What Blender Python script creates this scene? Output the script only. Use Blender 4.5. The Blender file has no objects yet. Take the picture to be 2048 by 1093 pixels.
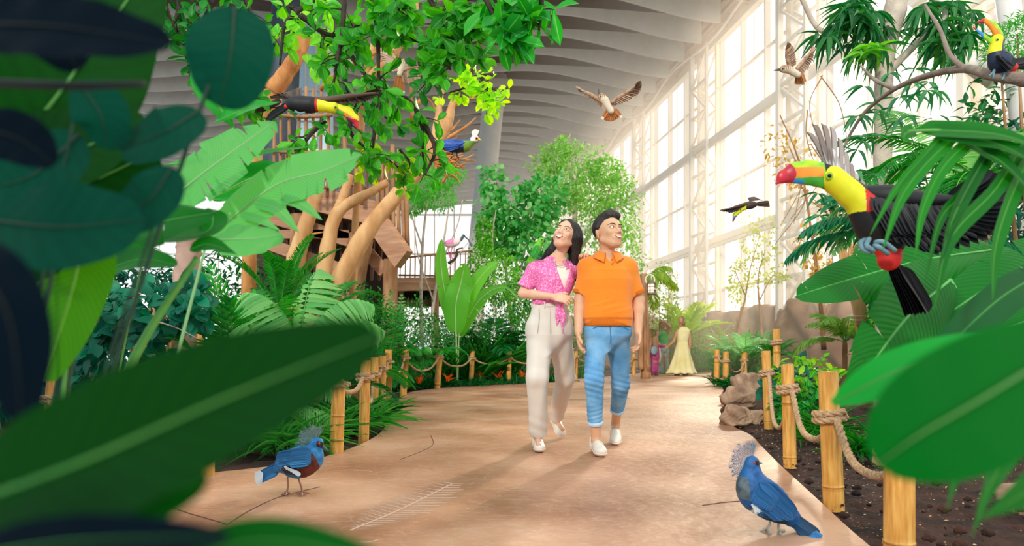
import bpy, math, random
import numpy as np
from mathutils import Vector, Matrix, Euler
random.seed(7); rng = np.random.default_rng(11)
SC = bpy.context.scene; COL = SC.collection
PI = math.pi
# ---------------------------------------------------------------- camera
F = 1300.0; CH = 0.78; HY = 699.0        # focal length in pixels, eye height, horizon row (2048x1093 frame)
cam_d = bpy.data.cameras.new('camera'); cam = bpy.data.objects.new('camera', cam_d); COL.objects.link(cam)
cam_d.sensor_width = 36; cam_d.lens = 36*F/2048; cam_d.shift_y = (HY-546.5)/2048
cam.location = (0, 0, CH); cam.rotation_euler = (PI/2, 0, 0); cam_d.clip_start = 0.05; cam_d.clip_end = 400
cam_d.dof.use_dof = True; cam_d.dof.focus_distance = 4.5; cam_d.dof.aperture_fstop = 3.2
SC.camera = cam
# ---------------------------------------------------------------- world, sun, exposure
SC.view_settings.view_transform = 'Standard'; SC.view_settings.look = 'None'
SC.view_settings.exposure = 0.06; SC.view_settings.gamma = 1.0; SC.view_settings.use_curve_mapping = False
wd = bpy.data.worlds.new('daylight'); SC.world = wd; wd.use_nodes = True
nt = wd.node_tree; nt.nodes.clear()
wo = nt.nodes.new('ShaderNodeOutputWorld'); bg = nt.nodes.new('ShaderNodeBackground')
tc = nt.nodes.new('ShaderNodeTexCoord'); dt = nt.nodes.new('ShaderNodeVectorMath'); dt.operation = 'DOT_PRODUCT'
dt.inputs[1].default_value = Vector((0.75, 0.6, 0.28)).normalized()
rp = nt.nodes.new('ShaderNodeValToRGB')
cr = rp.color_ramp; cr.elements[0].position = 0.0; cr.elements[0].color = (0.55, 0.68, 0.82, 1)
cr.elements[1].position = 1.0; cr.elements[1].color = (1.7, 1.5, 1.2, 1)
for p_, c_ in ((0.35, (0.80, 0.88, 0.94, 1)), (0.62, (0.98, 0.99, 1.0, 1)), (0.85, (1.25, 1.2, 1.1, 1))):
    e = cr.elements.new(p_); e.color = c_
mm = nt.nodes.new('ShaderNodeMath'); mm.operation = 'MULTIPLY_ADD'; mm.inputs[1].default_value = .5; mm.inputs[2].default_value = .5
nt.links.new(tc.outputs['Generated'], dt.inputs[0]); nt.links.new(dt.outputs['Value'], mm.inputs[0]); nt.links.new(mm.outputs[0], rp.inputs[0])
nt.links.new(rp.outputs[0], bg.inputs[0]); bg.inputs[1].default_value = 1.3; nt.links.new(bg.outputs[0], wo.inputs[0])
def sun(name, d, e, col, ang):
    l = bpy.data.lights.new(name, 'SUN'); l.energy = e; l.color = col; l.angle = math.radians(ang)
    o = bpy.data.objects.new(name, l); COL.objects.link(o)
    o.rotation_euler = Vector(d).to_track_quat('-Z', 'Y').to_euler(); o.location = (0, 0, 30); return o
sun('sun_key', (0.36, 0.85, -0.40), 1.9, (1.0, 0.93, 0.82), 6)
sun('sun_window', (-0.45, -1.0, -0.42), 5.2, (1.0, 0.82, 0.60), 3)
SC.cycles.use_denoising = True; SC.cycles.max_bounces = 7; SC.cycles.diffuse_bounces = 3; SC.cycles.glossy_bounces = 2
SC.cycles.transmission_bounces = 4; SC.cycles.transparent_max_bounces = 12; SC.cycles.volume_bounces = 1
SC.cycles.sample_clamp_indirect = 6; SC.cycles.caustics_reflective = False; SC.cycles.caustics_refractive = False
SC.cycles.use_adaptive_sampling = True
# ---------------------------------------------------------------- helpers
def W(px, py, Y): return np.array(((px-1024)*Y/F, Y, CH-(py-HY)*Y/F))
def G(px, py): Y = CH*F/(py-HY); return np.array(((px-1024)*Y/F, Y, 0.0))
def A(*v): return np.array(v, float)
def nrm(v): v = np.asarray(v, float); return v/(np.linalg.norm(v, axis=-1, keepdims=True)+1e-12)
def lin(c):
    if isinstance(c, str): c = [int(c[i:i+2], 16)/255 for i in (0, 2, 4)]
    return tuple((x/12.92 if x <= .04045 else ((x+.055)/1.055)**2.4) for x in c)+(1,)
WL = {}
def reg(o, parent):
    COL.objects.link(o)
    if parent: o.parent = parent
    return o
def tag(o, label=None, cat=None, group=None, kind=None):
    for k, v in (('label', label), ('category', cat), ('group', group), ('kind', kind)):
        if v: o[k] = v
    return o
def thing(name, label, cat, loc=(0, 0, 0), group=None, kind=None):
    o = bpy.data.objects.new(name, None); o.empty_display_size = .05; COL.objects.link(o)
    o.location = [float(x) for x in loc]; WL[o] = np.array(loc, float); return tag(o, label, cat, group, kind)
class MB:
    def __init__(s): s.V = []; s.Q = []; s.T = []; s.QM = []; s.TM = []; s.U = []; s.n = 0
    def add(s, V, Q=None, T=None, U=None, m=0):
        V = np.asarray(V, float).reshape(-1, 3); s.V.append(V)
        s.U.append(np.asarray(U, float) if U is not None else np.zeros((len(V), 2)))
        if Q is not None and len(Q):
            Q = np.asarray(Q, int); s.Q.append(Q+s.n); s.QM.append(np.broadcast_to(np.asarray(m), (len(Q),)))
        if T is not None and len(T):
            T = np.asarray(T, int); s.T.append(T+s.n); s.TM.append(np.broadcast_to(np.asarray(m) if np.ndim(m) == 0 else 0, (len(T),)))
        s.n += len(V)
    def build(s, name, mats, parent=None, smooth=True, origin=None, **kw):
        if not isinstance(mats, (list, tuple)): mats = [mats]
        if getattr(s, 'flat', 0) and s.flat == len(s.V): smooth = False
        V = np.concatenate(s.V); U = np.concatenate(s.U)
        Q = np.concatenate(s.Q) if s.Q else np.zeros((0, 4), int); T = np.concatenate(s.T) if s.T else np.zeros((0, 3), int)
        org = WL[parent] if parent is not None else (np.array(origin, float) if origin is not None else np.array((V[:, 0].mean(), V[:, 1].mean(), V[:, 2].min())))
        me = bpy.data.meshes.new(name); me.vertices.add(len(V)); me.vertices.foreach_set('co', (V-org).ravel())
        nl = len(Q)*4+len(T)*3; me.loops.add(nl); li = np.concatenate((Q.ravel(), T.ravel())); me.loops.foreach_set('vertex_index', li)
        me.polygons.add(len(Q)+len(T))
        ls = np.concatenate((np.arange(len(Q))*4, len(Q)*4+np.arange(len(T))*3)); me.polygons.foreach_set('loop_start', ls)
        mi = np.concatenate(s.QM+s.TM) if (s.QM or s.TM) else []
        me.polygons.foreach_set('material_index', np.asarray(mi, int)); me.polygons.foreach_set('use_smooth', np.full(len(Q)+len(T), smooth))
        uv = me.uv_layers.new(name='UVMap'); uv.data.foreach_set('uv', U[li].ravel())
        for m in mats: me.materials.append(m)
        me.update(calc_edges=True); me.validate()
        o = bpy.data.objects.new(name, me); reg(o, parent)
        if parent is None: o.location = org
        WL[o] = org if parent is None else WL[parent]
        if parent is not None: o.location = (0, 0, 0)
        tag(o, **kw); return o
def cube(mb, c, s, rz=0, m=0, R=None):
    c = np.asarray(c, float); h = np.asarray(s, float)/2
    v = np.array([(x, y, z) for z in (-1, 1) for y in (-1, 1) for x in (-1, 1)], float)*h
    mb.flat = getattr(mb, 'flat', 0)+1
    if R is None:
        cs, sn = math.cos(rz), math.sin(rz); R = np.array(((cs, -sn, 0), (sn, cs, 0), (0, 0, 1)))
    v = v@R.T+c
    mb.add(v, [(0, 2, 3, 1), (4, 5, 7, 6), (0, 1, 5, 4), (2, 6, 7, 3), (0, 4, 6, 2), (1, 3, 7, 5)], m=m)
def beam(mb, a, b, w, h, m=0, up=(0, 0, 1)):
    a = np.asarray(a, float); b = np.asarray(b, float); d = nrm(b-a); s = nrm(np.cross(d, up)) if abs(np.dot(d, up)) < .99 else A(1, 0, 0); u = np.cross(s, d)
    cube(mb, (a+b)/2, (w, np.linalg.norm(b-a), h), m=m, R=np.stack((s, d, u), 1))
def spline(P, n):
    P = np.asarray(P, float)
    if len(P) == 2:
        t = np.linspace(0, 1, n)[:, None]; return P[0]*(1-t)+P[1]*t
    Q = np.vstack((2*P[0]-P[1], P, 2*P[-1]-P[-2])); out = []
    t = np.linspace(0, len(P)-1, n); i = np.minimum(t.astype(int), len(P)-2); f = (t-i)[:, None]
    p0, p1, p2, p3 = Q[i], Q[i+1], Q[i+2], Q[i+3]
    return .5*((2*p1)+(-p0+p2)*f+(2*p0-5*p1+4*p2-p3)*f*f+(-p0+3*p1-3*p2+p3)*f**3)
def tube(mb, P, r, k=8, n=None, m=0, caps=True, rough=0, sx=1.0):
    P = np.asarray(P, float)
    if n: 
        r0 = np.atleast_1d(np.asarray(r, float)); P2 = spline(P, n)
        r = np.interp(np.linspace(0, 1, n), np.linspace(0, 1, len(r0)), r0) if len(r0) > 1 else np.full(n, r0[0]); P = P2
    N = len(P); r = np.broadcast_to(np.asarray(r, float), (N,))
    t = nrm(np.gradient(P, axis=0)); ref = A(0, 0, 1) if abs(t[0][2]) < .9 else A(1, 0, 0)
    u = nrm(np.cross(t[0], ref)); us = []
    for i in range(N):
        u = nrm(u-np.dot(u, t[i])*t[i]); us.append(u)
    us = np.array(us); vs = np.cross(t, us); a = np.linspace(0, 2*PI, k, endpoint=False)
    R = r[:, None]*(1+rough*rng.normal(0, 1, (N, k))) if rough else np.repeat(r[:, None], k, 1)
    V = P[:, None, :]+R[:, :, None]*(np.cos(a)[None, :, None]*us[:, None, :]*sx+np.sin(a)[None, :, None]*vs[:, None, :])
    i, j = np.meshgrid(np.arange(N-1), np.arange(k), indexing='ij'); j2 = (j+1) % k
    Q = np.stack((i*k+j, i*k+j2, (i+1)*k+j2, (i+1)*k+j), -1).reshape(-1, 4)
    L = np.concatenate(([0], np.cumsum(np.linalg.norm(np.diff(P, axis=0), axis=1))))
    U = np.stack((np.tile(np.arange(k)/k, N), np.repeat(L, k)), 1)
    V = V.reshape(-1, 3)
    if caps:
        V = np.vstack((V, P[0], P[-1])); U = np.vstack((U, (0, 0), (0, L[-1])))
        T = [(N*k, (q+1) % k, q) for q in range(k)]+[(N*k+1, (N-1)*k+q, (N-1)*k+(q+1) % k) for q in range(k)]
        mb.add(V, Q, T, U=U, m=m)
    else: mb.add(V, Q, U=U, m=m)
# leaf templates: x across (-.5...5 times width), y along 0..1, z out of plane
def prof(kind, t):
    if kind == 'oval': return np.sin(PI*np.clip(t, 0, 1)**.85)**.8
    if kind == 'obov': return np.sin(PI*t**1.5)**.75
    if kind == 'lance': return np.sin(PI*t**.7)**1.0*(1-.25*t)
    if kind == 'heart': return np.clip(np.sqrt(np.clip(1-((t-.36)/.42)**2, 0, 1))*(t < .36)+(t >= .36)*np.cos((t-.36)/.64*PI/2)**.8, 0, 1)
    if kind == 'strip': return np.clip(t*9, .15, 1)*np.clip((1-t)*2.2, 0, 1)**.7
    if kind == 'banana': return np.clip(np.sin(PI*np.clip(t*.97+.02, 0, 1)**.75), 0, 1)**.5
    if kind == 'round': return np.sqrt(np.clip(1-(2*t-1)**2, 0, 1))
    if kind == 'feather': return np.clip(t*5, .25, 1)*np.where(t > .8, np.sqrt(np.clip(1-((t-.8)/.2)**2, 0, 1)), 1)
    if kind == 'feather_': return np.clip(t*5, .25, 1)*np.clip(1-((t-.6)/.4)**2, 0, 1)**.5*(t > .6)+np.clip(t*5, .25, 1)*(t <= .6)
def template(kind, nl=4, fold=.15, droop=.2, nc=1):
    t = np.linspace(0, 1, nl+1); w = prof(kind, t); w[0] = max(w[0]*.4, .03); w[-1] = .02
    cx = np.linspace(-1, 1, 2*nc+1); V = []; U = []
    for i, tt in enumerate(t):
        for c in cx:
            V.append((c*.5*w[i], tt, -droop*tt*tt+fold*abs(c)*w[i]*.5)); U.append((.5+.5*c, tt))
    k = 2*nc+1
    Q = [(i*k+j, i*k+j+1, (i+1)*k+j+1, (i+1)*k+j) for i in range(nl) for j in range(k-1)]
    return np.array(V), np.array(Q), np.array(U)
def scatter(mb, tp, P, D, N, L, Wd, m=0):
    V, Q, U = tp; P = np.asarray(P, float).reshape(-1, 3); n = len(P)
    if n == 0: return
    D = nrm(np.broadcast_to(D, (n, 3))); N = np.broadcast_to(N, (n, 3)); N = nrm(N-(N*D).sum(1, keepdims=True)*D); S = np.cross(D, N)
    L = np.broadcast_to(np.asarray(L, float), (n,)); Wd = np.broadcast_to(np.asarray(Wd, float), (n,))
    X = P[:, None]+V[None, :, 1:2]*D[:, None]*L[:, None, None]+V[None, :, 0:1]*S[:, None]*Wd[:, None, None]+V[None, :, 2:3]*N[:, None]*L[:, None, None]
    k = len(V); QQ = (Q[None]+np.arange(n)[:, None, None]*k).reshape(-1, 4)
    mm_ = np.repeat(m, len(Q)) if np.ndim(m) else m
    mb.add(X.reshape(-1, 3), QQ, U=np.tile(U, (n, 1)), m=mm_)
def rdir(n, zb=0.0):
    v = rng.normal(0, 1, (n, 3)); v[:, 2] += zb; return nrm(v)
def frond(mb, mbs, base, d, L, droop=1.2, nl=26, ll=.3, lw=.03, tp=None, vang=.5, start=.18, rr=.012, sag=.35, m=0, gap=0, roll=0.):
    d = nrm(d); n = 14; P = [np.array(base, float)]; ds = [d]; step = L/n
    for i in range(n):
        d = nrm(d+A(0, 0, -droop/n*(.4+1.2*i/n))); P.append(P[-1]+d*step); ds.append(d)
    P = np.array(P); tube(mbs, P, np.linspace(rr, rr*.25, len(P)), k=5, caps=False)
    t = np.linspace(start, 1, nl); q = t*n; i = np.minimum(q.astype(int), n-1); f = (q-i)[:, None]
    pos = P[i]*(1-f)+P[i+1]*f; dr = nrm(np.array(ds)[i]*(1-f)+np.array(ds)[i+1]*f)
    side = nrm(np.cross(dr, A(0, 0, 1))+1e-6); up = np.cross(side, dr)
    if roll: side, up = side*math.cos(roll)+up*math.sin(roll), up*math.cos(roll)-side*math.sin(roll)
    ln = ll*(np.sin(PI*np.clip((t-start)/(1-start)*.86+.1, 0, 1))**.6); 
    for s in (-1, 1):
        fw = (.35+.9*(t-start))[:, None]
        dd = nrm(side*s+dr*fw+up*vang+rng.normal(0, .06, (nl, 3))-A(0, 0, sag))
        scatter(mb, tp if tp is not None else TP_STRIP, pos, dd, nrm(up+side*s*.2), ln*rng.uniform(.9, 1.08, nl), lw, m=m)
TP_STRIP = template('strip', 5, .12, .28); TP_STRIP_S = template('strip', 3, .1, .25)
TP_OVAL = template('oval', 4, .2, .15); TP_OBOV = template('obov', 5, .22, .12); TP_HEART = template('heart', 5, .15, .2, 2)
TP_LANCE = template('lance', 5, .2, .35); TP_S = template('oval', 2, .2, .1); TP_FEATHER = template('feather', 12, .12, .08)
def blade(mb, ctrl, width, normal, kind='banana', nl=30, nc=6, fold=.2, wave=0.0, tears=0, curl=0.0, m=0, th=.0008, side_bias=0, veins=0):
    """One large leaf along a curve: folded about its midrib, wavy, torn towards the edge, with real thickness."""
    P = spline(ctrl, nl+1); t = np.linspace(0, 1, nl+1); w = prof(kind, t)*width/2; w[0] = max(w[0], .004); w[-1] = .001
    T = nrm(np.gradient(P, axis=0)); N = nrm(np.asarray(normal, float)-(T@np.asarray(normal, float))[:, None]*T); S = np.cross(T, N)
    c = np.linspace(-1, 1, 2*nc+1); ph = rng.uniform(0, 6.28, 2)
    z = fold*np.abs(c)[None, :]*w[:, None]-curl*(c**2)[None, :]*w[:, None]
    ws = wave*width*np.sin(t[:, None]*22+ph[0]+c[None, :]*1.3)*np.abs(c)[None, :]**1.5*np.where(c[None, :] > 0, 1, -1)
    X = P[:, None]+S[:, None]*(c[None, :, None]*w[:, None, None])+N[:, None]*(z+ws)[..., None]
    k = 2*nc+1; tear = {0: [], 1: []}
    V = X.reshape(-1, 3); U = np.stack((np.tile(.5+.5*c, nl+1), np.repeat(t, k)), 1)
    idx = np.arange((nl+1)*k).reshape(nl+1, k); Qs = []
    V = [V]; U = [U]; off = (nl+1)*k
    seg = {0: [(rng.uniform(-1, 1), rng.uniform(-1, 1)) for _ in range(nl+2)], 1: [(rng.uniform(-1, 1), rng.uniform(-1, 1)) for _ in range(nl+2)]}
    cut = set()
    for sd in (0, 1):
        if tears:
            for r_ in rng.choice(np.arange(3, nl-1), size=min(tears, nl-5), replace=False): cut.add((sd, int(r_)))
    lower = idx.copy(); base = V[0].copy()
    def lobe(i, j, g_):                   # each torn lobe leans and droops by its own amount, growing towards the edge
        a_ = max(abs(j-nc)/nc-.25, 0)/.75; q = seg[1 if j > nc else 0][g_]
        return (T[i]*q[0]*.07*a_-N[i]*(.10*abs(q[1]))*a_*a_-A(0, 0, 1)*.06*abs(q[1])*a_*a_)*width if tears else 0*T[i]
    segid = np.zeros((2, nl+1), int)
    for sd in (0, 1):
        g_ = 0
        for r_ in range(nl+1):
            segid[sd, r_] = g_
            if (sd, r_) in cut: g_ += 1
    if tears:
        for i in range(nl+1):
            for j in range(k):
                if j != nc: V[0][idx[i, j]] = base[idx[i, j]]+lobe(i, j, segid[1 if j > nc else 0, i])
        for (sd, r_) in sorted(cut):
            for j in (range(nc+1, k) if sd else range(0, nc)):
                if abs(j-nc) > 1: V.append((base[idx[r_, j]]+lobe(r_, j, segid[sd, r_]+1)+T[r_]*.02*width*(abs(j-nc)-1)/nc)[None]); U.append(U[0][idx[r_, j]][None]); lower[r_, j] = off; off += 1
    for i in range(nl):
        for j in range(k-1): Qs.append((lower[i, j], lower[i, j+1], idx[i+1, j+1], idx[i+1, j]))
    mb.add(np.vstack(V), Qs, U=np.vstack(U), m=m)
    return P
# ---------------------------------------------------------------- distance-field modelling
def smin(a, b, k):
    if k <= 0: return np.minimum(a, b)
    h = np.clip(k-np.abs(a-b), 0, None)/k; return np.minimum(a, b)-h*h*k/4
class SDF:
    def __init__(s): s.ops = []; s.o = np.zeros(3); s.R = np.eye(3); s.sc = 1.0; s.box = []
    def frame(s, o=(0, 0, 0), R=None, sc=1.0): s.o = np.array(o, float); s.R = np.eye(3) if R is None else np.asarray(R); s.sc = sc; return s
    def p(s, v): return s.o+s.R@(np.asarray(v, float)*s.sc)
    def cap(s, a, b, r1, r2=None, k=.02, mode='u', sq=None):
        r2 = r1 if r2 is None else r2; a = s.p(a); b = s.p(b); r1, r2 = r1*s.sc, r2*s.sc; ab = b-a; L = ab@ab+1e-12
        if mode == 'u': s.box += [a-r1, a+r1, b-r2, b+r2]
        def f(P):
            q = P-a; t = np.clip(q@ab/L, 0, 1); e = q-t[:, None]*ab
            if sq is not None: e = e*sq
            return np.sqrt((e*e).sum(1))-(r1+(r2-r1)*t)
        s.ops.append((f, k*s.sc, mode, (a+b)/2, math.sqrt(L)/2+max(r1, r2))); return s
    def ell(s, c, r, k=.02, R=None, mode='u'):
        c = s.p(c); r = np.broadcast_to(np.asarray(r, float), (3,))*s.sc; M = s.R if R is None else s.R@np.asarray(R)
        if mode == 'u': s.box += [c-r.max(), c+r.max()]
        def f(P):
            q = (P-c)@M; k0 = np.linalg.norm(q/r, axis=1); k1 = np.linalg.norm(q/(r*r), axis=1)+1e-9; return k0*(k0-1)/k1
        s.ops.append((f, k*s.sc, mode, c, r.max())); return s
    def loft(s, tab, k=.02, mode='u', e=2.4):
        """stack of ellipses: rows (z, cx, cy, half x, half y)"""
        t = np.array(tab, float); t = t[np.argsort(t[:, 0])]; o, R, sc = s.o, s.R, s.sc
        if mode == 'u':
            for r in t: s.box += [s.p((r[1]-r[3], r[2]-r[4], r[0])), s.p((r[1]+r[3], r[2]+r[4], r[0]))]
        def f(P):
            q = (P-o)@R/sc; z = q[:, 2]; g = lambda i: np.interp(z, t[:, 0], t[:, i]); a, b = g(3), g(4)
            d = ((np.abs((q[:, 0]-g(1))/a)**e+np.abs((q[:, 1]-g(2))/b)**e)**(1/e)-1)*np.minimum(a, b)
            return np.maximum(np.maximum(d, z-t[-1, 0]), t[0, 0]-z)*sc
        s.ops.append((f, k*sc, mode, None, 0)); return s
    def fn(s, f, k=0, mode='i'): s.ops.append((f, k, mode, None, 0)); return s
    def __call__(s, P):
        if len(P) > 9000: return np.concatenate([s(P[i:i+6000]) for i in range(0, len(P), 6000)])
        d = None; lo = P.min(0); hi = P.max(0); cc = (lo+hi)/2; cr = np.linalg.norm(hi-lo)/2
        ub = min([np.linalg.norm(cc-c)+cr for f, k, mo, c, r in s.ops if c is not None and mo == 'u'] or [1e9])
        for f, k, mo, c_, r_ in s.ops:
            if c_ is not None and mo == 'u' and np.linalg.norm(cc-c_)-r_-cr > ub+k+.02: continue
            if c_ is not None and mo == 's' and np.linalg.norm(cc-c_)-r_-cr > k+.08: continue
            v = f(P)
            if d is None: d = v
            elif mo == 'u': d = smin(d, v, k)
            elif mo == 's': d = -smin(-d, v, k)
            elif mo == 'i': d = -smin(-d, -v, k)
            elif mo == 'd': d = d+v
        return d
    def mesh(s, mb, h, matfn=None, m=0, pad=.02, lip=2.0):
        b = np.array(s.box); lo = b.min(0)-pad; hi = b.max(0)+pad; Bn = 8; H = h*Bn
        nb = np.ceil((hi-lo)/H).astype(int)+1
        g = np.stack(np.meshgrid(*[np.arange(x) for x in nb], indexing='ij'), -1).reshape(-1, 3)
        g = g[np.abs(s(lo+(g+.5)*H)) < H*.87*lip]
        l = np.stack(np.meshgrid(*[np.arange(Bn)]*3, indexing='ij'), -1).reshape(-1, 3)
        cells = (g[:, None]*Bn+l[None]).reshape(-1, 3); K = np.array((1, 4096, 4096*4096), np.int64)
        off = np.stack(np.meshgrid((0, 1), (0, 1), (0, 1), indexing='ij'), -1).reshape(-1, 3)
        ck = (cells[:, None]+off[None])@K; uk, inv = np.unique(ck.ravel(), return_inverse=True)
        uc = np.stack((uk % 4096, uk//4096 % 4096, uk//(4096*4096)), 1); od = np.argsort((uc//Bn)@K, kind='stable'); val = np.empty(len(uc)); val[od] = s(lo+uc[od]*h); cv = val[inv].reshape(-1, 8)
        act = (cv.min(1) < 0) & (cv.max(1) >= 0); cells = cells[act]; cv = cv[act]
        acc = np.zeros((len(cells), 3)); cnt = np.zeros(len(cells))
        for a_ in range(8):
            for ax in range(3):
                if off[a_, ax] == 0:
                    b_ = a_+(4, 2, 1)[ax]; va, vb = cv[:, a_], cv[:, b_]; cr_ = (va < 0) != (vb < 0)
                    t = np.where(cr_, va/(va-vb+1e-20), 0); pt = off[a_][None]+t[:, None]*(off[b_]-off[a_])[None]
                    acc += np.where(cr_[:, None], pt, 0); cnt += cr_
        V = lo+(cells+acc/cnt[:, None])*h; key = cells@K; so = np.argsort(key); ks = key[so]
        def look(c):
            k_ = c@K; i = np.minimum(np.searchsorted(ks, k_), len(ks)-1); return np.where(ks[i] == k_, so[i], -1)
        Qs = []
        for ax in range(3):
            b_ = (4, 2, 1)[ax]; va, vb = cv[:, 0], cv[:, b_]; e = np.where((va < 0) != (vb < 0))[0]
            o1 = np.zeros(3, int); o2 = np.zeros(3, int); o1[(ax+1) % 3] = 1; o2[(ax+2) % 3] = 1; c = cells[e]
            q = np.stack((e, look(c-o1), look(c-o1-o2), look(c-o2)), 1); ok = (q >= 0).all(1); q = q[ok]; fl = va[e][ok] >= 0
            q[fl] = q[fl][:, ::-1]; Qs.append(q)
        Q = np.vstack(Qs); mi = matfn(V[Q].mean(1)) if matfn else m
        mb.add(V, Q, U=V[:, [0, 2]], m=mi); return V
def euler(rx=0, ry=0, rz=0, order='zxy'):
    rx, ry, rz = map(math.radians, (rx, ry, rz)); c, s = math.cos, math.sin
    X = np.array(((1, 0, 0), (0, c(rx), -s(rx)), (0, s(rx), c(rx)))); Y = np.array(((c(ry), 0, s(ry)), (0, 1, 0), (-s(ry), 0, c(ry))))
    Z = np.array(((c(rz), -s(rz), 0), (s(rz), c(rz), 0), (0, 0, 1))); return Z@X@Y
# ---------------------------------------------------------------- materials
MATS = {}
def mat(name, col, rough=.6, col2=None, scale=8, bump=0, bscale=40, leaf=0, island=False, metal=0, stretch=(1, 1, 1), spec=.5, rib=None, veins=0, col3=None, sheen=0, detail=4, emis=None, coat=0):
    if name in MATS: return MATS[name]
    m = bpy.data.materials.new(name); MATS[name] = m; m.use_nodes = True; t = m.node_tree; n = t.nodes; L = t.links
    bs = n['Principled BSDF']; out = n['Material Output']; bs.inputs['Roughness'].default_value = rough; bs.inputs['Metallic'].default_value = metal
    bs.inputs['Specular IOR Level'].default_value = spec
    if sheen: bs.inputs['Sheen Weight'].default_value = sheen
    if coat: bs.inputs['Coat Weight'].default_value = coat
    co = n.new('ShaderNodeTexCoord'); mp = n.new('ShaderNodeMapping'); mp.inputs['Scale'].default_value = stretch; L.new(co.outputs['Object'], mp.inputs[0])
    c = None
    if col2 is not None:
        r = n.new('ShaderNodeValToRGB'); r.color_ramp.elements[0].color = lin(col); r.color_ramp.elements[1].color = lin(col2)
        if col3 is not None:
            e_ = r.color_ramp.elements.new(.5); e_.color = lin(col3)
        if island:
            g_ = n.new('ShaderNodeNewGeometry'); L.new(g_.outputs['Random Per Island'], r.inputs[0])
        else:
            ns = n.new('ShaderNodeTexNoise'); ns.inputs['Scale'].default_value = scale; ns.inputs['Detail'].default_value = detail; L.new(mp.outputs[0], ns.inputs[0])
            r.color_ramp.elements[0].position = .32; r.color_ramp.elements[-1].position = .68; L.new(ns.outputs[0], r.inputs[0])
        c = r.outputs[0]
    else:
        rgb = n.new('ShaderNodeRGB'); rgb.outputs[0].default_value = lin(col); c = rgb.outputs[0]
    hgt = None
    if rib is not None or veins:
        uv = n.new('ShaderNodeSeparateXYZ'); L.new(co.outputs['UV'], uv.inputs[0])
        ab = n.new('ShaderNodeMath'); ab.operation = 'SUBTRACT'; ab.inputs[1].default_value = .5; L.new(uv.outputs[0], ab.inputs[0])
        a2 = n.new('ShaderNodeMath'); a2.operation = 'ABSOLUTE'; L.new(ab.outputs[0], a2.inputs[0])
        if veins:
            m1 = n.new('ShaderNodeMath'); m1.operation = 'MULTIPLY_ADD'; m1.inputs[1].default_value = -.35; L.new(a2.outputs[0], m1.inputs[0]); L.new(uv.outputs[1], m1.inputs[2])
            m2 = n.new('ShaderNodeMath'); m2.operation = 'MULTIPLY'; m2.inputs[1].default_value = veins*6.283; L.new(m1.outputs[0], m2.inputs[0])
            m3 = n.new('ShaderNodeMath'); m3.operation = 'SINE'; L.new(m2.outputs[0], m3.inputs[0]); hgt = m3.outputs[0]
            mr = n.new('ShaderNodeMapRange'); mr.inputs[1].default_value = -1; mr.inputs[3].default_value = .93; mr.inputs[4].default_value = 1.05; L.new(m3.outputs[0], mr.inputs[0])
            hs = n.new('ShaderNodeHueSaturation'); L.new(mr.outputs[0], hs.inputs['Value']); L.new(c, hs.inputs['Color']); c = hs.outputs[0]
        if rib is not None:
            lt = n.new('ShaderNodeMath'); lt.operation = 'LESS_THAN'; lt.inputs[1].default_value = .022 if veins else .045; L.new(a2.outputs[0], lt.inputs[0])
            mx = n.new('ShaderNodeMix'); mx.data_type = 'RGBA'; hf = n.new('ShaderNodeMath'); hf.operation = 'MULTIPLY'; hf.inputs[1].default_value = .55; L.new(lt.outputs[0], hf.inputs[0]); L.new(hf.outputs[0], mx.inputs[0]); L.new(c, mx.inputs[6]); mx.inputs[7].default_value = lin(rib); c = mx.outputs[2]
    L.new(c, bs.inputs['Base Color'])
    if bump:
        b = n.new('ShaderNodeBump'); b.inputs['Strength'].default_value = bump; b.inputs['Distance'].default_value = .02
        if hgt is None:
            nb = n.new('ShaderNodeTexNoise'); nb.inputs['Scale'].default_value = bscale; nb.inputs['Detail'].default_value = 4; L.new(mp.outputs[0], nb.inputs[0]); hgt = nb.outputs[0]
        L.new(hgt, b.inputs['Height']); L.new(b.outputs[0], bs.inputs['Normal'])
    if leaf:
        tr = n.new('ShaderNodeBsdfTranslucent'); h2 = n.new('ShaderNodeHueSaturation'); h2.inputs['Saturation'].default_value = 1.1; h2.inputs['Value'].default_value = 1.5; h2.inputs['Hue'].default_value = .485
        L.new(c, h2.inputs['Color']); L.new(h2.outputs[0], tr.inputs[0]); ms = n.new('ShaderNodeMixShader'); ms.inputs[0].default_value = leaf
        L.new(bs.outputs[0], ms.inputs[1]); L.new(tr.outputs[0], ms.inputs[2]); L.new(ms.outputs[0], out.inputs[0])
    if emis: bs.inputs['Emission Color'].default_value = lin(emis[0]); bs.inputs['Emission Strength'].default_value = emis[1]
    return m
def sat(c, f=1.18):
    if c is None: return None
    v = [int(c[i:i+2], 16) for i in (0, 2, 4)]; m_ = sum(v)/3; return ''.join('%02x' % int(min(255, max(0, m_+(x-m_)*f))) for x in v)
def leafmat(name, c1, c2, rib=None, tr=.35, rough=.45, veins=0, c3=None, bump=0, spec=.3):
    return mat(name, sat(c1), rough, col2=sat(c2), island=True, leaf=tr, rib=rib, veins=veins, col3=sat(c3), bump=bump, spec=spec)
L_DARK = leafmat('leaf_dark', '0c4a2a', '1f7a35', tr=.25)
L_MID = leafmat('leaf_mid', '1a722a', '3c9c36', rib='7cc060')
L_BRIGHT = leafmat('leaf_bright', '3fa030', '8fd040', rib='a8dc70', tr=.45)
L_LIME = leafmat('leaf_lime', '7cc420', 'c4e830', rib='d8f060', tr=.5)
L_TEAL = leafmat('leaf_teal', '0b4a3c', '1a7258', tr=.25)
L_GLOSS = leafmat('leaf_gloss', '0f6a2c', '2f9a3a', rib='8ed070', rough=.3)
L_PALM = leafmat('leaf_palm', '12702c', '3c9c40', tr=.35)
L_PALE = leafmat('leaf_pale', '6cb070', '9ad08c', tr=.4)
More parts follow.
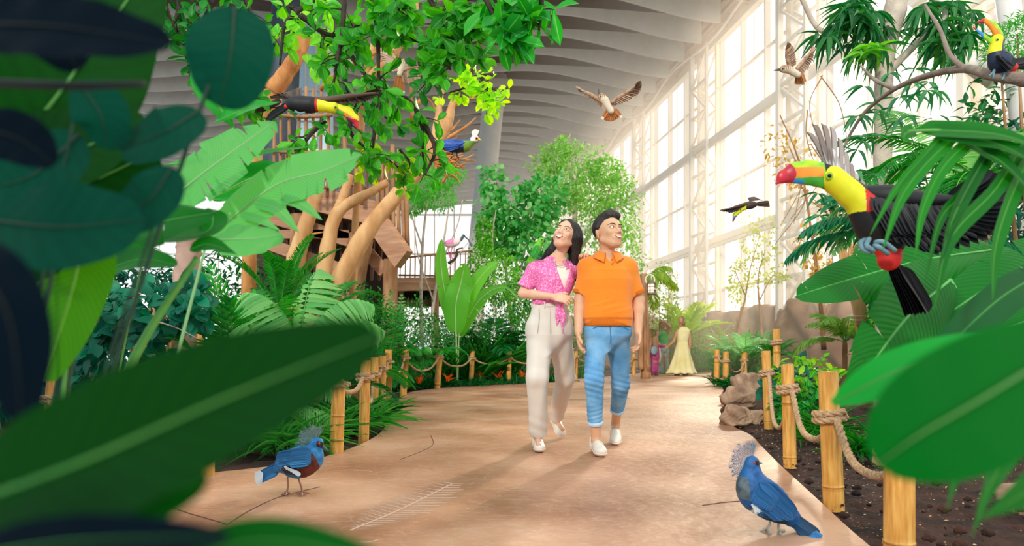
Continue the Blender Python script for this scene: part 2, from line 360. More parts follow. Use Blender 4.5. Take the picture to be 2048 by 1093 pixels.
L_DRY = leafmat('leaf_olive', '6f9a3c', 'a9bf58', tr=.45)
L_RED = leafmat('leaf_red_yellow', 'e0562a', 'f0c040', c3='e89030', tr=.4)
L_BANANA = leafmat('leaf_banana', '3fa838', '6cc648', rib='b4e088', veins=34, tr=.45, bump=.05)
L_BANANA_D = leafmat('leaf_banana_dark', '0a5c1e', '127a26', rib='5cb858', veins=30, tr=.4, bump=.12)
L_STREL = leafmat('leaf_strelitzia', '4c9a56', '66ae66', rib='9cd494', veins=40, tr=.4, bump=.12)
L_FG = leafmat('leaf_foreground', '06401f', '0a5a26', rib='1c7a3c', tr=.3, rough=.35)
L_FGB = leafmat('leaf_foreground_bright', '0a5618', '1c7a22', rib='5cae48', tr=.35, rough=.4)
L_FGT = leafmat('leaf_foreground_teal', '053a38', '0a5048', tr=.15, rough=.4)  # near-left shade is put into this dark teal
BARK = mat('bark_tan', 'b98550', .8, col2='e0b47c', scale=5, bump=.5, bscale=18, stretch=(1, 1, .3), col3='cf9c66')
BARK_O = mat('bark_orange', 'a8622c', .8, col2='d89a58', scale=7, bump=.5, bscale=20, stretch=(1, 1, .3))
BARK_D = mat('bark_dark', '2a2320', .85, col2='4a3c30', scale=9, bump=.5)
BARK_B = mat('bark_brown', '8a5f3c', .85, col2='b98c62', scale=6, bump=.5, bscale=25, stretch=(1, 1, .3))
BARK_P = mat('bark_pale', 'b9a795', .8, col2='d8c8b4', scale=6, bump=.4)
STEM_G = mat('stem_green', '3f8a34', .5, col2='6cae48', scale=6)
BAMBOO = mat('bamboo', 'c98a3c', .42, col2='efbd68', scale=9, bump=.15, bscale=30, stretch=(6, 6, .7), col3='e0a550', spec=.4)
ROPE = mat('rope_fibre', 'b08860', .9, col2='d9b890', scale=60, bump=.4, bscale=200)
SOIL = mat('soil', '1d120e', .95, col2='4a2c20', scale=7, bump=1.0, bscale=35, detail=10)
CHIP = leafmat('bark_chip', '5a3826', 'd8b88c', tr=0, c3='3a241a')
WHITE_ST = mat('white_steel', 'f2e8d8', .5)
CEILF = mat('baffle_fabric', 'd6cdbf', .8, col2='dfd7ca', scale=3)
CEILP = mat('ceiling_panel', '6c5d52', .9, col2='7a6a5e', scale=2)
BROWN_ST = mat('brown_steel', 'b89480', .6)
WOOD = mat('timber', 'a87656', .75, col2='cc9c78', scale=4, bump=.3, bscale=20, stretch=(.3, .3, 3))
WOOD_D = mat('timber_dark', '5a3c2c', .85, col2='7c5640', scale=5, bump=.3, stretch=(4, 4, .4))
# ================================================================ setting
from mathutils.geometry import tessellate_polygon
EDGE_L = [(-500, 1150), (60, 1022), (250, 985), (400, 950), (500, 938), (600, 925), (680, 905), (740, 880), (766, 860), (779, 835), (794, 805), (815, 787), (860, 779), (950, 772), (1050, 767), (1150, 759), (1250, 750), (1300, 745), (1340, 741)]
EDGE_R = [(1428, 742), (1422, 750), (1430, 764), (1446, 778), (1442, 792), (1452, 806), (1440, 822), (1462, 850), (1500, 870), (1522, 892), (1560, 930), (1620, 985), (1690, 1050), (1740, 1093), (1900, 1230), (2200, 1500)]
el = spline([G(*p) for p in EDGE_L], 90); er = spline([G(*p) for p in EDGE_R], 80)
poly = np.vstack((el, er, A(.9, .2, 0)[None], A(-4.5, .2, 0)[None]))
mb = MB(); n = len(poly)
tris = tessellate_polygon([[Vector(p) for p in poly]])
top = poly.copy(); bot = poly.copy(); bot[:, 2] = -.12
tris = [t if np.cross(poly[t[1]]-poly[t[0]], poly[t[2]]-poly[t[0]])[2] > 0 else t[::-1] for t in tris]
mb.add(np.vstack((top, bot)), [((i+1) % n, i, i+n, (i+1) % n+n) for i in range(n)], tris)
def path_mat():
    m = mat('stained_concrete', 'a06a4a', .42, col2='d8ac8e', scale=1.1, bump=.3, bscale=14, detail=10, col3='bf8c6c', spec=.5)
    t = m.node_tree; N = t.nodes; L = t.links; bs = N['Principled BSDF']; co = [x for x in N if x.type == 'TEX_COORD'][0]
    base = bs.inputs['Base Color'].links[0].from_socket
    sc_ = N.new('ShaderNodeTexNoise'); sc_.inputs['Scale'].default_value = 5; sc_.inputs['Detail'].default_value = 10; sc_.inputs['Distortion'].default_value = 2.5
    mp = N.new('ShaderNodeMapping'); mp.inputs['Scale'].default_value = (1, 2.4, 1); mp.inputs['Rotation'].default_value = (0, 0, .5); L.new(co.outputs['Object'], mp.inputs[0]); L.new(mp.outputs[0], sc_.inputs[0])
    r = N.new('ShaderNodeValToRGB'); r.color_ramp.elements[0].position = .53; r.color_ramp.elements[0].color = (0, 0, 0, 1); r.color_ramp.elements[1].position = .56; r.color_ramp.elements[1].color = (1, 1, 1, 1)
    e = r.color_ramp.elements.new(.6); e.color = (0, 0, 0, 1); L.new(sc_.outputs[0], r.inputs[0])
    mu = N.new('ShaderNodeMath'); mu.operation = 'MULTIPLY'; mu.inputs[1].default_value = .30; L.new(r.outputs[0], mu.inputs[0])
    mx = N.new('ShaderNodeMix'); mx.data_type = 'RGBA'; L.new(mu.outputs[0], mx.inputs[0]); L.new(base, mx.inputs[6]); mx.inputs[7].default_value = lin('e8d0bc'); 
    n2 = N.new('ShaderNodeTexNoise'); n2.inputs['Scale'].default_value = .5; n2.inputs['Detail'].default_value = 6; L.new(co.outputs['Object'], n2.inputs[0])
    r2 = N.new('ShaderNodeMapRange'); r2.inputs[1].default_value = .35; r2.inputs[2].default_value = .65; r2.inputs[3].default_value = .72; r2.inputs[4].default_value = 1.12; L.new(n2.outputs[0], r2.inputs[0])
    hs = N.new('ShaderNodeHueSaturation'); L.new(r2.outputs[0], hs.inputs['Value']); L.new(mx.outputs[2], hs.inputs['Color']); L.new(hs.outputs[0], bs.inputs['Base Color'])
    return m
PATH_M = path_mat()
floor = mb.build('floor', PATH_M, None, smooth=False, origin=(0, 3, 0), kind='structure')
CRACK = mat('joint_dark', '6a4a3a', .9); SCR = mat('imprint_light', 'e6c8b0', .7)
mb = MB()
for pts in ([(285, 992), (360, 1022), (455, 1050)], [(455, 1050), (500, 1022), (560, 995), (640, 975)], [(1405, 1012), (1450, 1006), (1490, 1003)], [(862, 872), (866, 890), (840, 905), (800, 920)], [(1030, 790), (1120, 800), (1260, 798)]):
    tube(mb, [G(*p)+A(0, 0, .0005) for p in pts], .0035, 4, n=16)
mb.build('joint_line', CRACK, floor)
mb = MB()   # fern imprint pressed in the concrete
sp = spline([G(700, 1062), (G(800, 1020)), G(905, 968)], 22); tube(mb, sp+A(0, 0, .0004), .003, 4)
for i in range(2, 22):
    for s_ in (-1, 1):
        t_ = nrm(sp[min(i+1, 21)]-sp[i-1]); sd = A(t_[1], -t_[0], 0)*s_; L_ = .17*math.sin(PI*i/23)+.03
        tube(mb, [sp[i]+A(0, 0, .0004), sp[i]+(sd*.85+t_*.35)*L_*rng.uniform(.8, 1.1)+A(0, 0, .0002)], (.0022, .001), 4, n=4)
for q in range(26):
    p = G(rng.uniform(450, 1500), rng.uniform(860, 1090)); a_ = rng.uniform(-.4, .6); l_ = rng.uniform(.04, .16)
    tube(mb, [p+A(0, 0, .0002), p+A(l_*.5, rng.uniform(-.02, .03), .0004), p+A(math.cos(a_)*l_, math.sin(a_)*l_, .0002)], (.001, .0018, .0008), 4, n=6)
mb.build('fern_imprint', SCR, floor, label='pale fern shaped imprint')
# planting soil
gx = np.concatenate((np.linspace(-26, -4, 50), np.linspace(-3.9, 6, 200), np.linspace(6.2, 22, 30))); gy = np.concatenate((np.linspace(.3, 9, 180), np.linspace(9.2, 64, 90)))
X, Y = np.meshgrid(gx, gy); nz = sum(np.sin(X*f+ph)*np.cos(Y*f*1.1+ph*2)/f for f, ph in ((7, 1), (13, 2), (23, .5), (41, 3)))
Z = -.05+nz*.08+rng.uniform(-.012, .012, X.shape)
ny, nx = X.shape; i, j = np.meshgrid(np.arange(ny-1), np.arange(nx-1), indexing='ij')
mb = MB(); mb.add(np.stack((X, Y, np.minimum(Z, -.012)), -1).reshape(-1, 3), np.stack((i*nx+j, i*nx+j+1, (i+1)*nx+j+1, (i+1)*nx+j), -1).reshape(-1, 4))
mb.build('floor_soil', SOIL, None, origin=(0, 0, 0), kind='structure')
def right_of_path(p): # ground points in the right bed
    q = np.interp(p[1], er[::-1, 1], er[::-1, 0]); return p[0] > q+.03
mb = MB(); P = np.stack((rng.uniform(.8, 4.2, 9000), rng.uniform(1.4, 8, 9000), np.full(9000, -.008)), 1); P = P[[right_of_path(p) for p in P]]
scatter(mb, template('oval', 2, .1, .05), P, rdir(len(P))*A(1, 1, .2), rdir(len(P))*A(.5, .5, 1)+A(0, 0, 1), rng.uniform(.008, .030, len(P))*rng.uniform(.4, 1, len(P)), rng.uniform(.005, .014, len(P)))
mb.build('bark_chips', CHIP, None, kind='stuff', label='pale and brown bark chips strewn over the dark soil of the right bed', category='mulch') if False else tag(mb.build('bark_chips', CHIP, None), 'pale and brown bark chips strewn over the dark soil of the right bed', 'mulch', kind='stuff')
# clods
mb = MB(); 
for q in range(130):
    p = G(rng.uniform(1500, 2048), rng.uniform(850, 1093))
    if right_of_path(p): 
        r_ = rng.uniform(.006, .03); tube(mb, [p+A(-r_, 0, 0), p+A(0, 0, r_*.2), p+A(r_, 0, 0)], (r_*.3, r_*.8, r_*.3), 6, n=6, rough=.15)
tag(mb.build('soil_clods', SOIL, None), 'dark brown clods of earth on the soil between the right posts', 'soil', kind='stuff')
# ---------------- window wall on the right
def wx(Y): return 13.4-.147*Y
WD_ = nrm(A(-.147, 1, 0)); WN = A(WD_[1], -WD_[0], 0)   # along / outwards
def wp(Y, Z, out=0): return A(wx(Y), Y, Z)+WN*out
GL = bpy.data.materials.new('glass'); GL.use_nodes = True; t = GL.node_tree; t.nodes.clear()
o_ = t.nodes.new('ShaderNodeOutputMaterial'); g1 = t.nodes.new('ShaderNodeBsdfTransparent'); g2 = t.nodes.new('ShaderNodeBsdfGlossy'); g2.inputs['Roughness'].default_value = .03
fr = t.nodes.new('ShaderNodeFresnel'); fr.inputs[0].default_value = 1.02; mx = t.nodes.new('ShaderNodeMixShader')
t.links.new(fr.outputs[0], mx.inputs[0]); t.links.new(g1.outputs[0], mx.inputs[1]); t.links.new(g2.outputs[0], mx.inputs[2]); t.links.new(mx.outputs[0], o_.inputs[0])
TW = [7.6, 15.3, 23.0, 30.3, 38.3, 46.5, 55, 64]
for i_ in range(len(TW)-1):
    y0, y1 = TW[i_], TW[i_+1]; e = bpy.data.objects.new('window_%d' % (i_+1), None); COL.objects.link(e); WL[e] = wp(y0, 0); e.location = WL[e]; e['kind'] = 'structure'
    mb = MB(); ms = MB()
    for k in range(1, 4):
        Y = y0+(y1-y0)*k/4; beam(mb, wp(Y, 0), wp(Y, 14.4), .10, .22, up=WN)
        if k == 2: beam(ms, wp(Y-.75, 0, .05), wp(Y-.75, 14.4, .05), .025, .05, up=WN)
    for z, w_, h_, o2 in ((1.0, .16, .12, 0), (3.4, .1, .09, 0), (5.6, .3, .26, -.12), (5.25, .12, .12, -.5), (7.9, .1, .09, 0), (10.1, .3, .28, -.12), (9.75, .12, .12, -.5), (12.3, .1, .09, 0), (14.4, .3, .35, -.1)):
        beam(mb, wp(y0, z, o2), wp(y1, z, o2), w_, h_)
    mb.build('frame', WHITE_ST, e); ms.build('glazing_bar', WHITE_ST, e)
    mb = MB(); beam(mb, wp(y0, 7.2, .1), wp(y1, 7.2, .1), .012, 14.4); mb.build('pane', GL, e)
mb = None
for k, Y in enumerate(TW[:-1]):
    mb = MB(); a, b = -.15, 1.75
    for (d_, o2, w_) in ((0, -.1, .34), (1.55, -.1, .16), (0, -.6, .2), (1.55, -.6, .12)):
        beam(mb, wp(Y-d_, 0, o2), wp(Y-d_, 14.3, o2), w_, w_, up=WN)
    for z in np.arange(.6, 14, 1.35):
        for o2 in (-.1, -.6):
            beam(mb, wp(Y, z, o2), wp(Y-1.55, z, o2), .1, .1); beam(mb, wp(Y if int(z/1.35) % 2 else Y-1.55, z, o2), wp(Y-1.55 if int(z/1.35) % 2 else Y, z+1.35, o2), .08, .08)
        beam(mb, wp(Y, z, -.1), wp(Y, z, -.6), .07, .07)
    tag(mb.build('trim_%d' % (k+1), WHITE_ST, None), kind='structure')
# eaves: brown beams and struts between the baffle ends and the glass
mb = MB(); beam(mb, wp(16, 14.75, -.5), wp(62, 14.75, -.5), 1.3, .1); beam(mb, wp(16, 14.2, -1.2), wp(62, 14.2, -1.2), .12, .16)
for Y in np.arange(18, 62, 1.75):
    beam(mb, wp(Y, 14.3, -1.3), wp(Y+.9, 14.5, -.1), .07, .07); beam(mb, wp(Y, 13.6, -1.5), wp(Y, 14.6, -.3), .06, .06)
tag(mb.build('trim_eaves', BROWN_ST, None), kind='structure')
mb = MB(); tube(mb, [wp(16, 13.5, -1.6)]+[wp(y, 13.4+.25*(i % 2), -1.35-.15*(i % 2)) for i, y in enumerate(np.arange(19, 60, 3.8))], .05, 6, n=120)
tag(mb.build('pipe', WHITE_ST, None), 'thin white pipe swinging along the top of the window wall', 'pipe')
# baffles
k = 0
for Yw in np.arange(20.6, 63, 1.72):
    xs = np.linspace(-1.55, -40, 90); mb = MB(); D_ = -WN; o0 = wp(Yw, 0)
    dd = -xs+0; hb = 1.15-.75*np.sin(np.clip((dd-1.6)/9.5, 0, 1)*PI/1.0)**1.0*1.0+.0; hb = .30+.40*(1+np.cos((dd-1.55)/12.5*2*PI))
    yoff = .25*np.sin((dd)/5.2+Yw*.15)
    top = o0+WN*xs[:, None]+WD_*yoff[:, None]; Vt = top+A(0, 0, 14.6); Vb = top+WD_*.0; Vb = Vb+np.stack((np.zeros(90), np.zeros(90), 14.6-hb), 1)
    th = WD_*.05; V = np.vstack((Vt-th, Vb-th, Vb+th, Vt+th)); Q = []
    for r_ in range(4):
        for q in range(89): a_, b_ = r_*90+q, ((r_+1) % 4)*90+q; Q.append((a_, a_+1, b_+1, b_))
    mb.add(V, Q, U=None); mb.add(V[[0, 90, 180, 270]], [(0, 1, 2, 3)])
    o = mb.build('ceiling_baffle', CEILF, None, smooth=False)
    tag(o, 'long off-white ceiling baffle with a wavy lower edge, one of the row', 'ceiling baffle', 'wavy ceiling baffles hung in a row'); k += 1
mb = MB(); q0 = [wp(18, 15.2), wp(64, 15.2), wp(64, 15.2)-WN*48, wp(18, 15.2)-WN*48]
mb.add(np.vstack((q0, np.array(q0)+A(0, 0, .3))), [(0, 3, 2, 1), (4, 5, 6, 7), (0, 1, 5, 4), (1, 2, 6, 5), (2, 3, 7, 6), (3, 0, 4, 7)]); mb.build('ceiling', CEILP, None, smooth=False, kind='structure')
# back wall, glazed
e = bpy.data.objects.new('window_8', None); COL.objects.link(e); WL[e] = A(-15, 63, 0); e.location = WL[e]; e['kind'] = 'structure'
mb = MB()
for x in np.arange(-36, 5, 1.9): beam(mb, (x, 63, 0), (x, 63, 14.5), .12, .2, up=(0, 1, 0))
for z in (1, 4, 7, 10, 13.8): beam(mb, (-36, 63, z), (5, 63, z), .2, .16)
mb.build('frame', WHITE_ST, e); mb = MB(); beam(mb, (-36, 63.1, 7), (5, 63.1, 7), .02, 14); mb.build('pane', GL, e)
# big round columns
COLM = mat('column_paint', 'dcd6cc', .6, col2='e4ded4', scale=2)
mb = MB(); tube(mb, [W(941, 720, 34), W(952, 560, 34), W(992, 150, 34)], (.56, .56, .56), 24, n=12); tube(mb, [W(950, 585, 34), W(951, 575, 34)], .64, 24, n=3)
tag(mb.build('roof_column', COLM, None), 'stout leaning grey round column left of the big fig tree', 'column')
SLATE = mat('slate_panel', '34404c', .6, col2='46535f', scale=2); SKY_PAINT = mat('painted_sky_blue', 'd0ecfb', .9)  # the pale blue is sky brightness painted on an opaque surface
mb = MB(); tube(mb, [W(520, 700, 23), W(560, 280, 23), W(578, -60, 23)], .52, 20, n=10)
tag(mb.build('roof_column', SLATE, None), 'dark slate blue column at the upper left behind the leaves', 'column')
t_ = thing('glazed_shaft', 'pale blue glazed shaft rising behind the treehouse net', 'shaft', W(622, 640, 26)*A(1, 1, 0))
mb = MB(); cube(mb, W(622, 300, 26.5), (1.6, .8, 11)); mb.build('glazing', SKY_PAINT, t_)  # opaque pale blue stands in for sky seen through the glass
mb = MB()
for x in (590, 611, 632, 653): beam(mb, W(x, 560, 26), W(x, 30, 26), .05, .06, up=(0, 1, 0))
for y in range(60, 560, 60): beam(mb, W(590, y, 26), W(653, y, 26), .05, .06)
mb.build('frame', WHITE_ST, t_)
# brown rock wall
ROCK_W = mat('rock_wall', '6e4a36', .95, col2='a37a5c', scale=1.6, bump=1.0, bscale=5, detail=9, col3='8c6248')
def rockwall(name, x_of, y0, y1, hfun, lab):
    n1 = 170; n2 = 26; ys = np.linspace(y0, y1, n1); V = []
    for i, y in enumerate(ys):
        h = hfun(y)
        for j in range(n2):
            f = j/(n2-1); z = h*min(f/.75, 1); dpt = 0 if f <= .75 else (f-.75)/.25*.45
            V.append(A(x_of(y), y, 0)+WN*(dpt-.25*(1-z/h)+.22*math.sin(y*2.1+z*1.7)+.13*math.sin(y*5.3-z*4.1)+.06*math.sin(y*11+z*9))+A(0, 0, z+(.1*math.sin(y*3)+.06*math.sin(y*7.7))*(f > .5)))
    mb = MB(); mb.add(V, [(i*n2+j, (i+1)*n2+j, (i+1)*n2+j+1, i*n2+j+1) for i in range(n1-1) for j in range(n2-1)])
    mb.build(name, ROCK_W, None, kind='structure')
rockwall('wall_right', lambda y: 12.6-.147*y, 9, 33, lambda y: 2.3 if y > 15 else 2.3+(15-y)*.1, '')
mb = MB()
xs = np.linspace(1.2, 7.2, 70); V = []
for i, x in enumerate(xs):
    for j in range(20):
        f = j/19; h = 2.3; z = h*min(f/.75, 1); V.append((x, 31+.25*math.sin(x*3+z*2)+.12*math.sin(x*8-z*5)+(0 if f < .75 else (f-.75)*4), z+.1*math.sin(x*5)*(f > .5)))
mb.add(V, [(i*20+j, (i+1)*20+j, (i+1)*20+j+1, i*20+j+1) for i in range(69) for j in range(19)]); mb.build('wall_back', ROCK_W, None, kind='structure')
# ---------------- treehouse
TH = thing('treehouse', 'brown timber treehouse with bamboo railings behind the bare tree', 'treehouse', W(680, 700, 15)*A(1, 1, 0))
Yt = 15
mb = MB(); beam(mb, W(520, 372, Yt), W(752, 428, Yt), .12, .55); beam(mb, W(752, 428, Yt), W(770, 440, Yt+3), .12, .5); mb.build('fascia_board', WOOD, TH)
mb = MB(); beam(mb, W(752, 440, Yt-.1), W(808, 520, Yt-.6), .2, .5); mb.build('corner_beam', WOOD, TH)
for (a_, b_, w_) in (((520, 428), (735, 492), .32), ((540, 490), (700, 545), .28), ((735, 505), (770, 545), .3), ((700, 470), (560, 470), .2)):
    mb = MB(); beam(mb, W(*a_, Yt+.6), W(*b_, Yt+.6), .2, w_); mb.build('floor_beam', WOOD, TH)
mb = MB(); V = [W(520, 395, Yt+.3), W(750, 455, Yt+.3), W(800, 520, Yt+2.6), W(560, 500, Yt+5)]; mb.add(np.vstack((V, np.array(V)+A(0, 0, .12))), [(0, 1, 2, 3), (7, 6, 5, 4), (0, 4, 5, 1), (1, 5, 6, 2), (2, 6, 7, 3), (3, 7, 4, 0)]); mb.build('deck', WOOD_D, TH, smooth=False)
for k in range(16):
    mb = MB(); beam(mb, W(540+k*16, 405+k*4, Yt+.45), W(548+k*15, 560, Yt+1.5), .07, .07, up=(0, 1, 0)); mb.build('slat', WOOD_D, TH)
mb = MB(); cube(mb, W(640, 540, Yt+3.2), (4.2, .15, 3.4)); mb.build('shade_sheet', mat('shade_brown', '3a2c24', .9, col2='4c3a2e', scale=6, stretch=(6, 1, .5)), TH, smooth=False)  # dark sheet standing in for the shade between the beams
for a_, b_, r_ in (((782, 520), (776, 730), .17), ((724, 470), (690, 640), .28), ((600, 430), (590, 700), .2)):
    mb = MB(); tube(mb, [W(*a_, Yt+.2), W(*b_, Yt+.2)], (r_, r_*1.15), 12, n=8, rough=.03); mb.build('post', BARK_B, TH)
for x in range(560, 760, 11):
    mb = MB(); y_ = 372+(x-520)*.24; tube(mb, [W(x, y_, Yt), W(x+rng.uniform(-3, 3), y_-88, Yt)], .022, 6, n=4); mb.build('baluster', BARK_B, TH)
for dy in (-4, -45, -86):
    mb = MB(); tube(mb, [W(545, 378+dy, Yt), W(760, 428+dy, Yt)], .035, 8, n=6); mb.build('rail', BARK_B, TH)
for x, y0, y1 in ((757, 365, 470), (766, 300, 492), (776, 320, 485), (787, 290, 500), (797, 345, 480), (807, 380, 505), (815, 395, 500), (752, 210, 380), (690, 190, 400), (722, 200, 410)):
    mb = MB(); tube(mb, [W(x+1, y1, Yt-.2), W(x-2, y0, Yt-.2)], .05, 8, n=4); mb.build('bamboo_pole', BARK_B, TH)
# cage of branches left of it
CG = thing('branch_screen', 'tan lattice of lashed branches above the treehouse deck', 'screen', W(590, 700, 14.5)*A(1, 1, 0))
for x in (548, 562, 580, 596, 612, 627, 640, 655):
    mb = MB(); tube(mb, [W(x, 395, 14.5), W(x+rng.uniform(-5, 5), 180+rng.uniform(-15, 15), 14.5)], .035, 7, n=6, rough=.05); mb.build('upright', BARK_B, CG)
for y in (228, 300, 372):
    mb = MB(); tube(mb, [W(535, y, 14.4), W(600, y+6, 14.4), W(665, y+2, 14.4)], .04, 7, n=8, rough=.05); mb.build('crossbar', BARK_B, CG)
# walkway to the right
WK = thing('walkway', 'brown timber walkway with a thin railing right of the treehouse', 'walkway', W(840, 700, 18)*A(1, 1, 0))
mb = MB(); beam(mb, W(785, 570, 17.5), W(900, 568, 18.5), .2, .36); mb.build('edge_beam', WOOD, WK)
mb = MB(); beam(mb, W(785, 608, 17.9), W(905, 606, 18.9), .2, .2); mb.build('lower_beam', WOOD_D, WK)
mb = MB(); cube(mb, W(845, 590, 19.4), (1.9, .1, .5)); mb.build('underside_shade', MATS['shade_brown'], WK)  # dark sheet painted as the shade under the walkway
mb = MB(); cube(mb, W(845, 568, 19), (1.9, 1.6, .1)); mb.build('deck', WOOD_D, WK)
for x in range(800, 945, 10):
    mb = MB(); tube(mb, [W(x, 556, 18), W(x+1, 516-(x-800)*.1, 18)], .016, 5, n=3); mb.build('baluster', BARK_B, WK)
for y0, y1 in ((517, 502), (551, 553)):
    mb = MB(); tube(mb, [W(797, y0, 18), W(945, y1, 18)], .03, 6, n=4); mb.build('rail', BARK_B, WK)
for x in (800, 870):
    mb = MB(); tube(mb, [W(x, 570, 18.2), W(x, 735, 18.2)], .11, 8, n=4); mb.build('post', BARK_B, WK)
# ================================================================ sunlit mist by the windows
HZ = bpy.data.materials.new('sunlit_mist'); HZ.use_nodes = True; t = HZ.node_tree; t.nodes.clear(); o_ = t.nodes.new('ShaderNodeOutputMaterial'); v_ = t.nodes.new('ShaderNodeVolumeScatter')
v_.inputs['Color'].default_value = (1, .93, .82, 1); v_.inputs['Density'].default_value = 0.042; v_.inputs['Anisotropy'].default_value = .4; t.links.new(v_.outputs[0], o_.inputs['Volume'])
mb = MB(); V = []
for z in (0.02, 14.1):
    for y, dx in ((12, -4), (52, -15.), (52, -.35), (12, -.35)): V.append(wp(y, z, dx))
mb.add(V, [(0, 1, 2, 3), (7, 6, 5, 4), (4, 5, 1, 0), (5, 6, 2, 1), (6, 7, 3, 2), (7, 4, 0, 3)])
tag(mb.build('mist', HZ, None, smooth=False), 'warm sunlit haze hanging along the tall windows', 'mist', kind='stuff')
# unseen hedge, added behind the camera to shade the near left
n = 5200; P = np.stack((rng.uniform(-9, -.75, n), rng.uniform(-3.1, -2.2, n), rng.uniform(0, 1, n)), 1); P[:, 2] *= np.interp(P[:, 0], (-9, -4.5, -3, -.75), (5.2, 4.8, 2.9, 2.3))
mb = MB(); scatter(mb, template('oval', 2, .2, .1), P, rdir(n), rdir(n), .34, .2); mb.build('added_shade_hedge', L_DARK, None, kind='structure')
# ================================================================ bamboo posts and ropes
def post(px, ty, by, Y=None, r=.05, lean=0, node=None, label='', group=None, tx=None):
    Yb = Y if Y else G(px, by)[1]; b = W(px, by, Yb); b[2] = -.04
    tp = W(tx if tx else px+lean, ty, Yb); h = tp-b; mb = MB(); n = 40
    t = np.linspace(0, 1, n); nds = node if node else [rng.uniform(.1, .3), rng.uniform(.55, .75)]
    rr = np.full(n, r)*(1-.06*t)
    P = b+h*t[:, None]; 
    t2 = []; r2 = []
    for k in range(n):
        t2.append(t[k]); r2.append(rr[k])
    for q in nds:
        for d_, g in ((-.03, 1.0), (-.012, 1.07), (0, 1.0), (.006, 1.06), (.014, .98)): t2.append(q+d_); r2.append(r*(1-.06*q)*g)
    o = np.argsort(t2); t2 = np.array(t2)[o]; r2 = np.array(r2)[o]
    tube(mb, b+h*t2[:, None], r2, 20, caps=False)
    # hollow top
    u = nrm(h); tube(mb, [tp, tp+u*.004, tp-u*.004, tp-u*.03], [r*.94, r*.86, r*.72, r*.7], 20, caps=False); mb2 = MB()
    tube(mb2, [tp-u*.02, tp-u*.028], [r*.72, r*.72], 16)
    root = thing('bamboo_post', label, 'post', b, group); mb.build('culm', BAMBOO, root); mb2.build('inner_wall', mat('bamboo_inner', 'e6cf98', .7), root)
    mb3 = MB()
    for q in nds: tube(mb3, [b+h*(q-.006), b+h*(q+.002)], [r*1.045*(1-.06*q)]*2, 20)
    mb3.build('node_ring', mat('bamboo_node', 'a56a28', .6), root)
    return b, tp, r
def rope_run(mb, P, r=.012, seg=None):
    P = np.asarray(P, float); L = np.linalg.norm(np.diff(P, axis=0), axis=1).sum(); n = max(int(L/(r*.9)), 12); P = spline(P, n)
    t = nrm(np.gradient(P, axis=0)); u = nrm(np.cross(t, A(0.01, .02, 1))); v = np.cross(t, u); a = np.linspace(0, L/(r*6.5)*2*PI, n)
    for k in range(3):
        ph = a+k*2*PI/3; tube(mb, P+(np.cos(ph)[:, None]*u+np.sin(ph)[:, None]*v)*r*.52, r*.58, 6)
def wrap(mb, c, ax, r, rr, turns=1.6):
    ax = nrm(ax); u = nrm(np.cross(ax, A(1, .1, 0))); v = np.cross(ax, u); a = np.linspace(0, 2*PI*turns, int(20*turns))
    rope_run(mb, c+(np.cos(a)[:, None]*u+np.sin(a)[:, None]*v)*(r+rr)+ax*(np.linspace(-rr*turns*.9, rr*turns*.9, len(a)))[:, None], rr)
def fence(posts, rr, frac=.78, sag=.12, name='', label='', skip=(), frac_l=None):
    mb = MB(); fr = [frac_l[i] if frac_l else frac for i in range(len(posts))]
    at = [b+(t_-b)*f_ for (b, t_, r), f_ in zip(posts, fr)]
    for i, (b, t_, r) in enumerate(posts): wrap(mb, at[i], t_-b, r, rr)
    for i in range(len(posts)-1):
        if i in skip: continue
        a, b = at[i], at[i+1]; f = A(0, -1, 0)*(posts[i][2]+rr)
        s = np.linalg.norm(b-a)*sag; rope_run(mb, [a+f*.9, a*.75+b*.25+A(0, 0, -s*.8)+f*.5, (a+b)/2+A(0, 0, -s), a*.25+b*.75+A(0, 0, -s*.8)+f*.5, b+f*.9], rr)
    tag(mb.build('rope', ROPE, None), label, 'rope')
PL = []
LP = [(98, 735, 915, .056, 'leftmost bamboo post, rope wound near its top, half behind dark leaves', 14), (408, 800, 950, .062, 'thick bamboo post half hidden under the big blurred leaf'),
 (672, 764, 905, .052, 'thick bamboo post beside the pigeon with the white-tipped tail', 6), (727, 722, 879, .046, 'bamboo post next beyond the thick one by the left pigeon', 4),
 (748, 716, 830, .052, 'squat bamboo post in the tight bend of the left rope'), (764, 713, 822, .048, 'slim bamboo post in the tight bend of the left rope'), (776, 700, 806, .055, 'tall bamboo post closing the tight bend of the left rope'),
 (806, 697, 790, .06, 'leaning bamboo post just left of the two green parrots', 6), (874, 698, 777, .062, 'bamboo post just right of the two green parrots', 6), (942, 703, 770, .055, 'bamboo post left of centre between the banana plant and the woman', 3),
 (1017, 703, 767, .055, "bamboo post close to the woman's right leg", 2), (1094, 704, 765, .055, "bamboo post seen between the woman's legs"), (1151, 703, 758, .055, 'bamboo post seen between the woman and the man'),
 (1196, 705, 756, .055, "bamboo post seen behind the man's right leg"), (1267, 708, 751, .055, "bamboo post right of the man's hip"), (1284, 706, 750, .06, 'bamboo post against the trunk with the lantern')]
for q in LP: PL.append(post(q[0], q[1], q[2], r=q[3], label=q[4], tx=q[0]+(q[5] if len(q) > 5 else 1)))
fence(PL[:2], .017, label='thick twisted rope between the two nearest left posts, behind the leaves', frac_l=[.66, .5], sag=.2)
fence(PL[2:], .019, label='twisted tan rope looping post to post along the left side of the path', frac_l=[.97, .8, .72, .78, .78]+[.8]*9, sag=.13)
PR = []
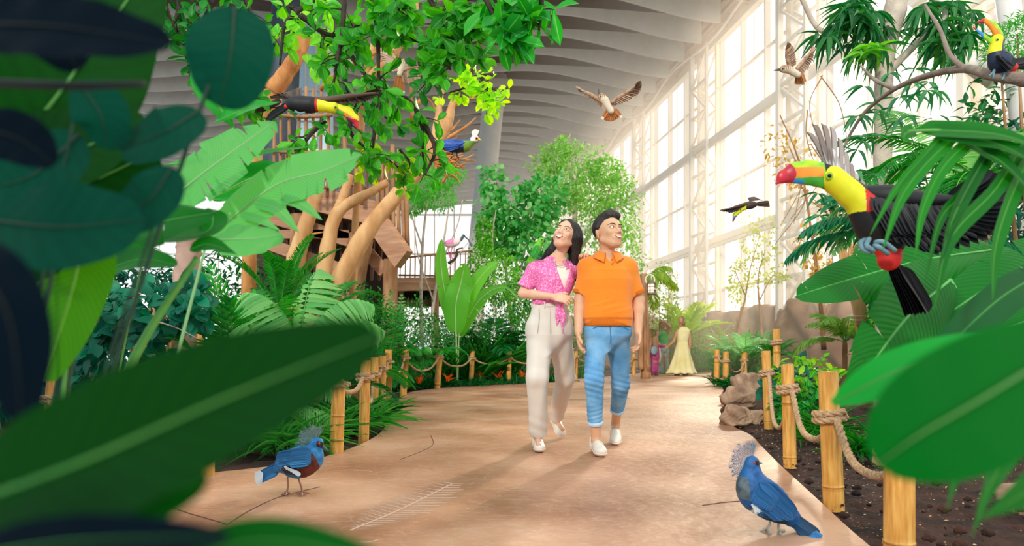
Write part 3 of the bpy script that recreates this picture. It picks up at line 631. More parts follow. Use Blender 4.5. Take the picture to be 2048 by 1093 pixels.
RP = [(1798, 762, 1118, .053, 'nearest bamboo post on the right, cut by the bottom of the picture'), (1668, 745, 1005, .051, 'bamboo post with the rope knotted round it, second nearest on the right', -12),
 (1580, 730, 925, .044, 'bamboo post with a pale cut top, third nearest on the right', -5), (1538, 703, 851, .047, 'bamboo post with a loop of rope hanging down its front', -6), (1555, 659, 820, .05, 'tallest bamboo post, standing just behind its neighbour', -2),
 (1488, 703, 762, .075, 'bamboo post behind the flat boulder'), (1451, 704, 769, .065, 'bamboo post second from the far end of the right rope'), (1433, 700, 767, .062, 'bamboo post at the far end of the right rope')]
for q in RP: PR.append(post(q[0], q[1], q[2], r=q[3], label=q[4], tx=q[0]+(q[5] if len(q) > 5 else 1)))
fence(PR[:4], .0185, label='thick twisted rope knotted along the nearest right posts', frac_l=[.6, .68, .76, .72], sag=.17)
mbx = MB(); a_ = PR[4][0]+(PR[4][1]-PR[4][0])*.87; b_ = PR[3][0]+(PR[3][1]-PR[3][0])*.72
fence([PR[4], PR[5], PR[6], PR[7]], .017, label='twisted rope running from the tallest post to the far right posts', frac_l=[.84, .7, .72, .8], sag=.14)
BG = [(1505, 710, 741, 'small far bamboo post behind the flat boulder'), (1467, 711, 743, 'small far bamboo post between the two rope posts'), (1412, 712, 744, 'small bamboo post right of the woman in the long dress'), (1388, 711, 743, "small bamboo post by the hem of the long dress"), (1345, 712, 743, "small bamboo post behind the family")]
PB = [post(x, t_, b_, r=.06, label=l) for x, t_, b_, l in BG]
fence(PB, .02, label='thin rope of the far fence behind the family', frac=.78, sag=.1)
# ================================================================ rocks
ROCK = mat('boulder', '7a5f4c', .9, col2='c9a98c', scale=4, bump=.8, bscale=14, detail=8, col3='a98a70')
def rock(c, r, label, sd, rz=0):
    s = SDF(); r_ = np.array(r); rg = np.random.default_rng(sd); Rm = euler(0, 0, rz)
    s.ell(c, r_, R=Rm)
    for q in range(20):
        d_ = nrm(rg.normal(0, 1, 3)*A(1, 1, .7)); nrm_w = Rm@nrm(d_/r_); h_ = rg.uniform(.62, .88); off = (Rm@(d_*r_*h_)+c)@nrm_w
        s.fn((lambda n_, o_: (lambda P: P@n_-o_))(nrm_w, off), .006, 'i')
    s.fn(lambda P: .008*np.sin(P[:, 0]*31+P[:, 2]*17)+.006*np.sin(P[:, 1]*47-P[:, 2]*39), 0, 'd')
    s.fn(lambda P: .004*np.sin(P[:, 0]*90+3*np.sin(P[:, 2]*40))*np.sin(P[:, 1]*80+P[:, 2]*60), 0, 'd'); mb = MB(); s.mesh(mb, max(r)*.035); tag(mb.build('boulder', ROCK, None), label, 'rock')
rock(G(1478, 852)+A(0, .12, .07), (.2, .17, .15), 'rounded boulder nearest the camera at the path edge', 1, 20)
rock(G(1492, 812)+A(0, .15, .10), (.3, .24, .19), 'angular brown boulder, middle one at the right path edge', 2, -15)
rock(G(1512, 786)+A(.05, .3, .14), (.46, .35, .24), 'broad flat boulder behind the two other path-edge boulders', 3, 10)
rock(G(1515, 845)+A(.05, .2, .02), (.15, .14, .11), 'small dark stone wedged beside the looped post', 4)
rock(G(1440, 772)+A(.1, .2, .02), (.14, .2, .12), 'small stone at the foot of the far right posts', 5)
rock(A(2.62, 3.3, .02), (.2, .14, .10), 'reddish stone at the right edge behind the blurred leaf', 6)
# ================================================================ people
def skinmat(name, c1, c2):
    m = mat(name, c1, .5, col2=c2, scale=6, spec=.4); b = m.node_tree.nodes['Principled BSDF']
    b.inputs['Subsurface Weight'].default_value = .25; b.inputs['Subsurface Radius'].default_value = (1, .35, .2); b.inputs['Subsurface Scale'].default_value = .012; return m
SK_M = skinmat('skin_tan', 'd6a582', 'deb08e'); SK_W = skinmat('skin_light', 'e4b294', 'ecbfa2'); SK_B = skinmat('skin_far', 'b98060', 'c48c6a')
HAIR = mat('hair_black', '120e0e', .38, col2='2a211e', scale=30, bump=.5, bscale=60, stretch=(6, 6, .6), spec=.5)
HAIR_BR = mat('hair_brown', '6a4634', .6, col2='8a6048', scale=20, stretch=(5, 5, .5))
EYEW = mat('eye_white', 'f4efe9', .2); IRIS = mat('iris_brown', '20120c', .15); LIPM = mat('lip_rose', 'c2675a', .4); LIPW = mat('lip_pink', 'd0606a', .35)
MOUTHD = mat('mouth_dark', '5a1c1c', .6); TEETH = mat('teeth', 'f6f2ea', .25); BROW = mat('brow_hair', '1f1714', .8)
ORANGE = mat('orange_knit', 'ee7e0c', .85, col2='f78f18', scale=3, bump=.3, bscale=160, sheen=.3, stretch=(1, 1, .6)); ORANGE_D = mat('orange_rib', 'e2720a', .85, col2='ee8414', scale=60, bump=.6, bscale=300, stretch=(4, 4, .2))
DENIM = mat('denim', '4f8fc4', .85, col2='86bbe2', scale=7, bump=.25, bscale=220, col3='68a6d6', detail=8); DENIM_L = mat('denim_pale', 'a9cbe6', .85, col2='c4dcee', scale=30); DENIM_D = mat('denim_seam', '3a72a6', .85)
LINEN = mat('trouser_cloth', 'd6cfc4', .8, col2='e2dcd2', scale=3, bump=.12, bscale=250)
PINK = mat('pink_paisley', 'dc5aa4', .7, col2='f8b8dc', scale=85, detail=2, col3='e870b4'); CREAM = mat('cream_top', 'efe6d4', .8, col2='f6efe2', scale=20)
SHOE = mat('shoe_leather', 'e9e0d0', .5, col2='f2ebde', scale=10, bump=.1); SOLE = mat('shoe_sole', 'f4efe6', .6); LACE = mat('shoe_lace', 'd8cdbc', .7)
def Mp(px, py, Y): return W(px, py, Y)
def cone(s, a, b, r1, r2, k=.02, sq=None, c0=False):
    a = s.p(a); b = s.p(b); r1 *= s.sc; r2 *= s.sc; ab = b-a; L = np.linalg.norm(ab); n = ab/L; s.box += [a-max(r1, r2), a+max(r1, r2), b-max(r1, r2), b+max(r1, r2)]
    def f(P):
        q = P-a; h = q@n; t = np.clip(h/L, 0, 1); e = q-np.maximum(h, 0)[:, None]*n
        if sq is not None: e = e*sq
        d = np.sqrt((e*e).sum(1))-(r1+(r2-r1)*t); return np.maximum(d, h-L)
    s.ops.append((f, k*s.sc, 'u', (a+b)/2, L/2+max(r1, r2))); return s
def hand(s, w, D, N, T, curl=.5, sc=1.0, spread=.0, thumb=.6):
    D = nrm(D); N = nrm(N-np.dot(N, D)*D); T = nrm(T-np.dot(T, D)*D-np.dot(T, N)*N); w = np.array(w, float)
    R = np.stack((T, D, N), 1); s.ell(w+D*.052*sc, np.array((.041, .056, .017))*sc, R=R, k=.02)
    for i, (o, l) in enumerate(((.031, .070), (.0105, .079), (-.0105, .073), (-.030, .058))):
        p = w+(D*(.088-.006*abs(i-1))+T*o)*sc; d = nrm(D+T*o*spread*12); c = curl*(1+.18*i)
        for j, (f_, r_) in enumerate(((.45, .0092), (.31, .0084), (.24, .0074))):
            a_ = c*(.55 if j == 0 else .8); d = nrm(d*math.cos(a_)+N*math.sin(a_)-0*D) if j == 0 else nrm(d*math.cos(a_)+nrm(np.cross(T, d)*(1 if np.dot(np.cross(T, d), N) > 0 else -1))*math.sin(a_))
            q = p+d*l*f_*sc; s.cap(p, q, r_*sc, r_*.9*sc, k=.006 if j else .009); p = q
    p = w+(D*.028+T*.03)*sc; d = nrm(D*.75+T*.55+N*.35*thumb)
    for l, r_ in ((.038, .0125), (.030, .0102), (.022, .009)):
        q = p+d*l*sc; s.cap(p, q, r_*sc, r_*.88*sc, k=.01); p = q; d = nrm(d+D*.25+N*.15)
    return s
def headsdf(s, o, R, sc, female=False):
    s.frame(o, R, sc)
    s.ell((0, .012, .038), (.077, .096, .085), k=.03).ell((0, -.032, -.02), (.058 if not female else .055, .062, .082), k=.035)
    s.ell((0, -.058, -.090), (.030 if not female else .024, .028, .024), k=.035)
    for x in (-1, 1):
        s.cap((x*.053, .004, -.048), (x*.018, -.060, -.092), .015 if not female else .011, .015, k=.025)
        s.ell((x*.037, -.068, -.022), (.018, .016, .015), k=.022)
        s.ell((x*.078, .014, -.008), (.008, .019, .031), k=.008, R=euler(0, x*10, x*20))
    s.cap((-.03, -.083, .024), (.03, -.083, .024), .010 if not female else .007, k=.022)
    s.cap((0, -.086, .012), (0, -.110, -.028), .0075, .0115, k=.014)
    for x in (-1, 1): s.ell((x*.012, -.100, -.034), (.009, .010, .008), k=.008)
    for x in (-1, 1): s.ell((x*.031, -.104, .003), (.017, .018, .011), k=.014, mode='s')
    s.ell((0, -.085, -.062), (.030, .018, .016), k=.02)
    s.ell((0, -.112, -.078), (.02, .012, .006), k=.008, mode='s')
    s.frame()
def face(o, R, sc, s, root, female=False, gaze=(0, 0), smile=.5):
    toL = lambda p: o+R@(np.asarray(p)*sc)
    def surf(x, z, off=.001):
        ys = np.linspace(-.135, 0, 136); P = np.array([toL((x, y, z)) for y in ys]); d = s(P); i = np.argmax(d < 0) if (d < 0).any() else 60
        return toL((x, ys[i]-off, z))
    for x in (-1, 1):
        mb = MB(); c = toL((x*.031, -.0855, .0025)); e = SDF(); e.ell(c, np.array((.0148, .0085, .0066))*sc, R=R); e.mesh(mb, .0014)
        ew = mb.build('eye', EYEW, root)
        gd = nrm(R@nrm(A(gaze[0], -1, gaze[1]))); mb = MB(); e = SDF(); e.ell(c+R@A(gaze[0]*.012, -.0068, .0006+gaze[1]*.003)*sc, np.array((.0052, .0030, .0052))*sc, R=R); e.mesh(mb, .0009); mb.build('iris', IRIS, ew)
        n = 9; xs = np.linspace(-1, 1, n)
        up = [surf(x*(.031+q*.0175), .0025+.0062*(1-q*q)+.0018*q, .0030) for q in xs]
        mb = MB(); tube(mb, up, [.0008, .0015, .002, .0021, .002, .002, .0018, .0014, .0008], 6); mb.build('eyelash', BROW, root)
        lo = [surf(x*(.031+q*.0165), .0025-.0060*(1-q*q), .0022) for q in xs]
        mb = MB(); tube(mb, lo, .0014, 6); mb.build('lower_lid', SK_W if female else SK_M, root)
        br = [surf(x*(.033+q*.022), .0225+.004*(1-q*q)+(.002*q if not female else .001*q), .0012) for q in xs]
        mb = MB(); tube(mb, br, np.interp(xs, (-1, -.3, 1), (.0028, .0042 if not female else .0028, .0010)), 6); mb.build('eyebrow', BROW, root)
    n = 15; xs = np.linspace(-.0265, .0265, n); cz = -.060; q = xs/.0265
    zt = cz+.0035*(1-q*q)*.3+.006*q*q-.0015*np.cos(q*6)*.4; zb = cz-.0125*smile*2*(1-q*q)**.8+.006*q*q
    def patch(z1, z2, m_, nm, off, rows=4, xx=xs):
        V = [surf(x_, a_+(b_-a_)*r_/(rows-1), off) for x_, a_, b_ in zip(xx, z1, z2) for r_ in range(rows)]
        mb = MB(); mb.add(V, [(i*rows+j, (i+1)*rows+j, (i+1)*rows+j+1, i*rows+j+1) for i in range(len(xx)-1) for j in range(rows-1)]); return mb.build(nm, m_, root)
    patch(zt, zb, MOUTHD, 'mouth', .0012); xi = xs[2:-2]; patch(zt[2:-2]-.0005, zt[2:-2]+(zb-zt)[2:-2]*(.72 if not female else .55), TEETH, 'teeth', .0024, 3, xi)
    lm = LIPW if female else LIPM; g = .0024 if female else .002
    mb = MB(); tube(mb, [surf(a_, b_+.001, .0012) for a_, b_ in zip(xs, zt)], np.interp(np.abs(q), (0, 1), (g*1.1, .001)), 7); mb.build('upper_lip', lm, root)
    mb = MB(); tube(mb, [surf(a_, b_-.001, .0012) for a_, b_ in zip(xs, zb)], np.interp(np.abs(q), (0, 1), (g*1.5, .001)), 7); mb.build('lower_lip', lm, root)
def shoe(root, c, yaw, pitch=0, L=1.0, roll=0, h=.0045):
    """c = point under the heel centre; toe towards local -Y"""
    R = euler(pitch, roll, yaw); o = np.array(c, float)
    def foot(s, g):
        s.frame(o, R, L); s.ell((0, -.175, .034), (.047+g, .074+g, .036), k=.03).ell((.003, -.075, .045), (.042+g, .10+g, .052), k=.03).ell((0, .025, .05), (.037+g, .048+g, .056), k=.03)
    s = SDF(); foot(s, 0); cone(s, (0, -.005, .04), (0, .018, .105), .044, .042, k=.02); s.frame()
    s.fn(lambda P: -((P-o)@R[:, 2])+.02, .004, 'i'); s.frame(o, R, L).cap((0, .018, .2), (0, .014, .10), .028, .030, k=.01, mode='s'); s.frame()
    mb = MB(); s.mesh(mb, h); mb.build('shoe', SHOE, root)
    s = SDF(); foot(s, .004); s.fn(lambda P: np.maximum(-((P-o)@R[:, 2])+.001, (P-o)@R[:, 2]-.028), .003, 'i'); s.frame(); mb = MB(); s.mesh(mb, h); mb.build('shoe_sole', SOLE, root)
    mb = MB()
    for k in range(5):
        y = -.055-.021*k; z = .098-.0115*k; tube(mb, [o+R@(A(x_, y+.004*abs(x_)/.02, z-6*x_*x_)*L) for x_ in (-.026, -.013, 0, .013, .026)], .0032, 6)
    for sg in (-1, 1): tube(mb, [o+R@(A(0, -.05, .102)*L), o+R@(A(sg*.022, -.045, .108)*L), o+R@(A(sg*.03, -.06, .098)*L)], .0028, 6, n=7)
    mb.build('shoe_lace', LACE, root)
def wr(f1, f2, a1): # cloth folds
    return lambda P: a1*(np.sin(P[:, 0]*f1+P[:, 2]*f2+2*np.sin(P[:, 2]*9+P[:, 1]*5))*np.sin(P[:, 2]*f1*.35-P[:, 0]*f2*.5+1.3+P[:, 1]*11))
# ---------------------------------------------------------------- the man
MY = 4.9
man = thing('person', 'smiling man in an orange knitted polo shirt and blue jeans, looking up to the right', 'person', (0.72, 4.9, 0))
cx = .722; sh = 1.452
shL = A(cx-.155, MY+.01, 1.405); shR = A(cx+.155, MY+.0, 1.405)
elL = Mp(1160, 601, MY+.02); wrL = Mp(1157, 664, MY-.06); elR = Mp(1277, 601, MY+.05); wrR = Mp(1276, 664, MY-.02)
hipL = A(cx-.085, MY, .93); hipR = A(cx+.085, MY+.03, .93)
knL = Mp(1188, 762, 4.80); anL = Mp(1192, 880, 4.90); knR = Mp(1241, 768, 5.12); anR = Mp(1231, 848, 5.45)
ho = Mp(1217, 468, MY-.03); HR = euler(-14, 2, 28); hs = 1.17
s = SDF(); headsdf(s, ho, HR, hs)
s.cap(ho+HR@A(0, .03, -.055)*hs, A(cx, MY+.02, 1.47), .056, .062, k=.03)
s.cap(A(cx-.06, MY+.02, 1.465), shL, .036, .046, k=.05).cap(A(cx+.06, MY+.02, 1.465), shR, .036, .046, k=.05)
s.loft([(.90, cx, MY, .14, .10), (1.05, cx, MY, .145, .1), (1.2, cx, MY, .15, .105), (1.36, cx, MY, .155, .110), (1.43, cx, MY, .11, .085), (1.48, cx, MY+.01, .06, .06)], k=.05)
for a_, e_, w_, x in ((shL, elL, wrL, -1), (shR, elR, wrR, 1)):
    s.cap(a_, e_, .052, .043, k=.03).cap(e_, e_*.7+w_*.3, .044, .044, k=.02).cap(e_*.7+w_*.3, w_, .043, .029, k=.02)
hand(s, wrL, A(.02, -.25, -1), A(1, -.2, 0), A(-.1, -1, -.1), curl=.35, sc=1.08)
hand(s, wrR, A(-.02, -.2, -1), A(-1, -.2, 0), A(.1, -1, -.1), curl=.45, sc=1.08)
for h_, k_, a_ in ((hipL, knL, anL), (hipR, knR, anR)):
    s.cap(h_, k_, .07, .052, k=.04).cap(k_, a_, .05, .036, k=.03)
for a_, f_ in ((anL, A(.01, -.17, -.05)), (anR, A(-.01, -.17, -.1))): s.cap(a_-A(0, 0, .03), a_+f_, .033, .022, k=.03)
mb = MB(); s.mesh(mb, .0042); skin = mb.build('body', SK_M, man); face(ho, HR, hs, s, man, gaze=(.15, .3), smile=.42)
# hair
s = SDF().frame(ho, HR, hs); s.ell((0, .022, .052), (.083, .098, .086), k=.02).cap((-.04, -.052, .108), (.045, -.055, .108), .022, .022, k=.03).cap((0, .03, .118), (0, -.04, .118), .03, .026, k=.04)
s.ell((0, -.10, -.005), (.12, .075, .085), k=.02, mode='s')
s.frame(); s.fn(lambda P: np.maximum(-((P-ho)@HR[:, 2])/1+(-.035 if False else 0)-.0+np.where(((P-ho)@HR[:, 1]) > .03*hs, -.045*hs, .0), -10), .012, 'i')
s.fn(lambda P: .0012*np.sin(P[:, 0]*260+P[:, 1]*190)*np.sin(P[:, 2]*120+P[:, 0]*80), 0, 'd')
mb = MB(); s.mesh(mb, .0036); mb.build('hair', HAIR, man)
# polo shirt
s = SDF(); s.loft([(.958, cx, MY, .170, .122), (.975, cx, MY, .171, .124), (1.0, cx, MY, .174, .127), (1.015, cx, MY, .186, .138), (1.05, cx, MY, .186, .136), (1.12, cx, MY, .176, .128), (1.22, cx, MY, .176, .128), (1.30, cx, MY, .182, .134), (1.37, cx, MY, .172, .126), (1.42, cx, MY+.005, .14, .105), (1.47, cx, MY+.015, .095, .082), (1.51, cx, MY+.02, .070, .070)], k=.03)
s.cap(A(cx-.06, MY+.015, 1.46), shL, .044, .056, k=.06).cap(A(cx+.06, MY+.015, 1.46), shR, .044, .056, k=.06)
def sleeve(s, a_, e_, f, r1, r2): cone(s, a_, a_*(1-f)+e_*f, r1, r2, k=.04)
sleeve(s, shL, elL, .80, .064, .062); sleeve(s, shR, elR, .80, .064, .062)
s.fn(lambda P: wr(13, 17, .0075)(P)*np.clip((1.48-P[:, 2])*8, 0, 1), 0, 'd')
for zc, xc in ((1.06, .08), (1.12, -.05), (1.09, .02)):
    s.fn((lambda z_, x_: (lambda P: -.004*np.exp(-((P[:, 2]-z_-.25*(P[:, 0]-cx-x_))/.014)**2)*np.exp(-((P[:, 0]-cx-x_)/.09)**2)))(zc, xc), 0, 'd')
s.fn(lambda P: np.maximum(np.abs(P[:, 0]-cx-.0)-np.clip((P[:, 2]-1.425)*.5, -.01, .06), P[:, 1]-(MY-.02)), .004, 's')
s.cap(A(cx, MY+.02, 1.49), A(cx, MY+.02, 1.60), .06, .062, k=.004, mode='s')
mb = MB(); s.mesh(mb, .005); shirt = mb.build('shirt', ORANGE, man)
mb = MB(); t2 = np.linspace(0, 2*PI, 61)
V = [(cx+(.172+g)*np.sign(np.cos(a_))*abs(np.cos(a_))**.83, MY+(.125+g)*np.sign(np.sin(a_))*abs(np.sin(a_))**.83, z) for a_ in t2 for g, z in ((-.02, .951), (0, .950), (.004, .965), (.004, 1.004), (-.006, 1.012))]
mb.add(V, [(i*5+j, (i+1)*5+j, (i+1)*5+j+1, i*5+j+1) for i in range(60) for j in range(4)]); mb.build('hem_band', ORANGE_D, man)
for a_, e_ in ((shL, elL), (shR, elR)):
    mb = MB(); p1 = a_*(.30)+e_*.70; p2 = a_*.19+e_*.81; tube(mb, [p1, p1*.9+p2*.1, p1*.1+p2*.9, p2, p2+(p1-p2)*.05], [.060, .0655, .0655, .064, .05], 28, caps=False); mb.build('sleeve_cuff', ORANGE_D, man)
def collar(root, c, m, rx, ry, drop, z0, flare=.022, gap=26, pt=.035, name='collar', tilt=0):
    a = np.radians(np.linspace(-180+gap-90, 180-gap-90+360*0, 41)+180); V = []; rows = 6
    aa = np.linspace(gap, 360-gap, 41)
    for d_ in aa:
        r_ = math.radians(d_-90); fr = (abs(d_-180)/(180-gap))
        for j in range(rows):
            g = j/(rows-1); top = math.sin(g*PI)*.010
            V.append(c+A(math.cos(r_)*(rx+flare*g*(1+.9*fr**3)), math.sin(r_)*(ry+flare*g*(1+.6*fr**2)), z0-tilt*math.sin(-r_)*.5-drop*g*(1+pt/drop*fr**4)+top-.022*fr**2))
    V = np.array(V); mb = MB(); k = rows; n = len(aa)
    N = A(0, 0, .006); V2 = np.vstack((V, V-N)); Q = [(i*k+j, (i+1)*k+j, (i+1)*k+j+1, i*k+j+1) for i in range(n-1) for j in range(k-1)]
    Q2 = [(b+n*k, a_+n*k, d_+n*k, c_+n*k) for a_, b, c_, d_ in Q]; E = [(i*k+k-1, (i+1)*k+k-1, (i+1)*k+k-1+n*k, i*k+k-1+n*k) for i in range(n-1)]+[(j, j+1, j+1+n*k, j+n*k) for j in range(k-1)]+[((n-1)*k+j+1, (n-1)*k+j, (n-1)*k+j+n*k, (n-1)*k+j+1+n*k) for j in range(k-1)]
    mb.add(V2, Q+Q2+E); return mb.build(name, m, root)
collar(man, A(cx, MY+.018, 0), ORANGE, .072, .076, .036, 1.527, flare=.044, gap=17, pt=.045)
mb = MB()
for z in (1.435, 1.405): e = SDF(); e.ell((cx+.012, MY-.137, z), (.005, .003, .005)); e.mesh(mb, .0015)
mb.build('button', BROW, man)
# jeans
s = SDF(); s.loft([(.77, cx, MY+.01, .02, .06), (.82, cx, MY+.01, .07, .09), (.88, cx, MY+.01, .150, .115), (.93, cx, MY+.01, .168, .12), (.985, cx, MY+.005, .158, .112)], k=.05)
def leg(s, h_, k_, a_, f, r0, r1, r2, hz=None):
    s.cap(h_-A(0, 0, .03), k_, r0, r1, k=.06); e_ = k_+(a_-k_)*f; cone(s, k_, e_, r1, r2, k=.03); return e_
e1 = leg(s, hipL, knL, anL, .74, .086, .070, .054); e2 = leg(s, hipR, knR, anR, .66, .086, .070, .055)
def jf(P):
    d = wr(30, 18, .003)(P)
    for k_ in (knL, knR):
        g = np.exp(-(((P-k_)/A(.09, .09, .11))**2).sum(1)); d += -.006*g*np.sin((P[:, 2]-k_[2])*150+P[:, 0]*40)
    for k_ in (e1, e2):
        g = np.exp(-(((P-k_-A(0, 0, .08))/A(.1, .1, .07))**2).sum(1)); d += -.004*g*np.sin((P[:, 2])*190-P[:, 0]*50)
    return d
s.fn(jf, 0, 'd'); s.fn(lambda P: np.where(P[:, 2] < .79, np.abs(P[:, 0]-cx-(.79-P[:, 2])*.0)*-1+.004, -1)*1.0, .004, 'i') if False else None
mb = MB(); s.mesh(mb, .0052); mb.build('jeans', DENIM, man)
for e_, k_, r_ in ((e1, knL, .056), (e2, knR, .057)):
    u = nrm(e_-k_); mb = MB(); tube(mb, [e_-u*.03, e_-u*.028, e_-u*.004, e_+u*.002, e_-u*.002], [r_*.95, r_+.003, r_+.003, r_-.002, r_-.014], 28, caps=False); mb.build('jeans_cuff', DENIM_L, man)
mb = MB()
tube(mb, [(cx, MY-.108, .97), (cx, MY-.118, .92), (cx+.003, MY-.118, .86), (cx, MY-.105, .82)], .0022, 5, n=12)
for sg in (-1, 1): tube(mb, [(cx+sg*.075, MY-.108, .975), (cx+sg*.10, MY-.112, .945), (cx+sg*.145, MY-.08, .925)], .0022, 5, n=12)
mb.build('seam', DENIM_D, man)
shoe(man, A(anL[0]+.0, 4.92, .0), 3, 0, 1.05); shoe(man, A(anR[0], 5.47, .035), -8, 8, 1.05)
# ---------------------------------------------------------------- the woman
WY = 5.02
wom = thing('person', 'laughing woman with long black hair, pink patterned blouse and pale grey trousers', 'person', (.33, 5.05, 0))
wx0 = Mp(1099, 607, WY)[0]; tx0 = Mp(1110, 560, WY)[0]
wsL = Mp(1071, 537, WY); wsR = Mp(1147, 539, WY+.04)
weL = Mp(1046, 587, WY-.0); wwL = Mp(1106, 594, WY-.19)
weR = A(.60, 5.16, 1.36); wwR = A(.600, 5.08, 1.475)
who = Mp(1131, 474, WY-.02); WR = euler(-24, 13, -20); ws = 1.12
khL = A(wx0-.07, WY+.0, .95); khR = A(wx0+.075, WY+.02, .95)
kkL = Mp(1075, 756, 4.93); kaL = Mp(1076, 872, 5.06); kkR = Mp(1131, 755, 5.3); kaR = Mp(1112, 838, 5.78)
s = SDF(); headsdf(s, who, WR, ws, True)
s.cap(who+WR@A(0, .03, -.05)*ws, Mp(1113, 524, WY+.01), .043, .047, k=.03)
nb = Mp(1112, 522, WY+.02)
s.cap(nb, wsL, .04, .042, k=.05).cap(nb, wsR, .04, .042, k=.05)
s.loft([(.95, wx0, WY, .135, .10), (1.1, wx0, WY, .11, .085), (1.2, tx0-.02, WY, .115, .09), (1.32, tx0, WY, .13, .10), (1.41, tx0+.005, WY, .12, .08), (1.45, tx0+.01, WY+.01, .06, .05)], k=.05)
s.cap(wsL, weL, .042, .036, k=.03).cap(weL, weL*.65+wwL*.35, .037, .035, k=.02).cap(weL*.65+wwL*.35, wwL, .034, .0235, k=.02)
s.cap(wsR, weR, .040, .036, k=.03).cap(weR, wwR, .036, .025, k=.02)
hand(s, wwL, A(1, -.1, -.18), A(.1, .8, -.6), A(.25, -.1, 1), curl=.42, sc=.98, spread=.25)
hand(s, wwR, A(-.55, -1, .5), A(-.1, -.35, -1), A(-1, .1, -.1), curl=.55, sc=.92)
for h_, k_, a_ in ((khL, kkL, kaL), (khR, kkR, kaR)): s.cap(h_, k_, .07, .05, k=.04).cap(k_, a_, .048, .032, k=.03)
for a_, f_ in ((kaL, A(.0, -.16, -.05)), (kaR, A(.05, -.12, -.08))): s.cap(a_-A(0, 0, .02), a_+f_, .028, .02, k=.03)
mb = MB(); s.mesh(mb, .004); mb.build('body', SK_W, wom); face(who, WR, ws, s, wom, True, gaze=(-.1, .35), smile=.62)
# hair: cap over the skull, straight lengths down the back and past the right ear
s = SDF().frame(who, WR, ws); s.ell((0, .022, .045), (.086, .104, .092), k=.02)
s.frame(); P0 = who+WR@A(0, .06, 0)*ws
s.cap(who+WR@A(.055, .05, .02)*ws, Mp(1146, 533, WY+.07), .052, .040, k=.06).cap(who+WR@A(-.03, .075, 0)*ws, Mp(1110, 527, WY+.14), .055, .04, k=.05).cap(who+WR@A(.072, .0, .0)*ws, Mp(1149, 528, WY+.0), .028, .026, k=.04)
s.cap(who+WR@A(-.060, .05, -.01)*ws, Mp(1087, 518, WY+.10), .040, .022, k=.05).cap(who+WR@A(-.045, .06, -.03)*ws, Mp(1100, 524, WY+.10), .045, .03, k=.05).cap(Mp(1146, 533, WY+.07), Mp(1147, 560, WY+.10), .04, .02, k=.03)
s.frame(who, WR, ws); s.ell((-.004, -.085, -.025), (.070, .088, .108), k=.010, mode='s').ell((0, -.05, -.11), (.06, .1, .09), k=.01, mode='s'); s.frame()
s.fn(lambda P: .002*np.sin(P[:, 0]*330+P[:, 1]*260)+.003*np.sin(P[:, 0]*90+P[:, 2]*8), 0, 'd')
mb = MB(); s.mesh(mb, .004); mb.build('hair', HAIR, wom)
# inner top
s = SDF(); s.loft([(1.12, wx0+.01, WY, .115, .09), (1.2, tx0-.015, WY, .12, .095), (1.32, tx0, WY, .137, .108), (1.375, tx0+.002, WY, .128, .098), (1.41, tx0+.004, WY+.002, .11, .088)], k=.02)
mb = MB(); s.mesh(mb, .006); mb.build('inner_top', CREAM, wom)
# blouse
s = SDF(); s.loft([(1.125, wx0, WY, .138, .105), (1.14, wx0, WY, .140, .107), (1.17, wx0+.01, WY, .136, .106), (1.22, tx0-.015, WY, .138, .11), (1.30, tx0, WY, .148, .122), (1.36, tx0, WY, .148, .118), (1.415, tx0+.004, WY, .125, .095), (1.455, tx0+.008, WY+.01, .075, .065), (1.475, tx0+.012, WY+.015, .058, .055)], k=.03)
s.cap(nb+A(-.03, 0, -.02), wsL, .045, .052, k=.05).cap(nb+A(.03, 0, -.02), wsR, .045, .05, k=.05)
sleeve(s, wsL, weL+A(-.01, 0, .0), .78, .058, .066); sleeve(s, wsR, weR, .8, .055, .058)
s.fn(lambda P: wr(20, 15, .0065)(P), 0, 'd')
vx = Mp(1127, 560, WY)[0]
s.fn(lambda P: np.maximum(np.abs(P[:, 0]-vx-(P[:, 2]-1.25)*-.05)-np.clip((P[:, 2]-1.235)*.36, -.01, .052), P[:, 1]-(WY-.03)), .006, 's')
s.cap(nb+A(.0, 0, -.02), who+WR@A(0, .02, -.06), .046, .052, k=.004, mode='s')
mb = MB(); s.mesh(mb, .005); mb.build('blouse', PINK, wom)
collar(wom, nb+A(.006, -.0, -1.45), PINK, .060, .062, .05, 1.485, flare=.036, gap=30, pt=.05)
kn = Mp(1120, 606, WY-.125); mb = MB(); e = SDF(); e.ell(kn, (.028, .022, .024), k=.02).cap(kn+A(.03, .02, .07), kn, .02, .024, k=.02).cap(kn+A(-.05, .02, .03), kn, .02, .022, k=.02)
e.cap(kn, kn+A(-.012, 0, -.10), .02, .022, k=.02, sq=A(1, 1.8, 1)).cap(kn+A(-.012, 0, -.10), kn+A(-.025, .012, -.175), .022, .006, k=.02, sq=A(1, 1.8, 1)).cap(kn, kn+A(.02, 0, -.10), .02, .021, k=.02, sq=A(1, 1.8, 1)).cap(kn+A(.02, 0, -.10), kn+A(.022, .01, -.225), .021, .005, k=.02, sq=A(1, 1.8, 1))
e.fn(lambda P: .003*np.sin(P[:, 0]*220+P[:, 2]*30), 0, 'd'); e.mesh(mb, .004); mb.build('shirt_knot', PINK, wom)
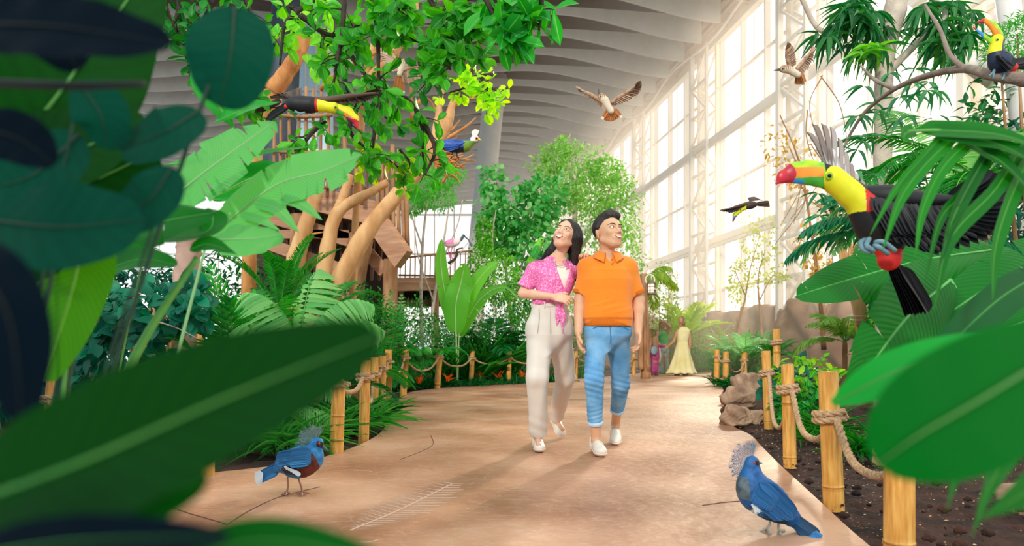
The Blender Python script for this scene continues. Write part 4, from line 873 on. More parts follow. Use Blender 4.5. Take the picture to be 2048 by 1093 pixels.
# trousers
s = SDF(); s.loft([(.76, wx0, WY+.01, .02, .06), (.82, wx0, WY+.01, .08, .09), (.89, wx0, WY+.01, .160, .122), (.97, wx0-.002, WY+.005, .164, .122), (1.06, wx0-.004, WY, .146, .108), (1.10, wx0-.004, WY, .136, .10), (1.135, wx0-.004, WY, .134, .099)], k=.03)
f1 = leg(s, khL, kkL, kaL, .98, .104, .082, .070); f2 = leg(s, khR, kkR, kaR, .96, .104, .078, .066)
def tf(P):
    d = .003*np.sin(P[:, 0]*55+1.5*np.sin(P[:, 2]*6)+P[:, 1]*20)+wr(12, 26, .002)(P); g = np.exp(-(((P-f1-A(0, 0, .06))/A(.12, .12, .1))**2).sum(1))+np.exp(-(((P-f2-A(0, 0, .1))/A(.12, .12, .13))**2).sum(1))
    return d-.005*g*np.sin(P[:, 2]*70+P[:, 0]*30)
s.fn(tf, 0, 'd'); mb = MB(); s.mesh(mb, .0055); mb.build('trousers', LINEN, wom)
mb = MB(); V = [(wx0-.004+(.139+g)*np.cos(a_), WY+(.104+g)*np.sin(a_), z) for a_ in t2 for g, z in ((-.02, 1.098), (0, 1.10), (.001, 1.105), (.001, 1.134), (-.02, 1.138))]
mb.add(V, [(i*5+j, (i+1)*5+j, (i+1)*5+j+1, i*5+j+1) for i in range(60) for j in range(4)]); mb.build('waistband', LINEN, wom)
mb = MB()
for a_ in (-2.5, -1.85, -1.2): p = A(wx0-.004+.143*math.cos(a_), WY+.108*math.sin(a_), 0); cube(mb, p+A(0, 0, 1.116), (.008, .008, .045))
mb.build('belt_loop', LINEN, wom)
mb = MB()
for x0, x1 in ((-.085, -.10), (.0, .0), (.07, .10)): tube(mb, [(wx0+x0, WY-.098, 1.09), (wx0+x0*.95+x1*.05, WY-.118, 1.0), (wx0+x1, WY-.128, .90)], .002, 5, n=10)
mb.build('pleat', mat('trouser_seam', 'b8b0a4', .8), wom)
mb = MB(); tube(mb, [Mp(1104, 520, WY-.06), Mp(1110, 527, WY-.1), Mp(1120, 532, WY-.115), Mp(1130, 527, WY-.1), Mp(1134, 520, WY-.05)], .0035, 6, n=20); mb.build('necklace', mat('silver', 'd8d4cc', .3, metal=.8), wom)
shoe(wom, A(kaL[0], 5.10, 0), 2, 0, .96); shoe(wom, A(kaR[0]-.01, 5.86, .10), 14, 24, .96)
# ================================================================ birds
def fm(name, c1, c2=None, r=.6, **k): return mat(name, c1, r, col2=c2 or c1, **k)
B_BLACK = fm('plumage_black', '06070a', '0e1218', .6, scale=20); B_YEL = fm('plumage_yellow', 'd2d40e', 'e8e21c', .6, scale=20); B_RED = fm('plumage_red', 'c01818', 'd8281e', .6, scale=20)
B_GREEN = fm('bill_green', '6fbf18', 'b8d818', .35, scale=25); B_LG = fm('bill_dark_green', '2f9a2a', '58b430', .35, scale=25); B_ORG = fm('bill_orange', 'f08018', 'f49a28', .35, scale=20); B_BLUE = fm('bill_blue', '2a8ac8', '3aa0d8', .35, scale=20); B_BRED = fm('bill_red', 'a01430', 'd02030', .35, scale=20)
B_BRN = mat('feather_brown_black', '3a2a24', .6, col2='6a5244', island=True); B_GREY = mat('feather_grey_brown', '7a6a62', .6, col2='b0a8a4', island=True); B_BLK = mat('feather_black', '050609', .55, col2='10141a', island=True)
B_EYE = fm('eye_black', '050505', r=.1); B_ERING = fm('eye_skin_green', '86b818', r=.5); FOOT = fm('foot_blue_grey', '5a8090', '7aa0a8', .6, scale=30)
K_BRN = mat('kookaburra_brown', '8a6448', .7, col2='c4a080', scale=30); K_CREAM = fm('kookaburra_cream', 'd8c4a8', 'e8dac4', .7, scale=30); K_F = mat('feather_rufous', '8a6048', .6, col2='c8ac90', island=True); K_TAIL = mat('feather_tail_rufous', 'b8682c', .6, col2='d8935a', island=True); K_WHITE = fm('feather_white', 'f0e8dc')
P_BLUE = mat('pigeon_blue', '1668a8', .6, col2='3a94cc', scale=34, col3='1f7cba', detail=3); P_BLUE2 = mat('pigeon_deep_blue', '0c4c8c', .55, col2='1c6cb0', scale=26, detail=3); P_MAR = mat('pigeon_maroon', '4a1c18', .7, col2='6e2c24', scale=40); P_GRY = mat('pigeon_grey', '3a5058', .7, col2='6a7c86', scale=30); P_WHT = fm('pigeon_white', 'dce8ee'); P_FE = mat('pigeon_feather_blue', '1a6cac', .55, col2='3a90c8', island=True); P_FE2 = mat('pigeon_feather_deep', '10508c', .55, col2='1f74b4', island=True); P_FD = mat('pigeon_feather_dark', '123c5c', .6, col2='1c5480', island=True)
LEGP = fm('leg_pink_brown', 'a0705c', 'b88a74', .6, scale=40); LEGW = fm('leg_pale', 'b8b8ac', 'c8c8bc', .6, scale=40)
G_PAR = mat('parrot_green', '48a81c', .6, col2='7ccc30', scale=50); G_PARD = mat('parrot_dark_green', '148a24', .6, col2='2fae34', scale=50)
class Bird:
    def __init__(s, name, label, cat, Y, loc, group=None): s.Y = Y; s.t = thing(name, label, cat, loc, group); s.s = SDF()
    def p(s, x, y, dy=0): return W(x, y, s.Y+dy)
    def R(s, px): return px*s.Y/F
    def cap(s, a, b, r1, r2, k=6, dy=(0, 0), sq=None, mode='u'): s.s.cap(s.p(*a, dy[0]), s.p(*b, dy[1]), s.R(r1), s.R(r2), k=s.R(k), sq=sq, mode=mode); return s
    def ell(s, c, rx, ry, rz, rot=0, k=6, dy=0, mode='u'): s.s.ell(s.p(*c, dy), (s.R(rx), s.R(rz), s.R(ry)), k=s.R(k), R=euler(0, rot, 0), mode=mode); return s
    def body(s, name, mats, fn=None, h=1.6, noise=0):
        if noise: s.s.fn(lambda P: s.R(noise)*np.sin(P[:, 0]/s.R(3))*np.sin(P[:, 2]/s.R(3.6)+P[:, 1]/s.R(5)), 0, 'd')
        mb = MB(); f = (lambda P: fn(1024+P[:, 0]*F/s.Y, HY-(P[:, 2]-CH)*F/s.Y, (P[:, 1]-s.Y)*F/s.Y)) if fn else None
        s.s.mesh(mb, s.R(h), f, pad=s.R(8)); o = mb.build(name, mats, s.t); s.s = SDF(); return o
    def fan(s, name, m, B, T, n, w, dB=(0, 0), dT=(0, 0), up=(0, -1, .2), parent=None, droop=True, jit=0.04, tp=None):
        rs = lambda L, m_: np.stack([np.interp(np.linspace(0, 1, m_), np.linspace(0, 1, len(L)), [q[i] for q in L]) for i in (0, 1)], 1)
        b, t = rs(B, n), rs(T, n); f = np.linspace(0, 1, n); P = np.array([s.p(*q, dB[0]*(1-g)+dB[1]*g) for q, g in zip(b, f)]); Q = np.array([s.p(*q, dT[0]*(1-g)+dT[1]*g-.0006*i) for i, (q, g) in enumerate(zip(t, f))])
        D = Q-P; L = np.linalg.norm(D, axis=1)*(1+rng.uniform(-jit, jit, n)); mb = MB(); N = np.broadcast_to(A(*up), (n, 3))+rng.normal(0, .05, (n, 3))
        scatter(mb, tp or TP_FEATHER, P, D, N, L, s.R(w)*rng.uniform(.92, 1.08, n)); return mb.build(name, m, parent or s.t)
    def eye(s, x, y, r, dy, ring=None, col=None):
        if ring: e = SDF(); e.ell(s.p(x, y, dy), (s.R(r*1.9), s.R(r*.6), s.R(r*1.9))); mb = MB(); e.mesh(mb, s.R(r*.25)); mb.build('eye_ring', ring, s.t)
        e = SDF(); e.ell(s.p(x, y, dy-s.R(r*.45)), s.R(r)); mb = MB(); e.mesh(mb, s.R(r*.25)); mb.build('eye', col or B_EYE, s.t)
    def foot(s, pts, r, m, name='leg'):
        mb = MB()
        for P in pts: tube(mb, [s.p(*q) if len(q) == 2 else s.p(q[0], q[1], q[2]) for q in P], s.R(r), 6, n=8)
        return mb.build(name, m, s.t)
# --- large flying toucan, right foreground
b = Bird('toucan', 'large toucan flying low with spread wings at the right, wrinkled feet tucked under it', 'bird', 2.2, W(1760, 460, 2.2))
for a_, c_, r1, r2 in (((1648, 352), (1618, 345), 25, 25), ((1618, 345), (1590, 346), 25, 21), ((1590, 346), (1567, 354), 21, 13), ((1567, 354), (1553, 367), 13, 3)): b.cap(a_, c_, r1, r2, k=4, sq=A(1, 1.9, 1))
def billc(x, y, d):
    m = np.zeros(len(x), int); m[y > 354] = 1; m[(x > 1584) & (x < 1642) & (y > 338) & (y < 360) & (y < 338+(1642-x)*.02+19)] = 2
    m[(y > 356) & (y > 370-(1640-x)*.2) & (x < 1606)] = 3; m[x < 1580-(y-350)*.0+8*np.sin((y-330)/14)] = 4; m[(x < 1557)] = 4; m[x > 1645] = 5; return m
b.body('bill', [B_GREEN, B_LG, B_ORG, B_BLUE, B_BRED, B_BLACK], billc, h=1.3)
b.ell((1647, 352), 4, 26, 14, rot=-4, k=1, dy=0).body('bill_band', [B_BLACK], h=1.2); b.cap((1664, 358), (1702, 388), 25, 24, k=10).cap((1702, 388), (1742, 420), 24, 34, k=14).ell((1762, 440), 52, 62, 44, rot=-35, k=20).cap((1770, 460), (1780, 510), 44, 22, k=20).ell((1778, 522), 22, 20, 18, k=6)
def bodyc(x, y, d):
    m = np.zeros(len(x), int); yel = (x < 1727) & (y < 428) & (y > 344+(x-1684)*1.15) | (x < 1682) & (y > 330+(x-1660)*.1); m[yel] = 1
    m[(x > 1716) & (x < 1732) & (y > 380) & (y < 430) & (y > 344+(x-1684)*1.15)] = 2; m[(y > 502) & (x > 1740)] = 2; return m
b.body('body', [B_BLACK, B_YEL, B_RED], bodyc, h=1.7)
b.eye(1659, 352, 4.2, -b.R(22), B_ERING)
b.fan('tail', B_BLK, [(1772, 528), (1794, 528)], [(1822, 636), (1866, 625)], 8, 26, (0, 0), (.1, .1))
b.fan('far_wing', B_GREY, [(1650, 335), (1662, 350), (1700, 382), (1716, 390)], [(1618, 256), (1634, 236), (1662, 236), (1682, 262), (1696, 300), (1708, 332), (1724, 354), (1752, 374)], 10, 13, (.06, .06), (.2, .12), up=(.2, -1, 0))
b.fan('far_wing_coverts', mat('feather_white_grey', 'a8a6a6', .6, col2='dad8d6', island=True), [(1655, 342), (1700, 385)], [(1636, 296), (1664, 292), (1686, 322), (1714, 362)], 10, 14, (.05, .05), (.12, .1), up=(.2, -1, 0))
b.fan('near_wing', B_BLK, [(1890, 405), (1860, 425), (1800, 425), (1760, 430)], [(1985, 340), (2012, 360), (2032, 406), (2020, 440), (1990, 470), (1930, 492), (1885, 508), (1840, 495), (1790, 480)], 26, 26, (-.03, -.06), (-.18, -.08), up=(0, -1, .35))
b.fan('near_wing_coverts', B_BLK, [(1740, 395), (1900, 400)], [(1790, 470), (1840, 470), (1900, 470), (1960, 430)], 18, 30, (-.07, -.05), (-.10, -.12), up=(0, -1, .35))
mb = MB(); tube(mb, [b.p(1722, 388, .0), b.p(1780, 392, -.05), b.p(1850, 398, -.07), b.p(1915, 398, -.1)], [b.R(17), b.R(22), b.R(14), b.R(5)], 12, n=16); mb.build('wing_arm', B_BLACK, b.t)
b.foot([[(1730, 480, -.08), (1722, 486, -.1), (1726, 500, -.11), (1742, 505, -.1)], [(1738, 478, -.09), (1733, 492, -.12), (1748, 502, -.11)], [(1750, 486, -.1), (1766, 484, -.12), (1790, 502, -.1)], [(1748, 492, -.11), (1756, 494, -.12), (1776, 508, -.1)]], 5, FOOT, 'foot')
# --- flying toucan at the upper left
b = Bird('toucan', 'toucan flying at the upper left with lowered red-tipped bill', 'bird', 4.0, W(610, 215, 4))
for a_, c_, r1, r2 in (((676, 218), (695, 224), 10, 11), ((695, 224), (710, 238), 11, 8), ((710, 238), (716, 258), 8, 2)): b.cap(a_, c_, r1, r2, k=3, sq=A(1, 1.7, 1))
def bc(x, y, d):
    m = np.zeros(len(x), int); u = (y-216)-(x-676)*.62; m[u > 1] = 2; m[(u > 5) & (x > 695)] = 3; m[(u > 3) & (x < 690)] = 1; m[y > 241+(x-712)*.3] = 4; return m
b.body('bill', [B_YEL, B_LG, B_ORG, B_BLUE, B_BRED], bc, h=.8)
b.cap((668, 216), (644, 213), 11, 9, k=4).cap((644, 213), (625, 210), 10, 15, k=8).ell((603, 209), 32, 17, 16, rot=4, k=8)
b.body('body', [B_BLACK, B_YEL, B_RED], lambda x, y, d: np.where(x > 637, 1, np.where(x > 633, 2, 0)), h=.9)
b.eye(671, 215, 2, -b.R(9.5), B_ERING)
b.fan('tail', B_BLK, [(585, 206), (580, 215)], [(536, 232), (528, 245)], 6, 12, (0, 0), (.05, .05))
b.fan('far_wing', B_BRN, [(598, 200), (575, 200)], [(598, 172), (585, 178), (560, 182), (540, 190)], 9, 12, (.03, .03), (.15, .25), up=(0, -.6, 1))
b.fan('near_wing', B_BRN, [(640, 203), (700, 192), (730, 188)], [(648, 214), (680, 208), (722, 205), (745, 195), (765, 176)], 18, 10, (.09, -.1), (.06, -.2), up=(0, -.6, 1))
mb = MB(); tube(mb, [b.p(612, 202, 0), b.p(650, 200, .04), b.p(700, 192, -.05), b.p(752, 186, -.18)], [b.R(9), b.R(7), b.R(5), b.R(2)], 8, n=12); mb.build('wing_arm', B_BRN, b.t)
b.ell((574, 213), 6, 5, 5); b.body('vent', [B_RED], h=.8); b.foot([[(590, 222, -.03), (600, 227, -.04), (610, 225, -.03)]], 2, FOOT, 'foot')
# --- small flying toucan before the windows
b = Bird('toucan', 'small distant toucan gliding before the windows with yellow throat and bill', 'bird', 7.5, W(1505, 410, 7.5))
b.cap((1482, 420), (1470, 430), 4, 4.5, k=2).cap((1470, 430), (1466, 443), 4.2, 1.5, k=2); b.body('bill', [B_YEL, B_BRED, B_BLUE], lambda x, y, d: np.where(y > 437, 1, np.where(y > 430+(x-1470)*-.2+3, 2, 0)), h=.6)
b.cap((1490, 417), (1484, 419), 3.4, 4, k=2).ell((1501, 411), 14, 7.5, 7, rot=-12, k=3); b.body('body', [B_BRN, B_YEL], lambda x, y, d: np.where(x < 1491, 1, 0)*((y > 412)*1), h=.7)  # brown instead of black: haze is put into the plumage colour
b.fan('tail', B_BRN, [(1510, 408), (1512, 412)], [(1541, 403), (1540, 412)], 5, 5, (0, 0), (0, 0))
b.fan('far_wing', B_BRN, [(1500, 404), (1512, 402)], [(1497, 394), (1510, 392), (1526, 400)], 8, 5, (.02, .02), (.1, .1), up=(0, -.6, 1))
b.fan('near_wing', B_BRN, [(1492, 408), (1462, 418)], [(1478, 421), (1460, 426), (1440, 421)], 12, 5, (0, -.1), (0, -.15), up=(0, -.6, 1))
mb = MB(); tube(mb, [b.p(1500, 406, 0), b.p(1475, 413, -.05), b.p(1448, 421, -.13)], [b.R(4), b.R(3), b.R(1)], 8, n=8); mb.build('wing_arm', B_BRN, b.t)
b.eye(1481, 420, 1, -b.R(4))
# --- perched toucan, top right
b = Bird('toucan', 'toucan perched on the high branch at the top right with its bill open', 'bird', 4.2, W(2003, 150, 4.2))
for a_, c_, r1, r2 in (((1997, 70), (1985, 50), 9, 7.5), ((1985, 50), (1969, 41), 7.5, 4.5), ((1969, 41), (1953, 45), 4.5, 1.5)): b.cap(a_, c_, r1, r2, k=2, sq=A(1, 1.6, 1))
b.body('upper_bill', [B_GREEN, B_ORG, B_BRED], lambda x, y, d: np.where(x < 1967, 2, np.where((y-50) > (x-1985)*1.2+4, 1, 0)), h=.8)
for a_, c_, r1, r2 in (((1986, 86), (1968, 72), 5, 4), ((1968, 72), (1946, 54), 4, 1.2)): b.cap(a_, c_, r1, r2, k=2, sq=A(1, 1.6, 1))
b.body('lower_bill', [B_GREEN, B_BLUE, B_BRED], lambda x, y, d: np.where(x < 1952, 2, np.where(x < 1966, 1, 0)), h=.8)
b.ell((1994, 80), 11, 11, 10).cap((1994, 84), (1990, 104), 11, 13, k=5).ell((2002, 125), 25, 21, 20, rot=35, k=10).ell((2022, 135), 13, 10, 10, k=4)
def pc(x, y, d):
    m = np.zeros(len(x), int); m[(x < 2000-(y-80)*.25) & (y < 108) & (y > 70)] = 1; m[(x > 2012) & (y > 126)] = 2; return m
b.body('body', [fm('plumage_blue_black', '0c1a30', '142848', .5, scale=20), B_YEL, B_RED], pc, h=.9)
b.eye(1995, 80, 2, -b.R(9), B_ERING); b.fan('tail', B_BLK, [(2022, 126), (2020, 134)], [(2066, 118), (2066, 134)], 6, 14)
b.fan('wing', B_BLK, [(1990, 112), (2002, 106)], [(2022, 140), (2034, 128)], 7, 14, (-.04, -.05), (-.07, -.06))
b.foot([[(1990, 138), (1984, 147, -.03), (1978, 152, -.03)], [(1990, 140), (1987, 149, -.03), (1986, 158, -.02)], [(2008, 142), (2008, 152, -.03), (2004, 160, -.03)]], 1.8, FOOT, 'foot')
# --- kookaburras
def kook(label, Y, body, beak, tailB, tailT, wings, headc, sz=1):
    b = Bird('kookaburra', label, 'bird', Y, W(*body[0], Y))
    (h0, h1), hr = headc; b.cap(body[0], body[1], 8*sz, 6*sz, k=5).ell((h0, h1), hr, hr*.95, hr, k=5)
    b.body('body', [K_BRN, K_CREAM], lambda x, y, d: (((y-h1)*.6+(x-h0)*.1+2*np.sin(x*1.7)) > 1.5).astype(int), h=.7)
    b.cap(beak[0], beak[1], 3.2*sz, .8, k=2); b.body('beak', [fm('beak_grey_brown', '5a4a40')], h=.6)
    b.eye(h0-1, h1-.5, 1.3, -b.R(hr*.85))
    b.fan('tail', K_TAIL, tailB, tailT, 9, 8*sz, (0, 0), (.06, .06)); b.fan('tail_tip', K_WHITE, [tuple(.22*np.array(q)+.78*np.array(r)) for q, r in zip([tailB[0], tailB[-1]], [tailT[0], tailT[-1]])], [tuple(1.04*np.array(r)-.04*np.array(q)) for q, r in zip([tailB[0], tailB[-1]], [tailT[0], tailT[-1]])], 9, 7*sz, (.05, .05), (.065, .065))
    for nm, B, T, n, w, dB, dT in wings:
        b.fan(nm, K_F, B, T, n, w, dB, dT, up=(.1, -1, .3)); mb = MB(); tube(mb, [b.p(*q, dB[0]+(dB[1]-dB[0])*i/(len(B)-1)) for i, q in enumerate(B)], [b.R(4*sz)]*(len(B)-1)+[b.R(1.5)], 8, n=10); mb.build('wing_arm', K_BRN, b.t)
    return b
kook('brown kookaburra flying under the ceiling baffles with fanned tail', 6.2, [(1209, 200), (1222, 222)], [(1199, 188), (1197, 178)], [(1218, 218), (1228, 218)], [(1204, 238), (1215, 243), (1228, 244), (1243, 234)],
     [('right_wing', [(1219, 208), (1250, 187), (1272, 172)], [(1228, 210), (1245, 207), (1262, 198), (1278, 186), (1284, 170), (1280, 160)], 20, 7, (0, -.1), (0, -.2)), ('left_wing', [(1208, 205), (1182, 190), (1162, 180)], [(1206, 218), (1192, 205), (1175, 196), (1158, 184), (1150, 172)], 14, 6, (0, .2), (0, .3))], ((1203, 193), 7))
kook('pale kookaburra flying in front of the sunlit windows, wings raised', 6.2, [(1575, 138), (1596, 150)], [(1562, 139), (1547, 141)], [(1594, 148), (1602, 146)], [(1592, 168), (1600, 170), (1612, 168)],
     [('left_wing', [(1580, 134), (1574, 115), (1572, 98)], [(1592, 125), (1590, 108), (1588, 95), (1576, 84)], 12, 8, (0, -.06), (0, -.12)), ('right_wing', [(1592, 140), (1608, 120), (1622, 104)], [(1600, 152), (1618, 138), (1630, 118), (1630, 92)], 14, 8, (0, .1), (0, .2))], ((1567, 138), 7.5))
kook('kookaburra with fanned wings flying behind the hanging leaves, upper left of centre', 5.6, [(806, 128), (800, 148)], [(812, 122), (821, 118)], [(798, 148), (804, 150)], [(788, 182), (796, 186), (806, 186)],
     [('right_wing', [(806, 142), (828, 134), (845, 134)], [(810, 166), (824, 170), (840, 160), (852, 142)], 14, 9, (0, -.08), (0, -.12)), ('left_wing', [(800, 138), (792, 122), (786, 108)], [(780, 140), (766, 122), (758, 104), (766, 92)], 12, 9, (0, .1), (0, .16))], ((809, 126), 7))
# --- turaco
b = Bird('turaco', 'blue and green bird with white crest perched among the bare branches', 'bird', 8.0, W(910, 306, 8))
b.ell((908, 292), 31, 13, 13, rot=6, k=8).cap((932, 292), (946, 282), 10, 7, k=8).ell((950, 277), 7, 7, 6, k=4)
b.body('body', [fm('plumage_royal_blue', '1a3c8c', '2a5cb0', .5, scale=60), fm('plumage_olive', '7a9a20', '5c8a24', .6, scale=40), K_WHITE, fm('plumage_navy', '101a30')], lambda x, y, d: np.where(x > 941, np.where(y < 284, 2, 1), np.where((x > 928) & (y > 284), 1, np.where(y > 298, 3, 0))), h=.8)
b.cap((957, 278), (962, 281), 2, 1); b.body('beak', [B_YEL], h=.5); b.eye(953, 277, 1.6, -b.R(5.5), B_RED)
b.fan('crest', K_WHITE, [(946, 272), (954, 271)], [(944, 262), (950, 258), (957, 260)], 7, 3); b.fan('tail', B_BLK, [(885, 288), (885, 294)], [(862, 284), (864, 292)], 5, 7)
b.fan('wing', mat('feather_royal_blue', '1c3f90', .5, col2='3568b8', island=True), [(930, 285), (920, 292)], [(890, 284), (884, 292), (892, 300)], 8, 10, (-.07, -.07), (-.06, -.06))
b.foot([[(905, 303), (905, 312), (901, 318)], [(914, 303), (914, 312), (918, 317)]], 1.4, B_EYE, 'leg')
# --- spoonbill
b = Bird('spoonbill', 'pale pink long-legged wading bird on a branch beside the grey column', 'bird', 16.5, W(900, 522, 16.5))
b.ell((903, 487), 15, 8.5, 8, rot=-8, k=5).cap((914, 486), (923, 478), 4, 3, k=4).cap((923, 478), (927, 472), 2.6, 3, k=3)
b.body('body', [fm('plumage_pale_pink', 'f0d4d0', 'f6e4dc', .7, scale=20), fm('plumage_pink', 'f070b8', 'f49ccc', .7, scale=20), P_GRY], lambda x, y, d: np.where(x > 921, 2, np.where((x < 908) & (y < 490), 1, 0)), h=.7)
b.cap((929, 473), (937, 480), 1.6, 1.3, k=1).cap((937, 480), (943, 491), 1.2, 2.4, k=1); b.body('bill', [P_GRY], h=.5)
b.foot([[(899, 494), (897, 505), (901, 518)], [(905, 494), (902, 506), (905, 520)]], 1.2, fm('leg_pink', 'e86aa8')); b.eye(928, 472, .8, -b.R(2.6))
# branch below it
mb = MB(); tube(mb, [W(896, 527, 16.5), W(908, 520, 16.5), W(914, 510, 16.5), W(914, 500, 16.5), W(926, 496, 16.5)], [.04, .035, .03, .025, .015], 7, n=14); tag(mb.build('perch_branch', BARK_D, None), 'short dark crooked branch under the pink wading bird', 'branch')
# --- parrot on the shoulder
b = Bird('parrot', "small green parrot perched on the woman's shoulder", 'bird', 4.98, W(1069, 514, 4.98))
b.ell((1074, 498), 9, 15, 8.5, rot=24, k=4).ell((1082, 482), 6.5, 6.5, 6, k=5); b.body('body', [G_PAR, fm('plumage_lime', '9cc820'), fm('plumage_brown_green', '4a5a24', '6a6a30', scale=40)], lambda x, y, d: np.where((x < 1072) & (y > 506), 1, np.where((x > 1077) & (y > 490) & (y > 560-(x-1040)), 2, 0)), h=.7)
b.cap((1086, 480), (1089, 484), 2.3, 1.2, k=1); b.body('beak', [fm('beak_dark', '2a2624')], h=.45); b.eye(1084, 480, 1.2, -b.R(5.3))
b.fan('tail', G_PAR, [(1066, 508), (1070, 512)], [(1052, 528), (1056, 532)], 4, 6, (0, 0), (.02, .02)); b.fan('wing', G_PARD, [(1076, 490), (1080, 496)], [(1062, 512), (1068, 516)], 5, 7, (-.03, -.03), (-.03, -.03))
b.foot([[(1073, 510, -.01), (1072, 515, -.02), (1077, 517, -.03)], [(1077, 508, -.01), (1078, 514, -.02), (1083, 516, -.03)]], 1.1, P_GRY, 'foot')
# --- two parrots on the rope
for (x, y, hd, lab, wd) in ((837, 711, (840, 700), 'left one of the two green parrots on the rope, with a pale blue brow', 9.5), (855, 708, (851, 696), 'right one of the two green parrots on the rope, the taller one', 9.5)):
    b = Bird('parrot', lab, 'bird', 12.0, W(x, y+11, 12)); b.ell((x, y), wd, 12, 9, rot=4, k=4).ell(hd, 6, 6, 6, k=5)
    b.body('body', [fm('plumage_leaf_green', '2a8a1c', '3ca42a', scale=40), fm('plumage_sky', 'b8d4f0'), fm('plumage_deep_green', '0a5c1c', '0f7424', scale=40)], lambda px, py, d: np.where((np.hypot(px-hd[0]-1, py-hd[1]+4) < 2.6), 1, np.where(py > y+1, 2, 0)), h=.8)
    b.fan('tail', G_PARD, [(x-2, y+8), (x+2, y+8)], [(x-3, y+24), (x+1, y+24)], 4, 4, (.02, .02), (.04, .04)); b.eye(hd[0]+(2 if hd[0] > 838 and x < 850 else -2), hd[1]+1, 1, -b.R(5)); b.cap((hd[0]+(-5 if x > 850 else 4), hd[1]+1), (hd[0]+(-6 if x > 850 else 5), hd[1]+4), 1.6, .8); b.body('beak', [MATS['beak_dark']], h=.5)
# --- crowned pigeons
def crest(b, c, r0, r1, a0, a1, n, m, m2, dy=0):
    mb = MB(); mt = MB()
    for i in range(n):
        a_ = math.radians(a0+(a1-a0)*i/(n-1)); R_ = r1*rng.uniform(.78, 1.0); q0 = b.p(c[0]+r0*math.cos(a_), c[1]-r0*math.sin(a_), dy+rng.uniform(-.008, .008)); q1 = b.p(c[0]+R_*math.cos(a_+.05), c[1]-R_*math.sin(a_+.05), dy+rng.uniform(-.03, .03))
        tube(mb, [q0, q1], b.R(.45), 4, n=6)
        for f_ in np.linspace(.35, .98, 7):
            p = q0+(q1-q0)*f_; d_ = nrm(q1-q0); sd = np.cross(d_, A(0, 1, 0))
            for sg in (-1, 1): tube(mb, [p, p+(sd*sg+d_*.9)*b.R(2.2+1.6*f_)], b.R(.3), 3, n=3)
        if i % 2 == 0:
            e = q1; tube(mt, [e-(q1-q0)*.05, e, e+(q1-q0)*.03], [b.R(1), b.R(2.0), b.R(.8)], 6)
    o = mb.build('crest', m, b.t); mt.build('crest_tip', m2, o)
b = Bird('crowned_pigeon', 'blue crowned pigeon with maroon breast and white tail tip, left of the path', 'bird', 3.5, W(590, 990, 3.5)*A(1, 1, 0))
b.ell((606, 925), 43, 30, 27, rot=-24, k=12).ell((585, 920), 34, 20, 24, rot=-12, k=14).cap((625, 915), (632, 893), 15, 11, k=10).ell((633, 888), 14, 12.5, 11, k=5).cap((570, 930), (556, 938), 13, 9, k=8)
def pl(x, y, d):
    m = np.zeros(len(x), int); ch = ((x-621)/20)**2+((y-932)/30)**2 < 1; m[ch] = 1; m[(x > 636) & (y > 882) & (y < 892+(x-636)*.5) & (y > 880+(x-636)*.5)] = 2; m[(x < 560) & (y < 925)] = 3; return m
b.body('body', [P_BLUE, P_MAR, B_BLACK, P_GRY], pl, h=1.1, noise=.6)
b.cap((645, 893), (656, 903), 3.2, 1.4, k=2); b.body('beak', [P_GRY], h=.6); b.eye(638, 888, 2.4, -b.R(10.5), None, fm('eye_red', 'b01c14'))
b.fan('tail', P_FE, [(562, 928), (560, 942)], [(517, 952), (516, 962)], 7, 15, (.02, 0), (0, .0)); b.fan('tail_tip', P_WHT, [(526, 947), (525, 958)], [(511, 955), (510, 964)], 6, 17, (-.008, -.008), (-.008, -.008))
b.fan('wing', P_FE, [(612, 902), (618, 926)], [(552, 912), (548, 926), (560, 940)], 14, 14, (-.065, -.07), (-.05, -.065), up=(0, -1, .1)); b.fan('wing_coverts', P_FE, [(622, 900), (622, 926)], [(580, 905), (576, 930)], 12, 13, (-.072, -.078), (-.07, -.078), up=(0, -1, .1))
b.fan('wing_bar', P_WHT, [(574, 934), (592, 944)], [(570, 938), (600, 952)], 7, 8, (-.082, -.085), (-.08, -.084)); b.fan('wing_edge', mat('feather_maroon_black', '1a1010', .6, col2='4a1c14', island=True), [(600, 944), (604, 948)], [(560, 934), (566, 944)], 6, 9, (-.078, -.08), (-.07, -.075))
crest(b, (630, 888), 10, 38, 62, 208, 26, mat('crest_grey', '7a98a0', .8, col2='a8bcc0', island=True), P_GRY)
g1 = .78*F/3.5+699
b.foot([[(575, 955), (576, 975), (573, 985)], [(573, 984), (564, 990, -.05)], [(573, 984), (584, 989, -.04)], [(573, 984), (572, 991, -.07)]], 1.9, LEGP, 'leg'); b.foot([[(597, 958), (603, 976), (604, 986)], [(604, 985), (592, 988, -.02)], [(604, 985), (618, 987, -.03)], [(604, 985), (604, 992, -.07)]], 1.9, LEGP, 'leg')
b = Bird('crowned_pigeon', 'deep blue crowned pigeon seen from behind at the lower right of the path', 'bird', 2.78, W(1545, 1066, 2.78)*A(1, 1, 0))
b.ell((1530, 997), 62, 37, 36, rot=38, k=14).ell((1507, 985), 27, 32, 28, rot=0, k=18).cap((1502, 965), (1504, 935), 22, 14, k=14).ell((1504, 926), 14, 14, 12, k=6).ell((1502, 950), 17, 20, 15, k=10).cap((1570, 1025), (1592, 1044), 24, 15, k=10)
def pr(x, y, d):
    m = np.zeros(len(x), int); m[(x < 1490+(y-975)*.05) & (y > 952) & (y < 996)] = 1; m[(x > 1506) & (y > 920) & (y < 930)] = 2; m[(y > 1034) & (x < 1568)] = 3; m[(((x-1513)/16)**2+((y-1018)/8)**2 < 1) & (d < 0)] = 4; return m
b.body('body', [P_BLUE2, P_GRY, B_BLACK, fm('plumage_dark_teal', '0c3048', '14405c'), P_WHT], pr, h=1.2, noise=.6)
